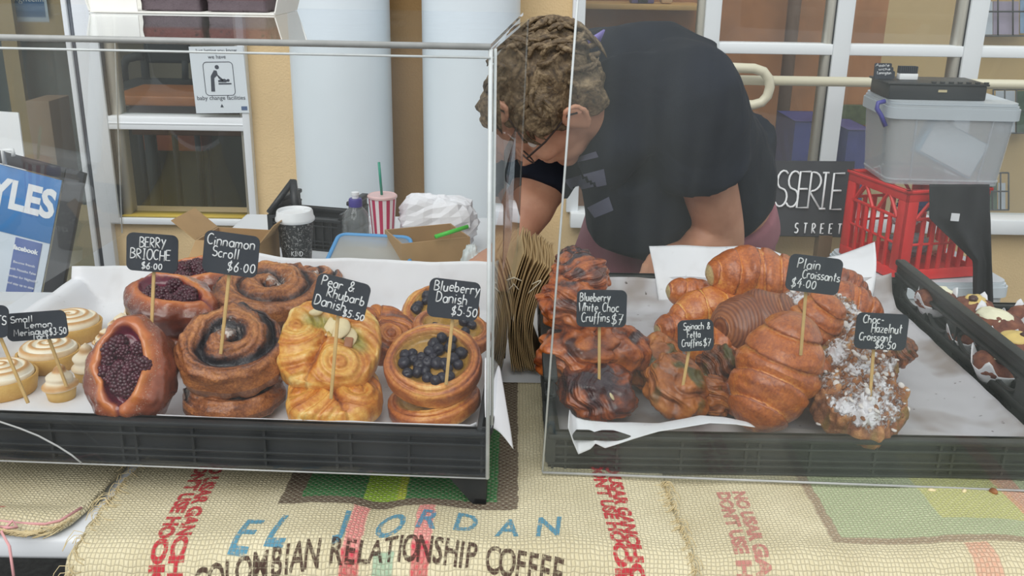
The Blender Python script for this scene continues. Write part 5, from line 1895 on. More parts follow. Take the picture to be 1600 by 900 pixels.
m = MB(); q0 = P(680, 370, 1.765); q1 = P(731, 354, 1.80)
m.tube([q0, q1], .0042, 10)
st_ = m.build('straw', simple('lime_straw', (70, 196, 60), .35), None); tag(st_, 'lime green straw lying across the rim of the open carton', 'straw')
o_ = P(376, 420, 1.84); o_.z = ST
carton('brown carton at the left behind the brioche, its flaps folded outward', o_, .13, .10, .075, RD(-8), [('l', .06, .9), ('r', .05, .7), ('f', .05, 2.2)])

# crumpled white paper bag behind the carton
def crumple(name, label, cat, c, r3, seed, mat, amp=.35, boxy=1.0, flat=False):
    m = MB()
    def d(q):
        e = (abs(q.x) ** 4 + abs(q.y) ** 4 + abs(q.z) ** 4) ** -.25
        a = nz(q.x, q.y, q.z, 1.6, seed); b = nz(q.x, q.y, q.z, 3.6, seed + 3)
        return (e - 1) * boxy + amp * (abs(a) * 1.4 - .25) + .22 * (abs(b) - .2) + .08 * nz(q.x, q.y, q.z, 9, seed)
    m.ball((0, 0, 0), r3, None, 30 if flat else 48, 18 if flat else 30, disp=d)
    o = m.build(name, mat, None, smooth=not flat, loc=c)
    return tag(o, label, cat)
M_wpaper = paper_mat('white_bag_paper', 0.0)
c = P(684, 370, 2.02); c.z = ST + .062
crumple('paper_bag', 'crumpled white paper bag lying behind the open carton', 'bag', c, (.080, .045, .052), 3.0, M_wpaper, .22, 1.0, True)
c = P(735, 400, 1.765); c.z = ST + .044
crumple('plastic_bag', 'small white plastic bag slumped beside the open carton', 'bag', c, (.018, .018, .038), 6.0, simple('milky_plastic', (206, 214, 214), .3), .25, .3)

# black crate standing behind the coffee cup
o_ = P(425, 400, 2.02); o_.z = ST
ck = tray('bread_tray', o_, RD(-14), 0.17, 0.14, 0.002, 0.072, 0.10, 0.060, 0.012, 'small black crate behind the coffee cup, one end raised', M_black)
m = MB()
a0, a1, a2 = Vector((.0, .0, .075)), Vector((.03, .06, .135)), Vector((.055, .02, .075))
m.tube([a0, a0.lerp(a1, .5), a1], .007, 8); m.tube([a1, a1.lerp(a2, .5), a2], .009, 8)
m.build('raised_end', M_black, ck)

# ------------------------------------------------------------------ brown paper carry bags between the trays
rnd = random.Random(12)
NB = 15
for i in range(NB):
    f = i / (NB - 1)
    xb = G(800 + 44 * f, 582, TZ + .004).x
    xm = P(796 + 36 * f, 490, 1.37).x
    xt = P(816 + 50 * f, 392 + 20 * f, 1.40).x
    ztop = P(816, 372 + 26 * f, 1.40).z - rnd.uniform(0, .004)
    y0 = 1.345 + rnd.uniform(-.003, .003); y1 = y0 + .13
    wv = rnd.uniform(-.4, .4)
    def fn(u, v, w=0):
        z = TZ + .008 + (ztop - TZ - .008) * v
        # quadratic through bottom, middle and top
        x = xb * (1 - v) * (1 - 2 * v) + xm * 4 * v * (1 - v) + xt * v * (2 * v - 1)
        x += 0.0010 * sin(u * 7 + wv * 6) * v + 0.0006 * sin(v * 14 + i)
        return Vector((x, y0 + (y1 - y0) * u - 0.02 * v * (1 - u), z))
    m = MB(); m.grid(fn, 10, 26)
    lbl = 'brown paper carry bag inside the upright bundle, between its two outermost bags' 
    if i == 0: lbl = 'leftmost brown paper carry bag of the upright bundle'
    if i == NB - 1: lbl = 'rightmost brown paper carry bag of the bundle, leaning on the cruffins'
    if i in (0, NB - 1):
        b = empty('paper_bag', fn(.5, 0), lbl, 'bag', 'brown paper carry bags')
    else:
        b = empty('paper_bag', fn(.5, 0), lbl, 'bag', 'brown paper carry bags')
    o = loc(m.build('folded_bag', M_kraft, b, recalc=False), b)
    md = o.modifiers.new('t', 'SOLIDIFY'); md.thickness = 0.0011; md.offset = 0
    if i in (0, 3, 8, NB - 1):
        m = MB()
        side = -1 if i < 5 else 1
        p0, p1 = fn(.02, .80), fn(.02, .72)
        pts = []
        for q in range(15):
            a = pi * q / 14
            pts.append(p0.lerp(p1, q / 14) + Vector((side * (.016 if i else .010) * sin(a), -.010 * sin(a) - .002, .016 * sin(a) - (.012 if i in (0, 14) else 0) * sin(a))))
        m.tube(pts, .0009, 6)
        loc(m.build('twine_handle', M_twine, b), b)

# ------------------------------------------------------------------ cake box with brownies on top of the clear guard
zt_w = TZ + zt + .005
Yb_ = 1.36
bx0, bx1 = P(140, 27, Yb_).x, P(430, 27, Yb_).x
cb = empty('cake_box', ((bx0 + bx1) / 2, Yb_, zt_w), 'open white cake box standing on top of the clear guard', 'box')
M_cakebox = simple('white_card', (240, 240, 234), .6, 20, .03)
def lb(v): return Vector(v) - cb.location
m = MB()
D_ = .14; h_ = .085; fl_ = .022
m.box(*[lb((bx0, Yb_, zt_w))[0], lb((bx1, 0, 0))[0]], 0, D_, 0, .002)
m.build('base', M_cakebox, cb, smooth=False)
def qd(name, a, b, c, d, th=.0016):
    mm = MB(); slab(mm, lb(a), lb(b), lb(c), lb(d), th); return mm.build(name, M_cakebox, cb, smooth=False)
z0 = zt_w + .001
qd('side_flap', (bx0, Yb_, z0), (bx0, Yb_ + D_, z0), (bx0 - fl_, Yb_ + D_, z0 + h_), (bx0 - fl_, Yb_, z0 + h_))
qd('side_flap', (bx1, Yb_ + D_, z0), (bx1, Yb_, z0), (bx1 + fl_, Yb_, z0 + h_), (bx1 + fl_, Yb_ + D_, z0 + h_))
qd('back_flap', (bx0, Yb_ + D_, z0), (bx1, Yb_ + D_, z0), (bx1 + fl_, Yb_ + D_ + fl_, z0 + h_), (bx0 - fl_, Yb_ + D_ + fl_, z0 + h_))
qd('corner_flap', (bx0 - .001, Yb_ + .004, z0), (P(215, 27, Yb_).x, Yb_ + .004, z0), (P(208, 0, Yb_).x, Yb_ + .012, z0 + .045), (bx0 - fl_ * .6, Yb_ + .012, z0 + .045))
t = NT('brownie_side')
co = t.coord()
f1 = t.noise(co, 90, 5, .7); sep = t.n('ShaderNodeSeparateXYZ'); t.l(co, sep.inputs[0])
layer = t.math('SMOOTH_MIN', 1.0, t.math('MULTIPLY', t.math('SUBTRACT', sep.outputs[2], .014), 200, clamp=True), .1)
col = t.mix(layer, lin((96, 84, 90)), lin((110, 60, 56)))
col = t.mix(t.math('MULTIPLY', t.math('SUBTRACT', f1, .55), 8, clamp=True), col, lin((44, 30, 34)))
M_brown = t.done(t.bsdf(col, .7, t.bump(f1, .8, .003)))
for (pa, pb, lbl) in ((219, 311, 'left dark brownie slab in the white cake box'), (323, 415, 'right dark brownie slab in the white cake box')):
    xa, xb = P(pa, 24, Yb_ + .01).x, P(pb, 24, Yb_ + .01).x
    m = MB()
    bm = bmesh.new(); bmesh.ops.create_cube(bm, size=1)
    bmesh.ops.subdivide_edges(bm, edges=bm.edges[:], cuts=14, use_grid_fill=True)
    w_ = xb - xa
    for v in bm.verts:
        v.co = Vector((v.co.x * w_, v.co.y * .10, (v.co.z + .5) * .040))
        n = noise.noise_vector(v.co * 70) * .0016
        v.co += Vector((n.x, n.y, max(0, n.z)))
    m.bm(bm)
    o = m.build('brownie', M_brown, None, loc=((xa + xb) / 2, Yb_ + .068, zt_w + .0026))
    tag(o, lbl, 'cake', 'brownie slabs')

# ------------------------------------------------------------------ signs at the left
def flat_text(parent, text, M, size, mat, align='CENTER', bold=0.0, sx=1.0, name='lettering', depth=.0003):
    vs, fs = fbody(text, size, depth, align, bold)
    m = MB(); m.add([M @ Vector((v.x * sx, v.y, v.z)) for v in vs], fs)
    return m.build(name, mat, parent, smooth=False)
M_signw = simple('sign_white', (214, 226, 238), .4)
M_signb = simple('sign_blue', (54, 128, 196), .4)
M_signd = simple('sign_dark_blue', (70, 96, 160), .4)
M_txtw = simple('white_lettering', (238, 242, 246), .5)
M_txtd = simple('dark_lettering', (58, 64, 76), .6)
Ysg = 2.45
c0 = P(68, 500, Ysg); TR = P(97, 282, Ysg + .06); TLp = P(-120, 226, Ysg + .06); BL = P(-150, 448, Ysg)
X = (TR - TLp).normalized(); Zs = (TR - c0); Zs = (Zs - X * Zs.dot(X)); Hs = Zs.length; Zs.normalize()
Ns = X.cross(Zs)
Ms = Matrix((X, Zs, Ns)).transposed().to_4x4(); 
sgn = empty('a_frame_sign', TR, 'blue and white pavement sign in a black frame at the far left', 'sign')
Ws = (TR - TLp).length
def rb_(x0, x1, y0, y1, z0, z1, mat, name, r=.002):
    m = MB(); m.rbox(x0, x1, y0, y1, z0, z1, r, Ms); return m.build(name, mat, sgn, sharp=40)
Hfull = (TR.z - 0.02) / Zs.z
rb_(-Ws, 0.0, -Hs * 1.3, 0.0, -.008, -.001, M_signw, 'panel')
rb_(-Ws, 0.0, -Hs * .455, 0.0, -.0008, .0006, M_signb, 'header')
for (x0, x1, y0, y1) in ((-Ws - .03, .005, .004, .034), (.006, .055, -Hfull, .034), (-Ws - .05, -Ws - .004, -Hfull, .034)):
    rb_(x0, x1, y0, y1, -.018, .004, M_gasket, 'frame')
sx_ = mpp(TR)
def sxy(px, py):
    q = PL(px, py, TR, Ns) - TR
    return q.dot(X), q.dot(Zs)
a, b = sxy(82, 350); a0, b0 = sxy(-20, 296)
flat_text(sgn, 'FYLES', Ms @ Matrix.Translation((a - .002, sxy(80, 322)[1], .001)), .105, M_txtw, 'RIGHT', .004, .80)
x0, y0 = sxy(66, 388); x1, y1 = sxy(5, 478); 
ya = sxy(15, 368)[1]
rb_(x1, sxy(66, 382)[0], y1, ya, -.0008, .0008, M_signd, 'blue_panel', .0004)
xc = (x1 + sxy(66, 382)[0]) / 2
flat_text(sgn, 'facebook', Ms @ Matrix.Translation((sxy(40, 390)[0], sxy(39, 390)[1], .0012)), .0175, M_txtw, 'CENTER', .0008)
for k, tx in enumerate(('Become friends', 'with Natasha Fyles', 'Member for Nightcliff', 'and stay up to date')):
    flat_text(sgn, tx, Ms @ Matrix.Translation((sxy(38 - 2.0 * k, 412 + 11.5 * k)[0], sxy(36, 412 + 11.5 * k)[1], .0012)), .0098, M_txtw, 'CENTER', 0, .95)
m = MB(); q = P(13, 245, Ysg + .04)
m.tube([q + Vector((-.012, 0, -.02)), q + Vector((-.012, 0, .018)), q + Vector((.014, 0, .018)), q + Vector((.014, 0, .002))], .006, 8)
loc(m.build('clip', M_whitep, sgn), sgn)
# white board leaning behind it
m = MB()
slab(m, P(-60, 300, 2.75), P(46, 300, 2.75), P(30, 176, 2.80), P(-60, 170, 2.80), .006)
o = m.build('white_board', M_whitep, None, smooth=False); tag(o, 'plain white board standing behind the blue pavement sign', 'board')

# baby change notice on the window
ps = empty('window_notice', P(343, 125, WY - .0315), 'white baby change facilities notice with a pictogram stuck on the window', 'notice')
Wn = (P(384, 125, WY).x - P(301, 125, WY).x); Hn = wz(72, 340) - wz(175, 340)
Mn = Matrix.Rotation(radians(90), 4, 'X') @ Matrix.Rotation(RD(1.5), 4, 'Z')
ps.location.y = WY - .0335
m = MB(); m.box(-Wn / 2, Wn / 2, -Hn / 2, Hn / 2, -.0006, .0006, Mn); m.build('sheet', simple('notice_paper', (216, 224, 230), .6), ps, smooth=False)
def nt(text, y, size, bold=0): flat_text(ps, text, Mn @ Matrix.Translation((0, y * Hn, .0012)), size, M_txtd, 'CENTER', bold)
nt('Just letting you know', .44, .0155); nt('we have', .345, .0175); nt('baby change facilities', -.27, .0190)
m = MB(); fr_ = [Mn @ Vector((x, y + .02 * Hn, .001)) for x, y in rrect(.55 * Wn, .50 * Hn, .012, 6)]
m.tube(fr_, .0011, 5, closed=True); m.build('pictogram_frame', M_txtd, ps)
m = MB()
def disc(cx, cy, r): plate(m, [(cx * Wn + r * Wn * cos(2 * pi * k / 20), cy * Hn + r * Wn * sin(2 * pi * k / 20)) for k in range(20)], .0008, .0016, Mn)
def poly(pts): plate(m, [(x * Wn, y * Hn) for x, y in pts], .0008, .0016, Mn)
disc(-.02, .195, .038)
poly([(-.17, -.17), (-.10, -.17), (-.09, .03), (-.02, .08), (.08, .005), (.06, -.02), (-.01, .03), (-.03, .14), (-.08, .15), (-.15, .06)])
poly([(-.02, -.065), (.22, -.065), (.22, -.045), (-.02, -.045)])
poly([(-.02, -.03), (.12, -.035), (.16, -.01), (.10, .02), (-.02, .0)])
disc(.165, -.005, .026)
poly([(-.03, -.41), (.03, -.41), (0, -.36)])
m.build('pictogram', M_txtd, ps, smooth=False)
m = MB(); m.box(.36 * Wn, .47 * Wn, -.46 * Hn, -.40 * Hn, .0008, .0014, Mn); m.build('logo', simple('notice_blue', (84, 104, 140), .5), ps, smooth=False)

# poster on the lobby wall at the top left
pq = P(42, 2, 4.53)
po = empty('poster', pq, 'blue and white poster on the wall at the top left corner', 'poster')
Wp = P(72, 5, 4.53).x - P(10, 5, 4.53).x
Mp = Matrix.Rotation(radians(90), 4, 'X')
zb_l = P(42, 17, 4.53).z - pq.z
m = MB(); m.box(-Wp / 2, Wp / 2, zb_l, .35, -.002, .002, Mp); m.build('sheet', M_signw, po, smooth=False)
m = MB(); m.box(-Wp / 2 + .012, Wp / 2 - .012, zb_l + .022, .33, .0022, .0035, Mp); m.build('printed_area', simple('poster_blue', (88, 124, 168), .5), po, smooth=False)
flat_text(po, 'Nightcliff', Mp @ Matrix.Translation((0, zb_l + .055, .0045)), .045, M_txtw, 'CENTER', 0)

# ------------------------------------------------------------------ inside the left window: chair and table
M_chairb = simple('black_chair_fabric', (44, 50, 52), .7, 60, .15)
Yc = 4.60
ch = empty('office_chair', (P(258, 140, Yc).x, Yc, 0.02), 'black armchair with a curved arm inside the left window', 'chair')
def cz(py, Y=Yc): return P(258, py, Y).z - 0.02
def cx_(px, Y=Yc): return P(px, 110, Y).x - ch.location.x
m = MB(); m.rbox(cx_(224), cx_(296), .02, .06, cz(100), cz(66), .03, seg=4); m.build('backrest', M_chairb, ch)
m = MB(); m.rbox(cx_(196), cx_(300), -.30, .10, cz(140), cz(125), .03, seg=4); m.build('seat', M_chairb, ch)
m = MB(); m.tube([(cx_(193), .0, cz(128)), (cx_(194), 0, cz(104)), (cx_(200), 0, cz(93)), (cx_(214), 0, cz(89)), (cx_(226), 0, cz(88))], .020, 10); m.build('armrest', M_chairb, ch)
m = MB(); m.tube([(cx_(223), .03, cz(125)), (cx_(224), .03, cz(80))], .020, 10); m.build('back_post', M_chairb, ch)
m = MB(); m.tube([(cx_(285), .03, cz(125)), (cx_(287), .03, cz(95))], .016, 10); m.build('back_post', M_chairb, ch)
for (x, y) in ((cx_(200), -.25), (cx_(292), -.25), (cx_(200), .06), (cx_(292), .06)):
    m = MB(); m.tube([(x, y, 0), (x, y, cz(138))], .014, 8); m.build('leg', M_chairb, ch)
Yt = 4.02
it = empty('desk', (P(300, 150, Yt).x, Yt, 0.02), 'orange wood desk inside the left window in front of the black chair', 'table')
x0, x1 = P(188, 150, Yt).x - it.location.x, P(420, 150, Yt).x - it.location.x
ztop_ = P(300, 140, Yt + .1).z - .02
m = MB(); m.rbox(x0, x1, -.12, .26, ztop_ - .04, ztop_, .006); m.build('desk_top', M_wood_top, it)
m = MB(); m.rbox(x0 + .05, x1, -.05, -.02, ztop_ - .17, ztop_ - .042, .004); m.build('front_board', simple('dark_wood', (84, 58, 44), .5, 10, .2), it)
for x in (x0 + .06, x1 - .06):
    m = MB(); m.box(x - .02, x + .02, .10, .14, 0, ztop_ - .04); m.build('leg', M_chairb, it)
# low orange box under the sill line
o_ = P(262, 217, 4.8)
lc = empty('low_cabinet', (P(272, 217, 4.75).x, 4.80, .02), 'orange brown cabinet on thin dark legs inside the left window behind the desk', 'cabinet')
lw = (P(318, 217, 4.75).x - P(226, 217, 4.75).x) / 2
zc0, zc1 = P(262, 236, 4.72).z - .02, P(262, 203, 4.72).z - .02
m = MB(); m.rbox(-lw, lw, -.08, .08, zc0, zc1, .006); m.build('cabinet_body', simple('orange_brown_front', (160, 84, 48), .5, 8, .15), lc, sharp=40)
for sx in (-1, 1):
    for sy in (-1, 1):
        m = MB(); m.box(sx * (lw - .015) - .008, sx * (lw - .015) + .008, sy * .06 - .008, sy * .06 + .008, 0, zc0); m.build('leg', M_chairb, lc)
m = MB(); m.rbox(P(60, 180, 4.3).x, P(96, 180, 4.3).x, 4.2, 4.4, .02, P(76, 158, 4.2).z, .006)
o = m.build('carton', simple('pale_carton', (196, 164, 138), .7), None, sharp=40); tag(o, 'pale carton standing inside the glass door at the far left', 'carton')

# ------------------------------------------------------------------ inside the right window
M_shelf = simple('pale_shelf_wood', (206, 164, 100), .5, 10, .1)
Ys_ = 4.45
m = MB(); m.rbox(P(908, 10, Ys_).x, P(1100, 10, Ys_).x, Ys_ - .1, 4.69, P(1000, 15.5, Ys_ - .1).z, P(1000, 7, Ys_ - .1).z, .004)
o = m.build('wall_shelf', M_shelf, None, sharp=40); tag(o, 'pale wood shelf on the brown wall behind the top of the window', 'shelf')
zsh = P(1000, 7, Ys_ - .1).z + .001
sb = empty('shelf_box', (P(1004, 4, Ys_).x, Ys_ + .04, zsh), 'purple box with a black front standing on the wall shelf', 'box')
m = MB(); m.rbox(-.05, .05, -.05, .05, 0, .12, .004); m.build('box_body', simple('purple_card', (104, 96, 150), .5), sb, sharp=40)
m = MB(); m.rbox(-.022, .022, -.056, -.051, 0.004, .05, .002); m.build('dark_label', M_gasket, sb, sharp=40)
m = MB(); m.rbox(P(1032, 4, Ys_).x, P(1050, 4, Ys_).x, Ys_ - .02, Ys_ + .05, zsh, zsh + .05, .012)
o = m.build('small_parcel', simple('tan_parcel', (206, 176, 140), .6), None, sharp=40); tag(o, 'small tan parcel on the wall shelf right of the purple box', 'parcel')
for (pa, pb, py, Y, lbl) in ((1228, 1284, 181, 4.2, 'blue plastic bin behind the window left of the white mullion'), (1308, 1345, 194, 4.1, 'blue plastic bin behind the window, half hidden by the clear tub')):
    m = MB()
    xa, xb = P(pa, py, Y).x, P(pb, py, Y).x
    zt_ = P(pa, py, Y).z
    rings = [[Vector((xm_ + sx * w / 2 * k, Y + sy * .15 * k, z)) for sx, sy in ((-1, -1), (1, -1), (1, 1), (-1, 1))] for xm_, w in (((xa + xb) / 2, xb - xa),) for k, z in ((.8, .02), (1.0, zt_), (1.04, zt_), (1.04, zt_ - .02), (.96, zt_ - .02))]
    m.loft(rings[:3])
    o = m.build('plastic_bin', simple('royal_blue_plastic', (66, 70, 140), .5, 12, .2), None, smooth=False)
    tag(o, lbl, 'bin', 'blue bins behind the window')
m = MB(); m.tube([(P(1240, 20, 4.55).x, 4.55, .02), (P(1240, 20, 4.55).x, 4.55, 2.4)], .030, 14)
o = m.build('steel_pole', simple('brown_steel', (120, 92, 76), .5), None); tag(o, 'dark steel pole standing behind the window pane left of the mullion', 'pole')
# green pinboard strip
m = MB(); m.box(P(1312, 180, 4.6).x, P(1372, 180, 4.6).x, 4.62, 4.66, wz(196, 1340, 4.6), wz(166, 1340, 4.6))
o = m.build('pinboard', simple('mottled_green', (84, 92, 62), .8, 40, .4), None, smooth=False); tag(o, 'mottled green pinboard strip above the blue bins', 'board')

def rack(label, px0, px1, py0, py1, Y, sheets):
    r = empty('brochure_rack', P((px0 + px1) / 2, (py0 + py1) / 2, Y), label, 'rack', 'wire brochure racks')
    M_w = simple('rack_wire', (78, 78, 80), .4)
    def q(px, py, dy=0): return P(px, py, Y + dy) - r.location
    m = MB()
    for px in (px0, (px0 * 2 + px1) / 3, (px0 + px1 * 2) / 3, px1):
        m.tube([q(px, py0), q(px, py1)], .004, 6)
    for py in (py0, (py0 + py1) / 2, py1):
        m.tube([q(px0, py), q(px1, py)], .004, 6)
    for px in (px0, px1):
        m.tube([q(px, py1), q(px, py1, .08), q(px, py0, .10)], .004, 6)
    m.build('wire_frame', M_w, r)
    for (a, b, c, d, mat) in sheets:
        m = MB(); slab(m, q(a, d, .02), q(b, d, .02), q(b, c, .035), q(a, c, .035), -.004)
        m.build('brochure', mat, r, smooth=False)
    return r
B1 = simple('lilac_brochure', (176, 164, 184), .6, 8, .15); B2 = simple('grey_brochure', (206, 212, 224), .6); B3 = simple('green_brochure', (84, 104, 86), .6, 20, .3); B4 = simple('blue_brochure', (150, 176, 208), .6, 20, .2); B5 = simple('red_brochure', (196, 70, 70), .6)
rack('wire brochure rack with lilac leaflets at the top right of the window', 1536, 1606, -20, 56, 4.6, ((1552, 1592, 2, 54, B1), (1534, 1551, 2, 54, B2), (1594, 1610, 0, 52, B4)))
rack('wire brochure rack with blue and green leaflets right of the clear tub', 1552, 1606, 140, 208, 4.6, ((1556, 1586, 142, 207, B2), (1589, 1610, 142, 207, B3)))
rack('small wire brochure rack low on the wall right of the red crate', 1538, 1576, 270, 328, 4.5, ((1540, 1554, 268, 280, B5), (1544, 1558, 282, 328, B3), (1560, 1571, 286, 328, B2)))

# ------------------------------------------------------------------ chalkboard
Yk = 2.88
kb = empty('chalkboard', P(1268, 372, Yk), 'black chalkboard with white capital lettering leaning on the wall behind the seller', 'board')
def kq(px, py): return P(px, py, Yk - 0.06 + .10 * (372 - py) / 120)
m = MB(); slab(m, kq(1085, 366), kq(1322, 370), kq(1336, 252), kq(1098, 250), -.012)
loc(m.build('board', simple('chalkboard_black', (50, 50, 56), .8, 6, .25), kb, smooth=False), kb)
# battens carry it
m = MB(); 
for px in (1120, 1290):
    q = kq(px, 368); m.box(q.x - .02, q.x + .02, q.y - .005, q.y + .035, 0, q.z)
loc(m.build('easel_leg', simple('easel_wood', (120, 96, 70), .6), kb, smooth=False), kb)
def chalk_line(text, pts_px, h_px):
    """letters placed one by one between the first and last pixel"""
    m = MB()
    (xa, ya), (xb, yb) = pts_px
    n = len(text)
    for i, chh in enumerate(text):
        f = i / (n - 1)
        px, py = xa + (xb - xa) * f, ya + (yb - ya) * f
        st, w = strokes(chh, 1.0)
        for s in st:
            pp = [kq(px + (a - .25) * h_px * .62 + b * h_px * .12, py - b * h_px) + Vector((0, -.010, 0)) for a, b in s]
            if len(pp) > 1: m.tube(pp, .0032 if h_px > 30 else .0024, 6)
    return loc(m.build('lettering', M_chalk, kb), kb)
chalk_line('PATISSERIE', ((1147, 318), (1304, 326)), 56)
chalk_line('MITCHELL STREET', ((1122, 360), (1309, 364)), 15)

# ------------------------------------------------------------------ stacked tubs and the red crate
Yq = 2.45
def tub(label, c, w, d, h, rot, haze, taper=.88, lid=True, name='storage_tub', clips=None, lidh=.038):
    r = empty(name, c, label, 'tub', rot=(0, 0, rot))
    Mt = clear_mat('milky_tub_plastic', (0.86, 0.88, 0.90), haze, (244, 247, 250), .8, smear=False)
    m = MB()
    out = [(x, y) for x, y in rrect(w, d, .03, 5)]
    rings = []
    for k, z in ((taper, 0.0), (1.0, h)):
        rings.append([Vector((x * k, y * k, z)) for x, y in out])
    for k, z in ((.985, h), (taper * .985, .003)):
        rings.append([Vector((x * k, y * k, z)) for x, y in out])
    m.loft(rings, True)
    for s in (-.30, .30):
        for sy in (-1, 1):
            m.tube([Vector((s * w * taper, sy * d / 2 * taper, .01)), Vector((s * w, sy * d / 2, h - .01))], .003, 6)
    m.tube([Vector((x * taper * 1.005, y * taper * 1.005, .012)) for x, y in out], .003, 6, closed=True)
    m.build('tub_body', Mt, r, sharp=40)
    if lid:
        m = MB()
        Ml = clear_mat('milky_lid_plastic', (0.8, 0.82, 0.84), min(.9, haze + .35), (214, 222, 228), .8, smear=False)
        plate(m, [(x * 1.02, y * 1.02) for x, y in out], h + .0005, h + lidh * .5)
        plate(m, [(x * 1.0, y * 1.0) for x, y in out], h + lidh * .52, h + lidh * .7)
        rg = [[Vector((x * k, y * k, z)) for x, y in out] for k, z in ((1.025, h - .016), (1.045, h - .016), (1.045, h + .012), (1.025, h + .012))]
        m.loft(rg, False, True)
        m.build('lid', Ml, r, sharp=40)
    if clips:
        for (x, y) in clips:
            m = MB()
            m.tube([(x, y, h + .022), (x - .018, y - .004, h + .018), (x - .020, y - .006, h + .004), (x - .008, y - .008, h - .012), (x + .006, y - .014, h - .040)], .006, 8)
            m.build('clip', simple('purple_clip', (72, 70, 150), .4), r)
    return r
tz0 = P(1450, 291, Yq).z
tw = (P(1560, 160, Yq).x - P(1340, 160, Yq).x)
tzh = P(1450, 175, Yq).z - tz0
tc = P(1447, 290, Yq + .12); tc.z = tz0 + .0015
tub('large milky storage tub with a lid and purple clip on top of the red crate', tc, tw * .90, .25, tzh - .004, RD(-3), .24, .90, True, clips=((-tw * .475, -.085),))
# flat package inside
pk = empty('package', (tc.x - .03, tc.y - .075, tc.z + .006), 'white and pale blue flat package standing tilted inside the milky tub', 'package')
m = MB(); Mk = Matrix.Rotation(RD(26), 4, 'Y') @ Matrix.Rotation(RD(-8), 4, 'X')
m.rbox(-.085, .085, -.03, .005, .045, .145, .003, Mk); m.build('package_body', simple('pale_blue_card', (150, 190, 210), .5), pk, sharp=40)
m = MB(); m.rbox(-.075, .080, -.0335, -.0305, .050, .142, .001, Mk); m.build('white_label', simple('label_white', (232, 236, 238), .6), pk, sharp=40)
# red crate
RCZ = P(1450, 430, Yq).z
rc = empty('milk_crate', (P(1420, 300, Yq - .06).x, Yq - .06, RCZ), 'red plastic milk crate stacked under the milky tub', 'crate', rot=(0, 0, RD(14)))
M_red = simple('red_crate_plastic', (226, 46, 46), .42, 30, .08)
CW, CD, CH = .245, .27, tz0 - RCZ
def crate_side(L, M_, name):
    m = MB(); t_ = .007
    def bx(x0, x1, z0, z1): m.rbox(x0, x1, 0, t_, z0, z1, .0015, M_)
    bx(0, L, CH - .030, CH); bx(0, L, 0, .028)
    bx(0, .036, .028, CH - .03); bx(L - .036, L, .028, CH - .03)
    n = 6
    for k in range(1, n):
        x = .03 + (L - .06) * k / n
        bx(x - .006, x + .006, .028, CH * .68)
    bx(.03, L - .03, CH * .68 - .004, CH * .68 + .004); bx(.03, L - .03, CH * .40 - .003, CH * .40 + .003)
    for (xa, xb) in ((.036, .075), (.125, .088), (L - .036, L - .075), (L - .125, L - .088)):
        a = Vector((xa, t_ / 2, CH * .68)); b = Vector((xb, t_ / 2, CH - .028))
        m.tube([M_ @ a, M_ @ ((a + b) / 2), M_ @ b], .005, 6)
    m.rbox(-.004, L + .004, -.004, t_ + .004, CH - .008, CH, .0015, M_)
    return m.build(name, M_red, rc, sharp=35)
crate_side(CW, Matrix.Identity(4), 'side_wall')
crate_side(CW, Matrix.Translation((0, CD - .007, 0)), 'side_wall')
crate_side(CD, Matrix.Rotation(radians(90), 4, 'Z') @ Matrix.Translation((0, -.007, 0)), 'side_wall')
crate_side(CD, Matrix.Translation((CW - .007, 0, 0)) @ Matrix.Rotation(radians(90), 4, 'Z') @ Matrix.Translation((0, -.007, 0)), 'side_wall')
m = MB(); m.rbox(.006, CW - .006, .006, CD - .006, 0, .006, .002); m.build('base', M_red, rc, sharp=35)
RCM = Matrix.Translation(rc.location) @ Matrix.Rotation(RD(14), 4, 'Z')
# what lies in the crate
for k, (x, y, z, r3, mat, lbl, sd) in enumerate((
        (.10, .09, .055, (.075, .06, .045), simple('grey_bag_film', (132, 134, 138), .4), 'grey plastic bag lying in the bottom of the red crate', 2),
        (.075, .10, .130, (.05, .045, .03), simple('white_film', (214, 216, 220), .4), 'white plastic wrapper in the middle of the red crate', 3),
        (.13, .12, .165, (.06, .05, .03), simple('navy_film', (66, 76, 124), .4), 'navy blue bag near the top of the red crate', 4),
        (.21, .10, .045, (.045, .05, .032), simple('cream_film', (196, 176, 150), .5), 'cream paper bundle at the right bottom of the red crate', 5))):
    crumple('bag', lbl, 'bag', RCM @ Vector((x * .62 + .06, y * .5 + .09, z)), tuple(v * .72 for v in r3), sd, mat, .25, .0)
# tub below, standing on the ground
lt = P(1475, 432, Yq); 
tub('clear storage tub standing on the ground under the red crate', (rc.location.x + .12, Yq + .11, 0.001), .36, .32, RCZ - .031, RD(4), .5, .90, True, 'storage_tub')
# black cloth hanging over the right end of the stack
def cloth(u, v):
    px = 1452 + (1546 - 1452) * u; 
    top = P(px + 6, 288, Yq - .075 + .02 * u)
    bot = P(1515 + (1550 - 1515) * u if v > .5 else px, 300 + 190 * v, Yq - .085)
    edge = 1452 + 68 * max(0, min(1, (v - .28) / .35))
    px2 = edge + (1546 + 6 * v - edge) * u
    q = P(px2, 288 + 190 * v, Yq - .095 - .012 * sin(v * 2) + .010 * sin(u * 9 + v * 3))
    return q
o = sheet('black_cloth', cloth, 30, 40, simple('black_fabric', (40, 40, 44), .85, 40, .2), None, None, 4, .001)
tag(o, 'black cloth hanging over the right end of the red crate', 'cloth')
m = MB(); slab(m, P(1485, 345, Yq - .125), P(1498, 346, Yq - .125), P(1500, 334, Yq - .125), P(1487, 333, Yq - .125), -.001)
o = m.build('paper_ticket', simple('ticket_white', (226, 228, 232), .6), o, smooth=False)
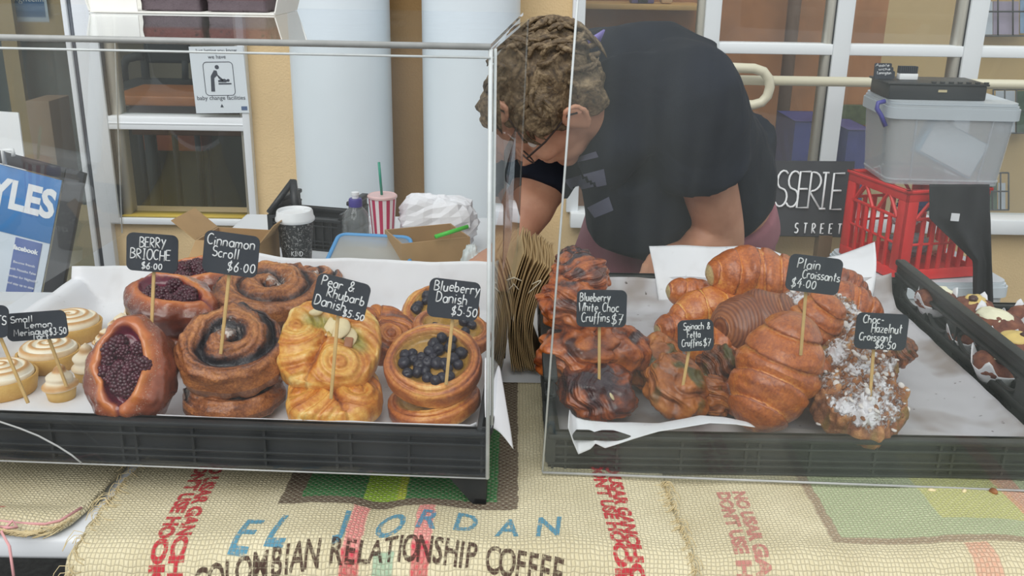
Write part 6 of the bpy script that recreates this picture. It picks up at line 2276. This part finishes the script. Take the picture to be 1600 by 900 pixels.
# black inset tray on top of the tub and spare tags on it
ztt = tc.z + tzh - .004 + .038 * .7 + .001
bc = P(1452, 140, Yq + .10)
bk = empty('black_box', (bc.x, Yq + .115, ztt), 'low black plastic box with small slots lying on the milky tub lid', 'box', rot=(0, 0, RD(-2)))
bw = (P(1533, 140, Yq).x - P(1368, 140, Yq).x) * .93
m = MB(); m.rbox(-bw / 2, bw / 2, -.075, .075, 0, .036, .003)
m.rbox(-bw / 2 - .006, bw / 2 + .004, -.079, .079, .0365, .042, .002)
for k in range(7):
    x = -.02 + .022 * k
    m.rbox(x, x + .012, -.079, -.073, .0425, .047, .001)
m.build('box_body', M_black, bk, sharp=35)
m = MB(); m.box(.0, .022, -.0775, -.0755, .020, .026); m.build('gold_mark', simple('gold_mark', (190, 176, 140), .4), bk, smooth=False)
zk = ztt + .0426
for (pa, pb, n, lbl) in ((1370, 1402, 4, 'stack of black tags with white writing at the left end of the black box'), (1408, 1437, 1, 'upright pack of blank black tags next to the tag stack on the black box')):
    xa, xb = P(pa, 110, Yq + .10).x, P(pb, 110, Yq + .10).x
    if n > 1:
        for k in range(3):
            o = empty('spare_tag', ((xa + xb) / 2, Yq + .112 + .008 * k, zk), ['front', 'middle', 'back'][k] + ' spare black tag of the leaning stack on the black box', 'price tag', 'spare tags on the black box')
            m = MB(); M_ = Matrix.Rotation(radians(84), 4, 'X')
            hh = .021 + .009 * k
            plate(m, [(x, y + hh / 2 + .0004) for x, y in rrect(xb - xa - .004 * k, hh, .004)], -.001, .001, M_)
            m.build('board', M_slate, o, sharp=40)
            m = MB(); lettering(m, ['Lamington', 'Quiche', 'Apple'][k], -.020, hh - .0085, .007, .0006, M_ @ Matrix.Translation((0, 0, .0012)), 0, random.Random(k), .05, width=.036)
            m.build('lettering', M_chalk, o)
    else:
        o = empty('tag_pack', ((xa + xb) / 2, Yq + .115, zk), lbl, 'pack of tags')
        w2 = (xb - xa) / 2
        m = MB(); m.rbox(-w2, w2, -.012, .012, 0.0, .016, .002); m.build('white_sleeve', M_whitep, o, sharp=40)
        m = MB()
        for k in range(9):
            m.box(-w2 + k * w2 / 4.6, -w2 + k * w2 / 4.6 + .0035, -.011, .011, .0165, .034)
        m.build('tag_edges', M_slate, o, smooth=False)
# crumbs on the screen's foot
for i, (px, py, s) in enumerate(((1456, 767, .0055), (1506, 768, .0055), (1552, 768, .006))):
    m = MB(); q = P(px, py, 1.012)
    m.ball((0, 0, 0), (s, s * .5, s * .7), Euler((.4, .3, i)).to_matrix(), 14, 8, disp=lambda q: .2 * nz(q.x, q.y, q.z, 2, i))
    o = m.build('almond_flake', M_pear if i < 2 else NUT[0], None, loc=q)
    tag(o, ['leftmost almond flake on the screen\'s foot', 'middle almond flake on the screen\'s foot', 'brown almond flake at the right on the screen\'s foot'][i], 'almond flake', 'almond flakes on the screen foot')
# ------------------------------------------------------------------ the seller, bent over the table
M_skin = NT('skin')
co = M_skin.coord()
sk = M_skin.ramp(M_skin.noise(co, 14, 4), [(0.3, lin((176, 122, 96))), (0.55, lin((198, 146, 118))), (0.75, lin((208, 158, 130)))])
M_skin = M_skin.done(M_skin.bsdf(sk, 0.5, M_skin.bump(M_skin.noise(co, 160, 3), .2, .001), Subsurface_Weight=0.08, Subsurface_Radius=(.01, .004, .002)))
t = NT('dark_shirt')
co = t.coord()
wv = t.noise(co, 5, 4)
M_shirt = t.done(t.bsdf(t.ramp(wv, [(.3, lin((20, 24, 33))), (.7, lin((34, 39, 51)))]), .9, t.bump(t.noise(co, 7, 3, .5, .8), .55, .03, t.bump(t.noise(co, 500, 2), .3, .001)), Specular_IOR_Level=0.2))
M_shirt2 = simple('grey_blue_stripe', (108, 110, 132), .9, 30, .1)
M_shorts = simple('faded_pink_cotton', (158, 102, 112), .9, 7, .14, .25, 300)
t = NT('grey_brown_hair')
co = t.coord()
mp = t.n('ShaderNodeMapping'); mp.inputs['Scale'].default_value = (1, 1, 1); t.l(co, mp.inputs[0])
hn = t.noise(mp.outputs[0], 26, 5, .65, 1.2); hf = t.noise(mp.outputs[0], 190, 3)
hc = t.ramp(t.math('MULTIPLY_ADD', t.math('SUBTRACT', hf, .5), .5, hn), [(.3, lin((58, 46, 34))), (.5, lin((104, 86, 62))), (.7, lin((150, 130, 100)))])
M_hair = t.done(t.bsdf(hc, .6, t.bump(hf, .6, .004)))
M_glass_fr = simple('dark_glasses_frame', (50, 38, 34), .4)
M_lanyard = simple('purple_ribbon', (146, 132, 206), .6)

per = empty('person', Vector((P(1120, 330, 2.12).x, 2.12, 0.0)), 'person in a dark t-shirt and pink shorts bending over the table behind the trays', 'person')
Lat = Vector((.63, -.77, -.10)).normalized()
def ering(c, tan, a, b, n=40, sq=1.0, lat=Lat, off=0.0):
    T_ = Vector(tan).normalized()
    l = (lat - T_ * lat.dot(T_)).normalized()
    d = T_.cross(l).normalized()          # towards the chest or back
    out = []
    for k in range(n):
        q = 2 * pi * k / n
        cx, cy = cos(q), sin(q)
        cx = math.copysign(abs(cx) ** sq, cx); cy = math.copysign(abs(cy) ** sq, cy)
        out.append(c + l * a * cx + d * (b * cy + off))
    return out
def esweep(mb, spec, **kw):
    cs = [s[0] for s in spec]
    rings = []
    for i, s in enumerate(spec):
        t_ = cs[min(i + 1, len(cs) - 1)] - cs[max(i - 1, 0)]
        rings.append(ering(s[0], t_, s[1], s[2], **kw))
    mb.loft(rings)
def smooth_path(pts, rads, n=6):
    """Catmull-Rom through joints with radii"""
    P_, R_ = [], []
    N = len(pts)
    for i in range(N - 1):
        p0, p1, p2, p3 = pts[max(i - 1, 0)], pts[i], pts[i + 1], pts[min(i + 2, N - 1)]
        for k in range(n):
            u = k / n
            P_.append(0.5 * ((2 * p1) + (p2 - p0) * u + (2 * p0 - 5 * p1 + 4 * p2 - p3) * u * u + (3 * p1 - p0 - 3 * p2 + p3) * u ** 3))
            R_.append(rads[i] * (1 - u) + rads[i + 1] * u)
    P_.append(pts[-1]); R_.append(rads[-1])
    return P_, R_

# joints
sp_ = [P(1092, 338, 2.12), P(1092, 275, 2.06), P(1062, 212, 1.985), P(1012, 160, 1.91), P(966, 126, 1.86), P(940, 124, 1.83)]
shL, shR = P(1072, 150, 1.76), P(893, 122, 1.97)
elL, wrL = P(1124, 372, 1.86), P(1078, 386, 1.81)
elR, wrR = P(838, 296, 1.87), P(790, 392, 1.78)
hipL, hipR = P(1118, 352, 2.10), P(1010, 345, 2.13)
kneL, kneR = P(1135, 560, 2.12), P(925, 520, 2.06)
ankL = Vector((kneL.x + .02, 2.20, .09)); ankR = Vector((kneR.x - .06, 2.22, .09))
# head frame
hc_ = P(866, 155, 1.73)
hf_ = Vector((-.62, .0, -.78)).normalized()
hu_ = Vector((-.72, -.40, .57)); hu_ = (hu_ - hf_ * hu_.dot(hf_)).normalized()
hl_ = hu_.cross(hf_)
HM = Matrix((hf_, hl_, hu_)).transposed()
def H(x, y, z): return hc_ + HM @ Vector((x, y, z))
HS = 0.98
def hball(mb, c, r, **kw): mb.ball(H(*[v * HS for v in c]), tuple(v * HS for v in r), HM, 28, 18, **kw)

b = MB()
esweep(b, [(sp_[0] + (sp_[0] - sp_[1]) * .6, .13, .10), (sp_[0], .175, .125), (sp_[1], .165, .125), (sp_[2], .178, .130), (sp_[3], .190, .120), (sp_[4], .150, .090), (sp_[5], .075, .065)])
nb = H(-.030, 0, -.085)
pp, rr = smooth_path([sp_[4], sp_[5], nb, H(-.02, 0, -.02)], [.070, .056, .054, .056]); b.tube(pp, rr, 20)
hball(b, (-.006, 0, .042), (.098, .076, .076))
hball(b, (.030, 0, -.020), (.066, .064, .078))
hball(b, (.040, 0, -.070), (.050, .050, .042))
hball(b, (.066, 0, -.098), (.024, .028, .022))
hball(b, (.076, 0, .016), (.022, .054, .018))
hball(b, (.078, .036, -.030), (.022, .024, .024)); hball(b, (.078, -.036, -.030), (.022, .024, .024))
hball(b, (.090, 0, -.066), (.014, .026, .014))
b.tube([H(.086, 0, .014), H(.104, 0, -.012), H(.120, 0, -.034), H(.108, 0, -.044)], [.010, .0125, .0165, .011], 14)
hball(b, (.104, .013, -.040), (.012, .009, .009)); hball(b, (.104, -.013, -.040), (.012, .009, .009))
for s in (1, -1):
    hball(b, (-.004, s * .074, -.014), (.020, .012, .030))
    pts = [H(.014 * HS, s * .080 * HS, -.012), H(.012, s * .088, .010), H(-.004, s * .094, .024), H(-.022, s * .096, .016), H(-.026, s * .094, -.006), H(-.016, s * .088, -.030), H(-.002, s * .082, -.042)]
    b.tube(pts, .0062, 8)
def limb(mb, js, rs, n=18):
    pp, rr = smooth_path(js, rs); mb.tube(pp, rr, n)
limb(b, [sp_[3] + Lat * .06, shL, shL.lerp(elL, .4), elL, elL.lerp(wrL, .35), wrL], [.09, .070, .062, .050, .050, .030])
limb(b, [sp_[3] - Lat * .06, shR, shR.lerp(elR, .45), elR, elR.lerp(wrR, .30), elR.lerp(wrR, .7), wrR], [.09, .072, .062, .052, .054, .040, .030])
b.ball(elR + Vector((0.01, .01, .0)), .05, None, 16, 10)
limb(b, [sp_[0] + Lat * .05, hipL, kneL, kneL.lerp(ankL, .35), ankL], [.10, .105, .066, .064, .040])
limb(b, [sp_[0] - Lat * .05, hipR, kneR, kneR.lerp(ankR, .35), ankR], [.10, .105, .066, .064, .040])
def hand(mb, w, d, palm_n, side):
    """palm with five bent fingers from wrist w along d"""
    d = Vector(d).normalized(); nrm = Vector(palm_n); nrm = (nrm - d * nrm.dot(d)).normalized()
    ac = d.cross(nrm) * side
    for k in range(4):
        o_ = (k - 1.5) * .0205
        mb.tube([w + ac * o_ * .55, w + d * .045 + ac * o_ * .9, w + d * .090 + ac * o_], [.015, .0135, .0115], 12)
        L = (.068, .078, .073, .058)[k]
        p = w + d * .088 + ac * o_
        p1 = p + (d * .90 + nrm * .40).normalized() * L * .45
        p2 = p1 + (d * .55 + nrm * .80).normalized() * L * .32
        p3 = p2 + (d * .25 + nrm * .95).normalized() * L * .25
        mb.tube([p, p1, p2, p3], [.0098, .0092, .0085, .0070], 10)
    q = w + d * .022 - ac * .024
    q1 = q + (d * .6 - ac * .7 + nrm * .3).normalized() * .042
    q2 = q1 + (d * .8 - ac * .1 + nrm * .5).normalized() * .030
    q3 = q2 + (d * .8 + ac * .1 + nrm * .5).normalized() * .022
    mb.tube([q, q1, q2, q3], [.0150, .0120, .0105, .0085], 12)
hand(b, wrL, (-.55, -.62, -.06), (0, -.2, -.9), -1)
hand(b, wrR, (-.22, -.75, -.04), (0, -.2, -.9), 1)
for a_, k_ in ((ankL, kneL), (ankR, kneR)):
    b.tube([a_ + Vector((0, .04, -.045)), a_ + Vector((-.02, -.05, -.05)), a_ + Vector((-.05, -.16, -.062))], [.042, .042, .026], 14)
body = remeshed(b, .0055, 5)
bo = loc(body.build('body', M_skin, per), per)

# eyes, brows and glasses
for s in (1, -1):
    m = MB(); m.ball(H(.076, s * .032, -.004), .0125, HM, 16, 10)
    loc(m.build('eye', simple('eye_white', (226, 220, 212), .3), per), per)
    m = MB(); m.tube([H(.092, s * .014, .018), H(.094, s * .032, .024), H(.082, s * .052, .018)], [.004, .005, .003], 8)
    loc(m.build('eyebrow', M_hair, per), per)
m = MB()
for s in (1, -1):
    m.tube([H(.106, s * .034 + .024 * cos(q), -.008 + .018 * sin(q)) for q in [2 * pi * k / 20 for k in range(20)]], .0016, 6, closed=True)
    m.tube([H(.104, s * .058, .0), H(.06, s * .080, .006), H(.0, s * .090, .012), H(-.014, s * .090, .0)], .0019, 6)
m.tube([H(.106, .011, -.004), H(.112, 0, .0), H(.106, -.011, -.004)], .0016, 6)
loc(m.build('glasses', M_glass_fr, per), per)

# hair: thick wavy mop
hb = MB()
hball(hb, (-.010, 0, .050), (.104, .083, .078))
hball(hb, (-.046, 0, .008), (.052, .070, .072))
hball(hb, (.058, .0, .070), (.056, .062, .042))
for s in (1, -1):
    hball(hb, (.018, s * .066, .040), (.045, .024, .040))
    hball(hb, (-.045, s * .068, -.010), (.032, .022, .045))
    hball(hb, (.020, s * .074, .012), (.014, .012, .030))
hr = remeshed(hb, .006, 3)
for v in hr.v:
    q = HM.transposed() @ (v - hc_)
    n = q.normalized()
    w = noise.noise_vector(q * 16) * .5
    k = abs(noise.noise(Vector((q.x * 30 + w.x * 3, q.y * 34 + w.y * 3, q.z * 14)))) * .015 + noise.noise(q * 60) * .005 + noise.noise(q * 12) * .008
    v += HM @ (n * (k - .002))
loc(hr.build('hair', M_hair, per), per)
m = MB(); rnd = random.Random(8)
for k in range(150):
    a = rnd.uniform(0, 2 * pi); z = rnd.uniform(-.25, 1)
    r_ = sqrt(max(0, 1 - z * z))
    q = Vector((-.010 + .106 * r_ * cos(a), .085 * r_ * sin(a), .050 + .080 * z)) * HS
    if q.x > .045 and q.z < .055: continue
    n = (q - Vector((-.02, 0, .05))).normalized()
    tg = n.cross(Vector((rnd.uniform(-.4, .4), rnd.uniform(-.4, .4), 1))).normalized()
    tg = (tg * rnd.uniform(-.8, .8) + Vector((.5 * (1 if q.x > -.02 else -1), 0, -.5))).normalized()
    tg = (tg - n * tg.dot(n)).normalized()
    L_ = rnd.uniform(.03, .06); cu = rnd.uniform(-1, 1)
    pts = []
    for i in range(6):
        f = i / 5
        pts.append(H(*(q + tg * L_ * f + n * (.006 + .006 * sin(pi * f)) + n.cross(tg) * .010 * cu * sin(f * 4))))
    m.tube(pts, [.0040, .0052, .0052, .0044, .003, .001], 5)
o = loc(m.build('hair_curls', M_hair, per), per); o['kind'] = 'stuff'

# shirt: hangs away from the belly
s_ = MB()
drop = Vector((-.02, 0, -.03))
esweep(s_, [(P(1096, 318, 2.085), .185, .145), (P(1088, 285, 2.065) + drop * .3, .203, .158), (sp_[2] + drop * .8, .212, .162), (sp_[3] + drop * .3, .218, .150), (sp_[4], .182, .116), (sp_[5], .110, .092), (P(928, 128, 1.80), .092, .080)])
s_.ball(P(968, 116, 1.84), .090, None, 24, 16)
s_.tube([P(984, 96, 1.77), P(990, 150, 1.745), P(974, 208, 1.75), P(934, 264, 1.81)], [.060, .066, .062, .050], 20)
s_.tube([P(970, 105, 1.88), P(1030, 108, 1.86), P(1085, 135, 1.84)], [.085, .095, .085], 20)
# loose front hanging below the chest
s_.tube([P(985, 250, 1.86), P(1010, 320, 1.90), P(1045, 362, 1.96)], [.10, .125, .085], 24)
s_.tube([P(1135, 215, 2.0), P(1150, 290, 2.08), P(1156, 318, 2.12)], [.10, .085, .06], 24)
limb(s_, [sp_[3] + Lat * .04, shL, shL.lerp(elL, .28), shL.lerp(elL, .52)], [.125, .098, .096, .090], 28)
limb(s_, [sp_[3] - Lat * .04, shR, shR.lerp(elR, .5), shR.lerp(elR, .98)], [.120, .092, .080, .070], 28)
sh = remeshed(s_, .008, 10)
for v in sh.v:
    d_ = noise.noise_vector(Vector((v.x * 9, v.y * 9, v.z * 4.5)))
    v += d_ * .010 + noise.noise_vector(v * 22) * .003
loc(sh.build('t_shirt', M_shirt, per), per)
from mathutils.bvhtree import BVHTree
sh_bvh = BVHTree.FromPolygons(sh.v, sh.f)
# grey stripes low on the chest, lying on the cloth
for quad in (((902, 246), (932, 236), (936, 245), (904, 253)), ((880, 281), (944, 263), (948, 288), (894, 299)), ((918, 324), (952, 307), (959, 328), (930, 340))):
    m = MB(); N_ = 14; vs = []; ok_ = True
    for i in range(N_ + 1):
        for j in range(7):
            u, v = i / N_, j / 6
            x = (quad[0][0] * (1 - u) + quad[1][0] * u) * (1 - v) + (quad[3][0] * (1 - u) + quad[2][0] * u) * v
            y = (quad[0][1] * (1 - u) + quad[1][1] * u) * (1 - v) + (quad[3][1] * (1 - u) + quad[2][1] * u) * v
            hit = sh_bvh.ray_cast(CAM, ray(x, y).normalized())
            vs.append(hit[0] + hit[1] * .0016 if hit[0] is not None else None)
    fs = []
    for i in range(N_):
        for j in range(6):
            q = (i * 7 + j, (i + 1) * 7 + j, (i + 1) * 7 + j + 1, i * 7 + j + 1)
            if all(vs[k] is not None for k in q) and max((vs[k] - vs[q[0]]).length for k in q) < .05: fs.append(q)
    if fs:
        m.add([v if v is not None else Vector(per.location) for v in vs], fs)
        loc(m.build('stripe', M_shirt2, per), per)
# ribbon at the nape
m = MB(); q = P(929, 65, 1.79)
a, c = P(912, 74, 1.735), P(940, 56, 1.76)
u = (c - a).normalized()
slab(m, a + Vector((-.004, 0, -.012)), a + Vector((.006, 0, .010)), c + Vector((.006, 0, .010)), c + Vector((-.002, 0, -.012)), .004)
loc(m.build('lanyard', M_lanyard, per), per)
# shorts
s_ = MB()
esweep(s_, [(sp_[0] + (sp_[0] - sp_[1]) * .4, .17, .14), (sp_[0], .198, .152), (sp_[0].lerp(sp_[1], .6), .186, .142)])
limb(s_, [sp_[0] + Lat * .05, hipL, hipL.lerp(kneL, .5), hipL.lerp(kneL, .92)], [.13, .135, .125, .118], 28)
limb(s_, [sp_[0] - Lat * .05, hipR, hipR.lerp(kneR, .5), hipR.lerp(kneR, .92)], [.13, .135, .125, .122], 28)
so = remeshed(s_, .010, 8)
for v in so.v:
    v += noise.noise_vector(Vector((v.x * 10, v.y * 10, v.z * 6))) * .010
loc(so.build('shorts', M_shorts, per), per)
for a_, k_ in ((ankL, kneL), (ankR, kneR)):
    m = MB()
    m.rbox(-.05, .05, -.20, .07, .0, .028, .010, Matrix.Translation((a_.x - .02, a_.y, .002)) @ Matrix.Rotation(RD(-14), 4, 'Z'))
    m.ball((a_.x - .035, a_.y - .06, .045), (.052, .13, .040), Matrix.Rotation(RD(-14), 3, 'Z'), 24, 14)
    loc(m.build('shoe', simple('grey_shoe', (70, 70, 74), .7), per), per)
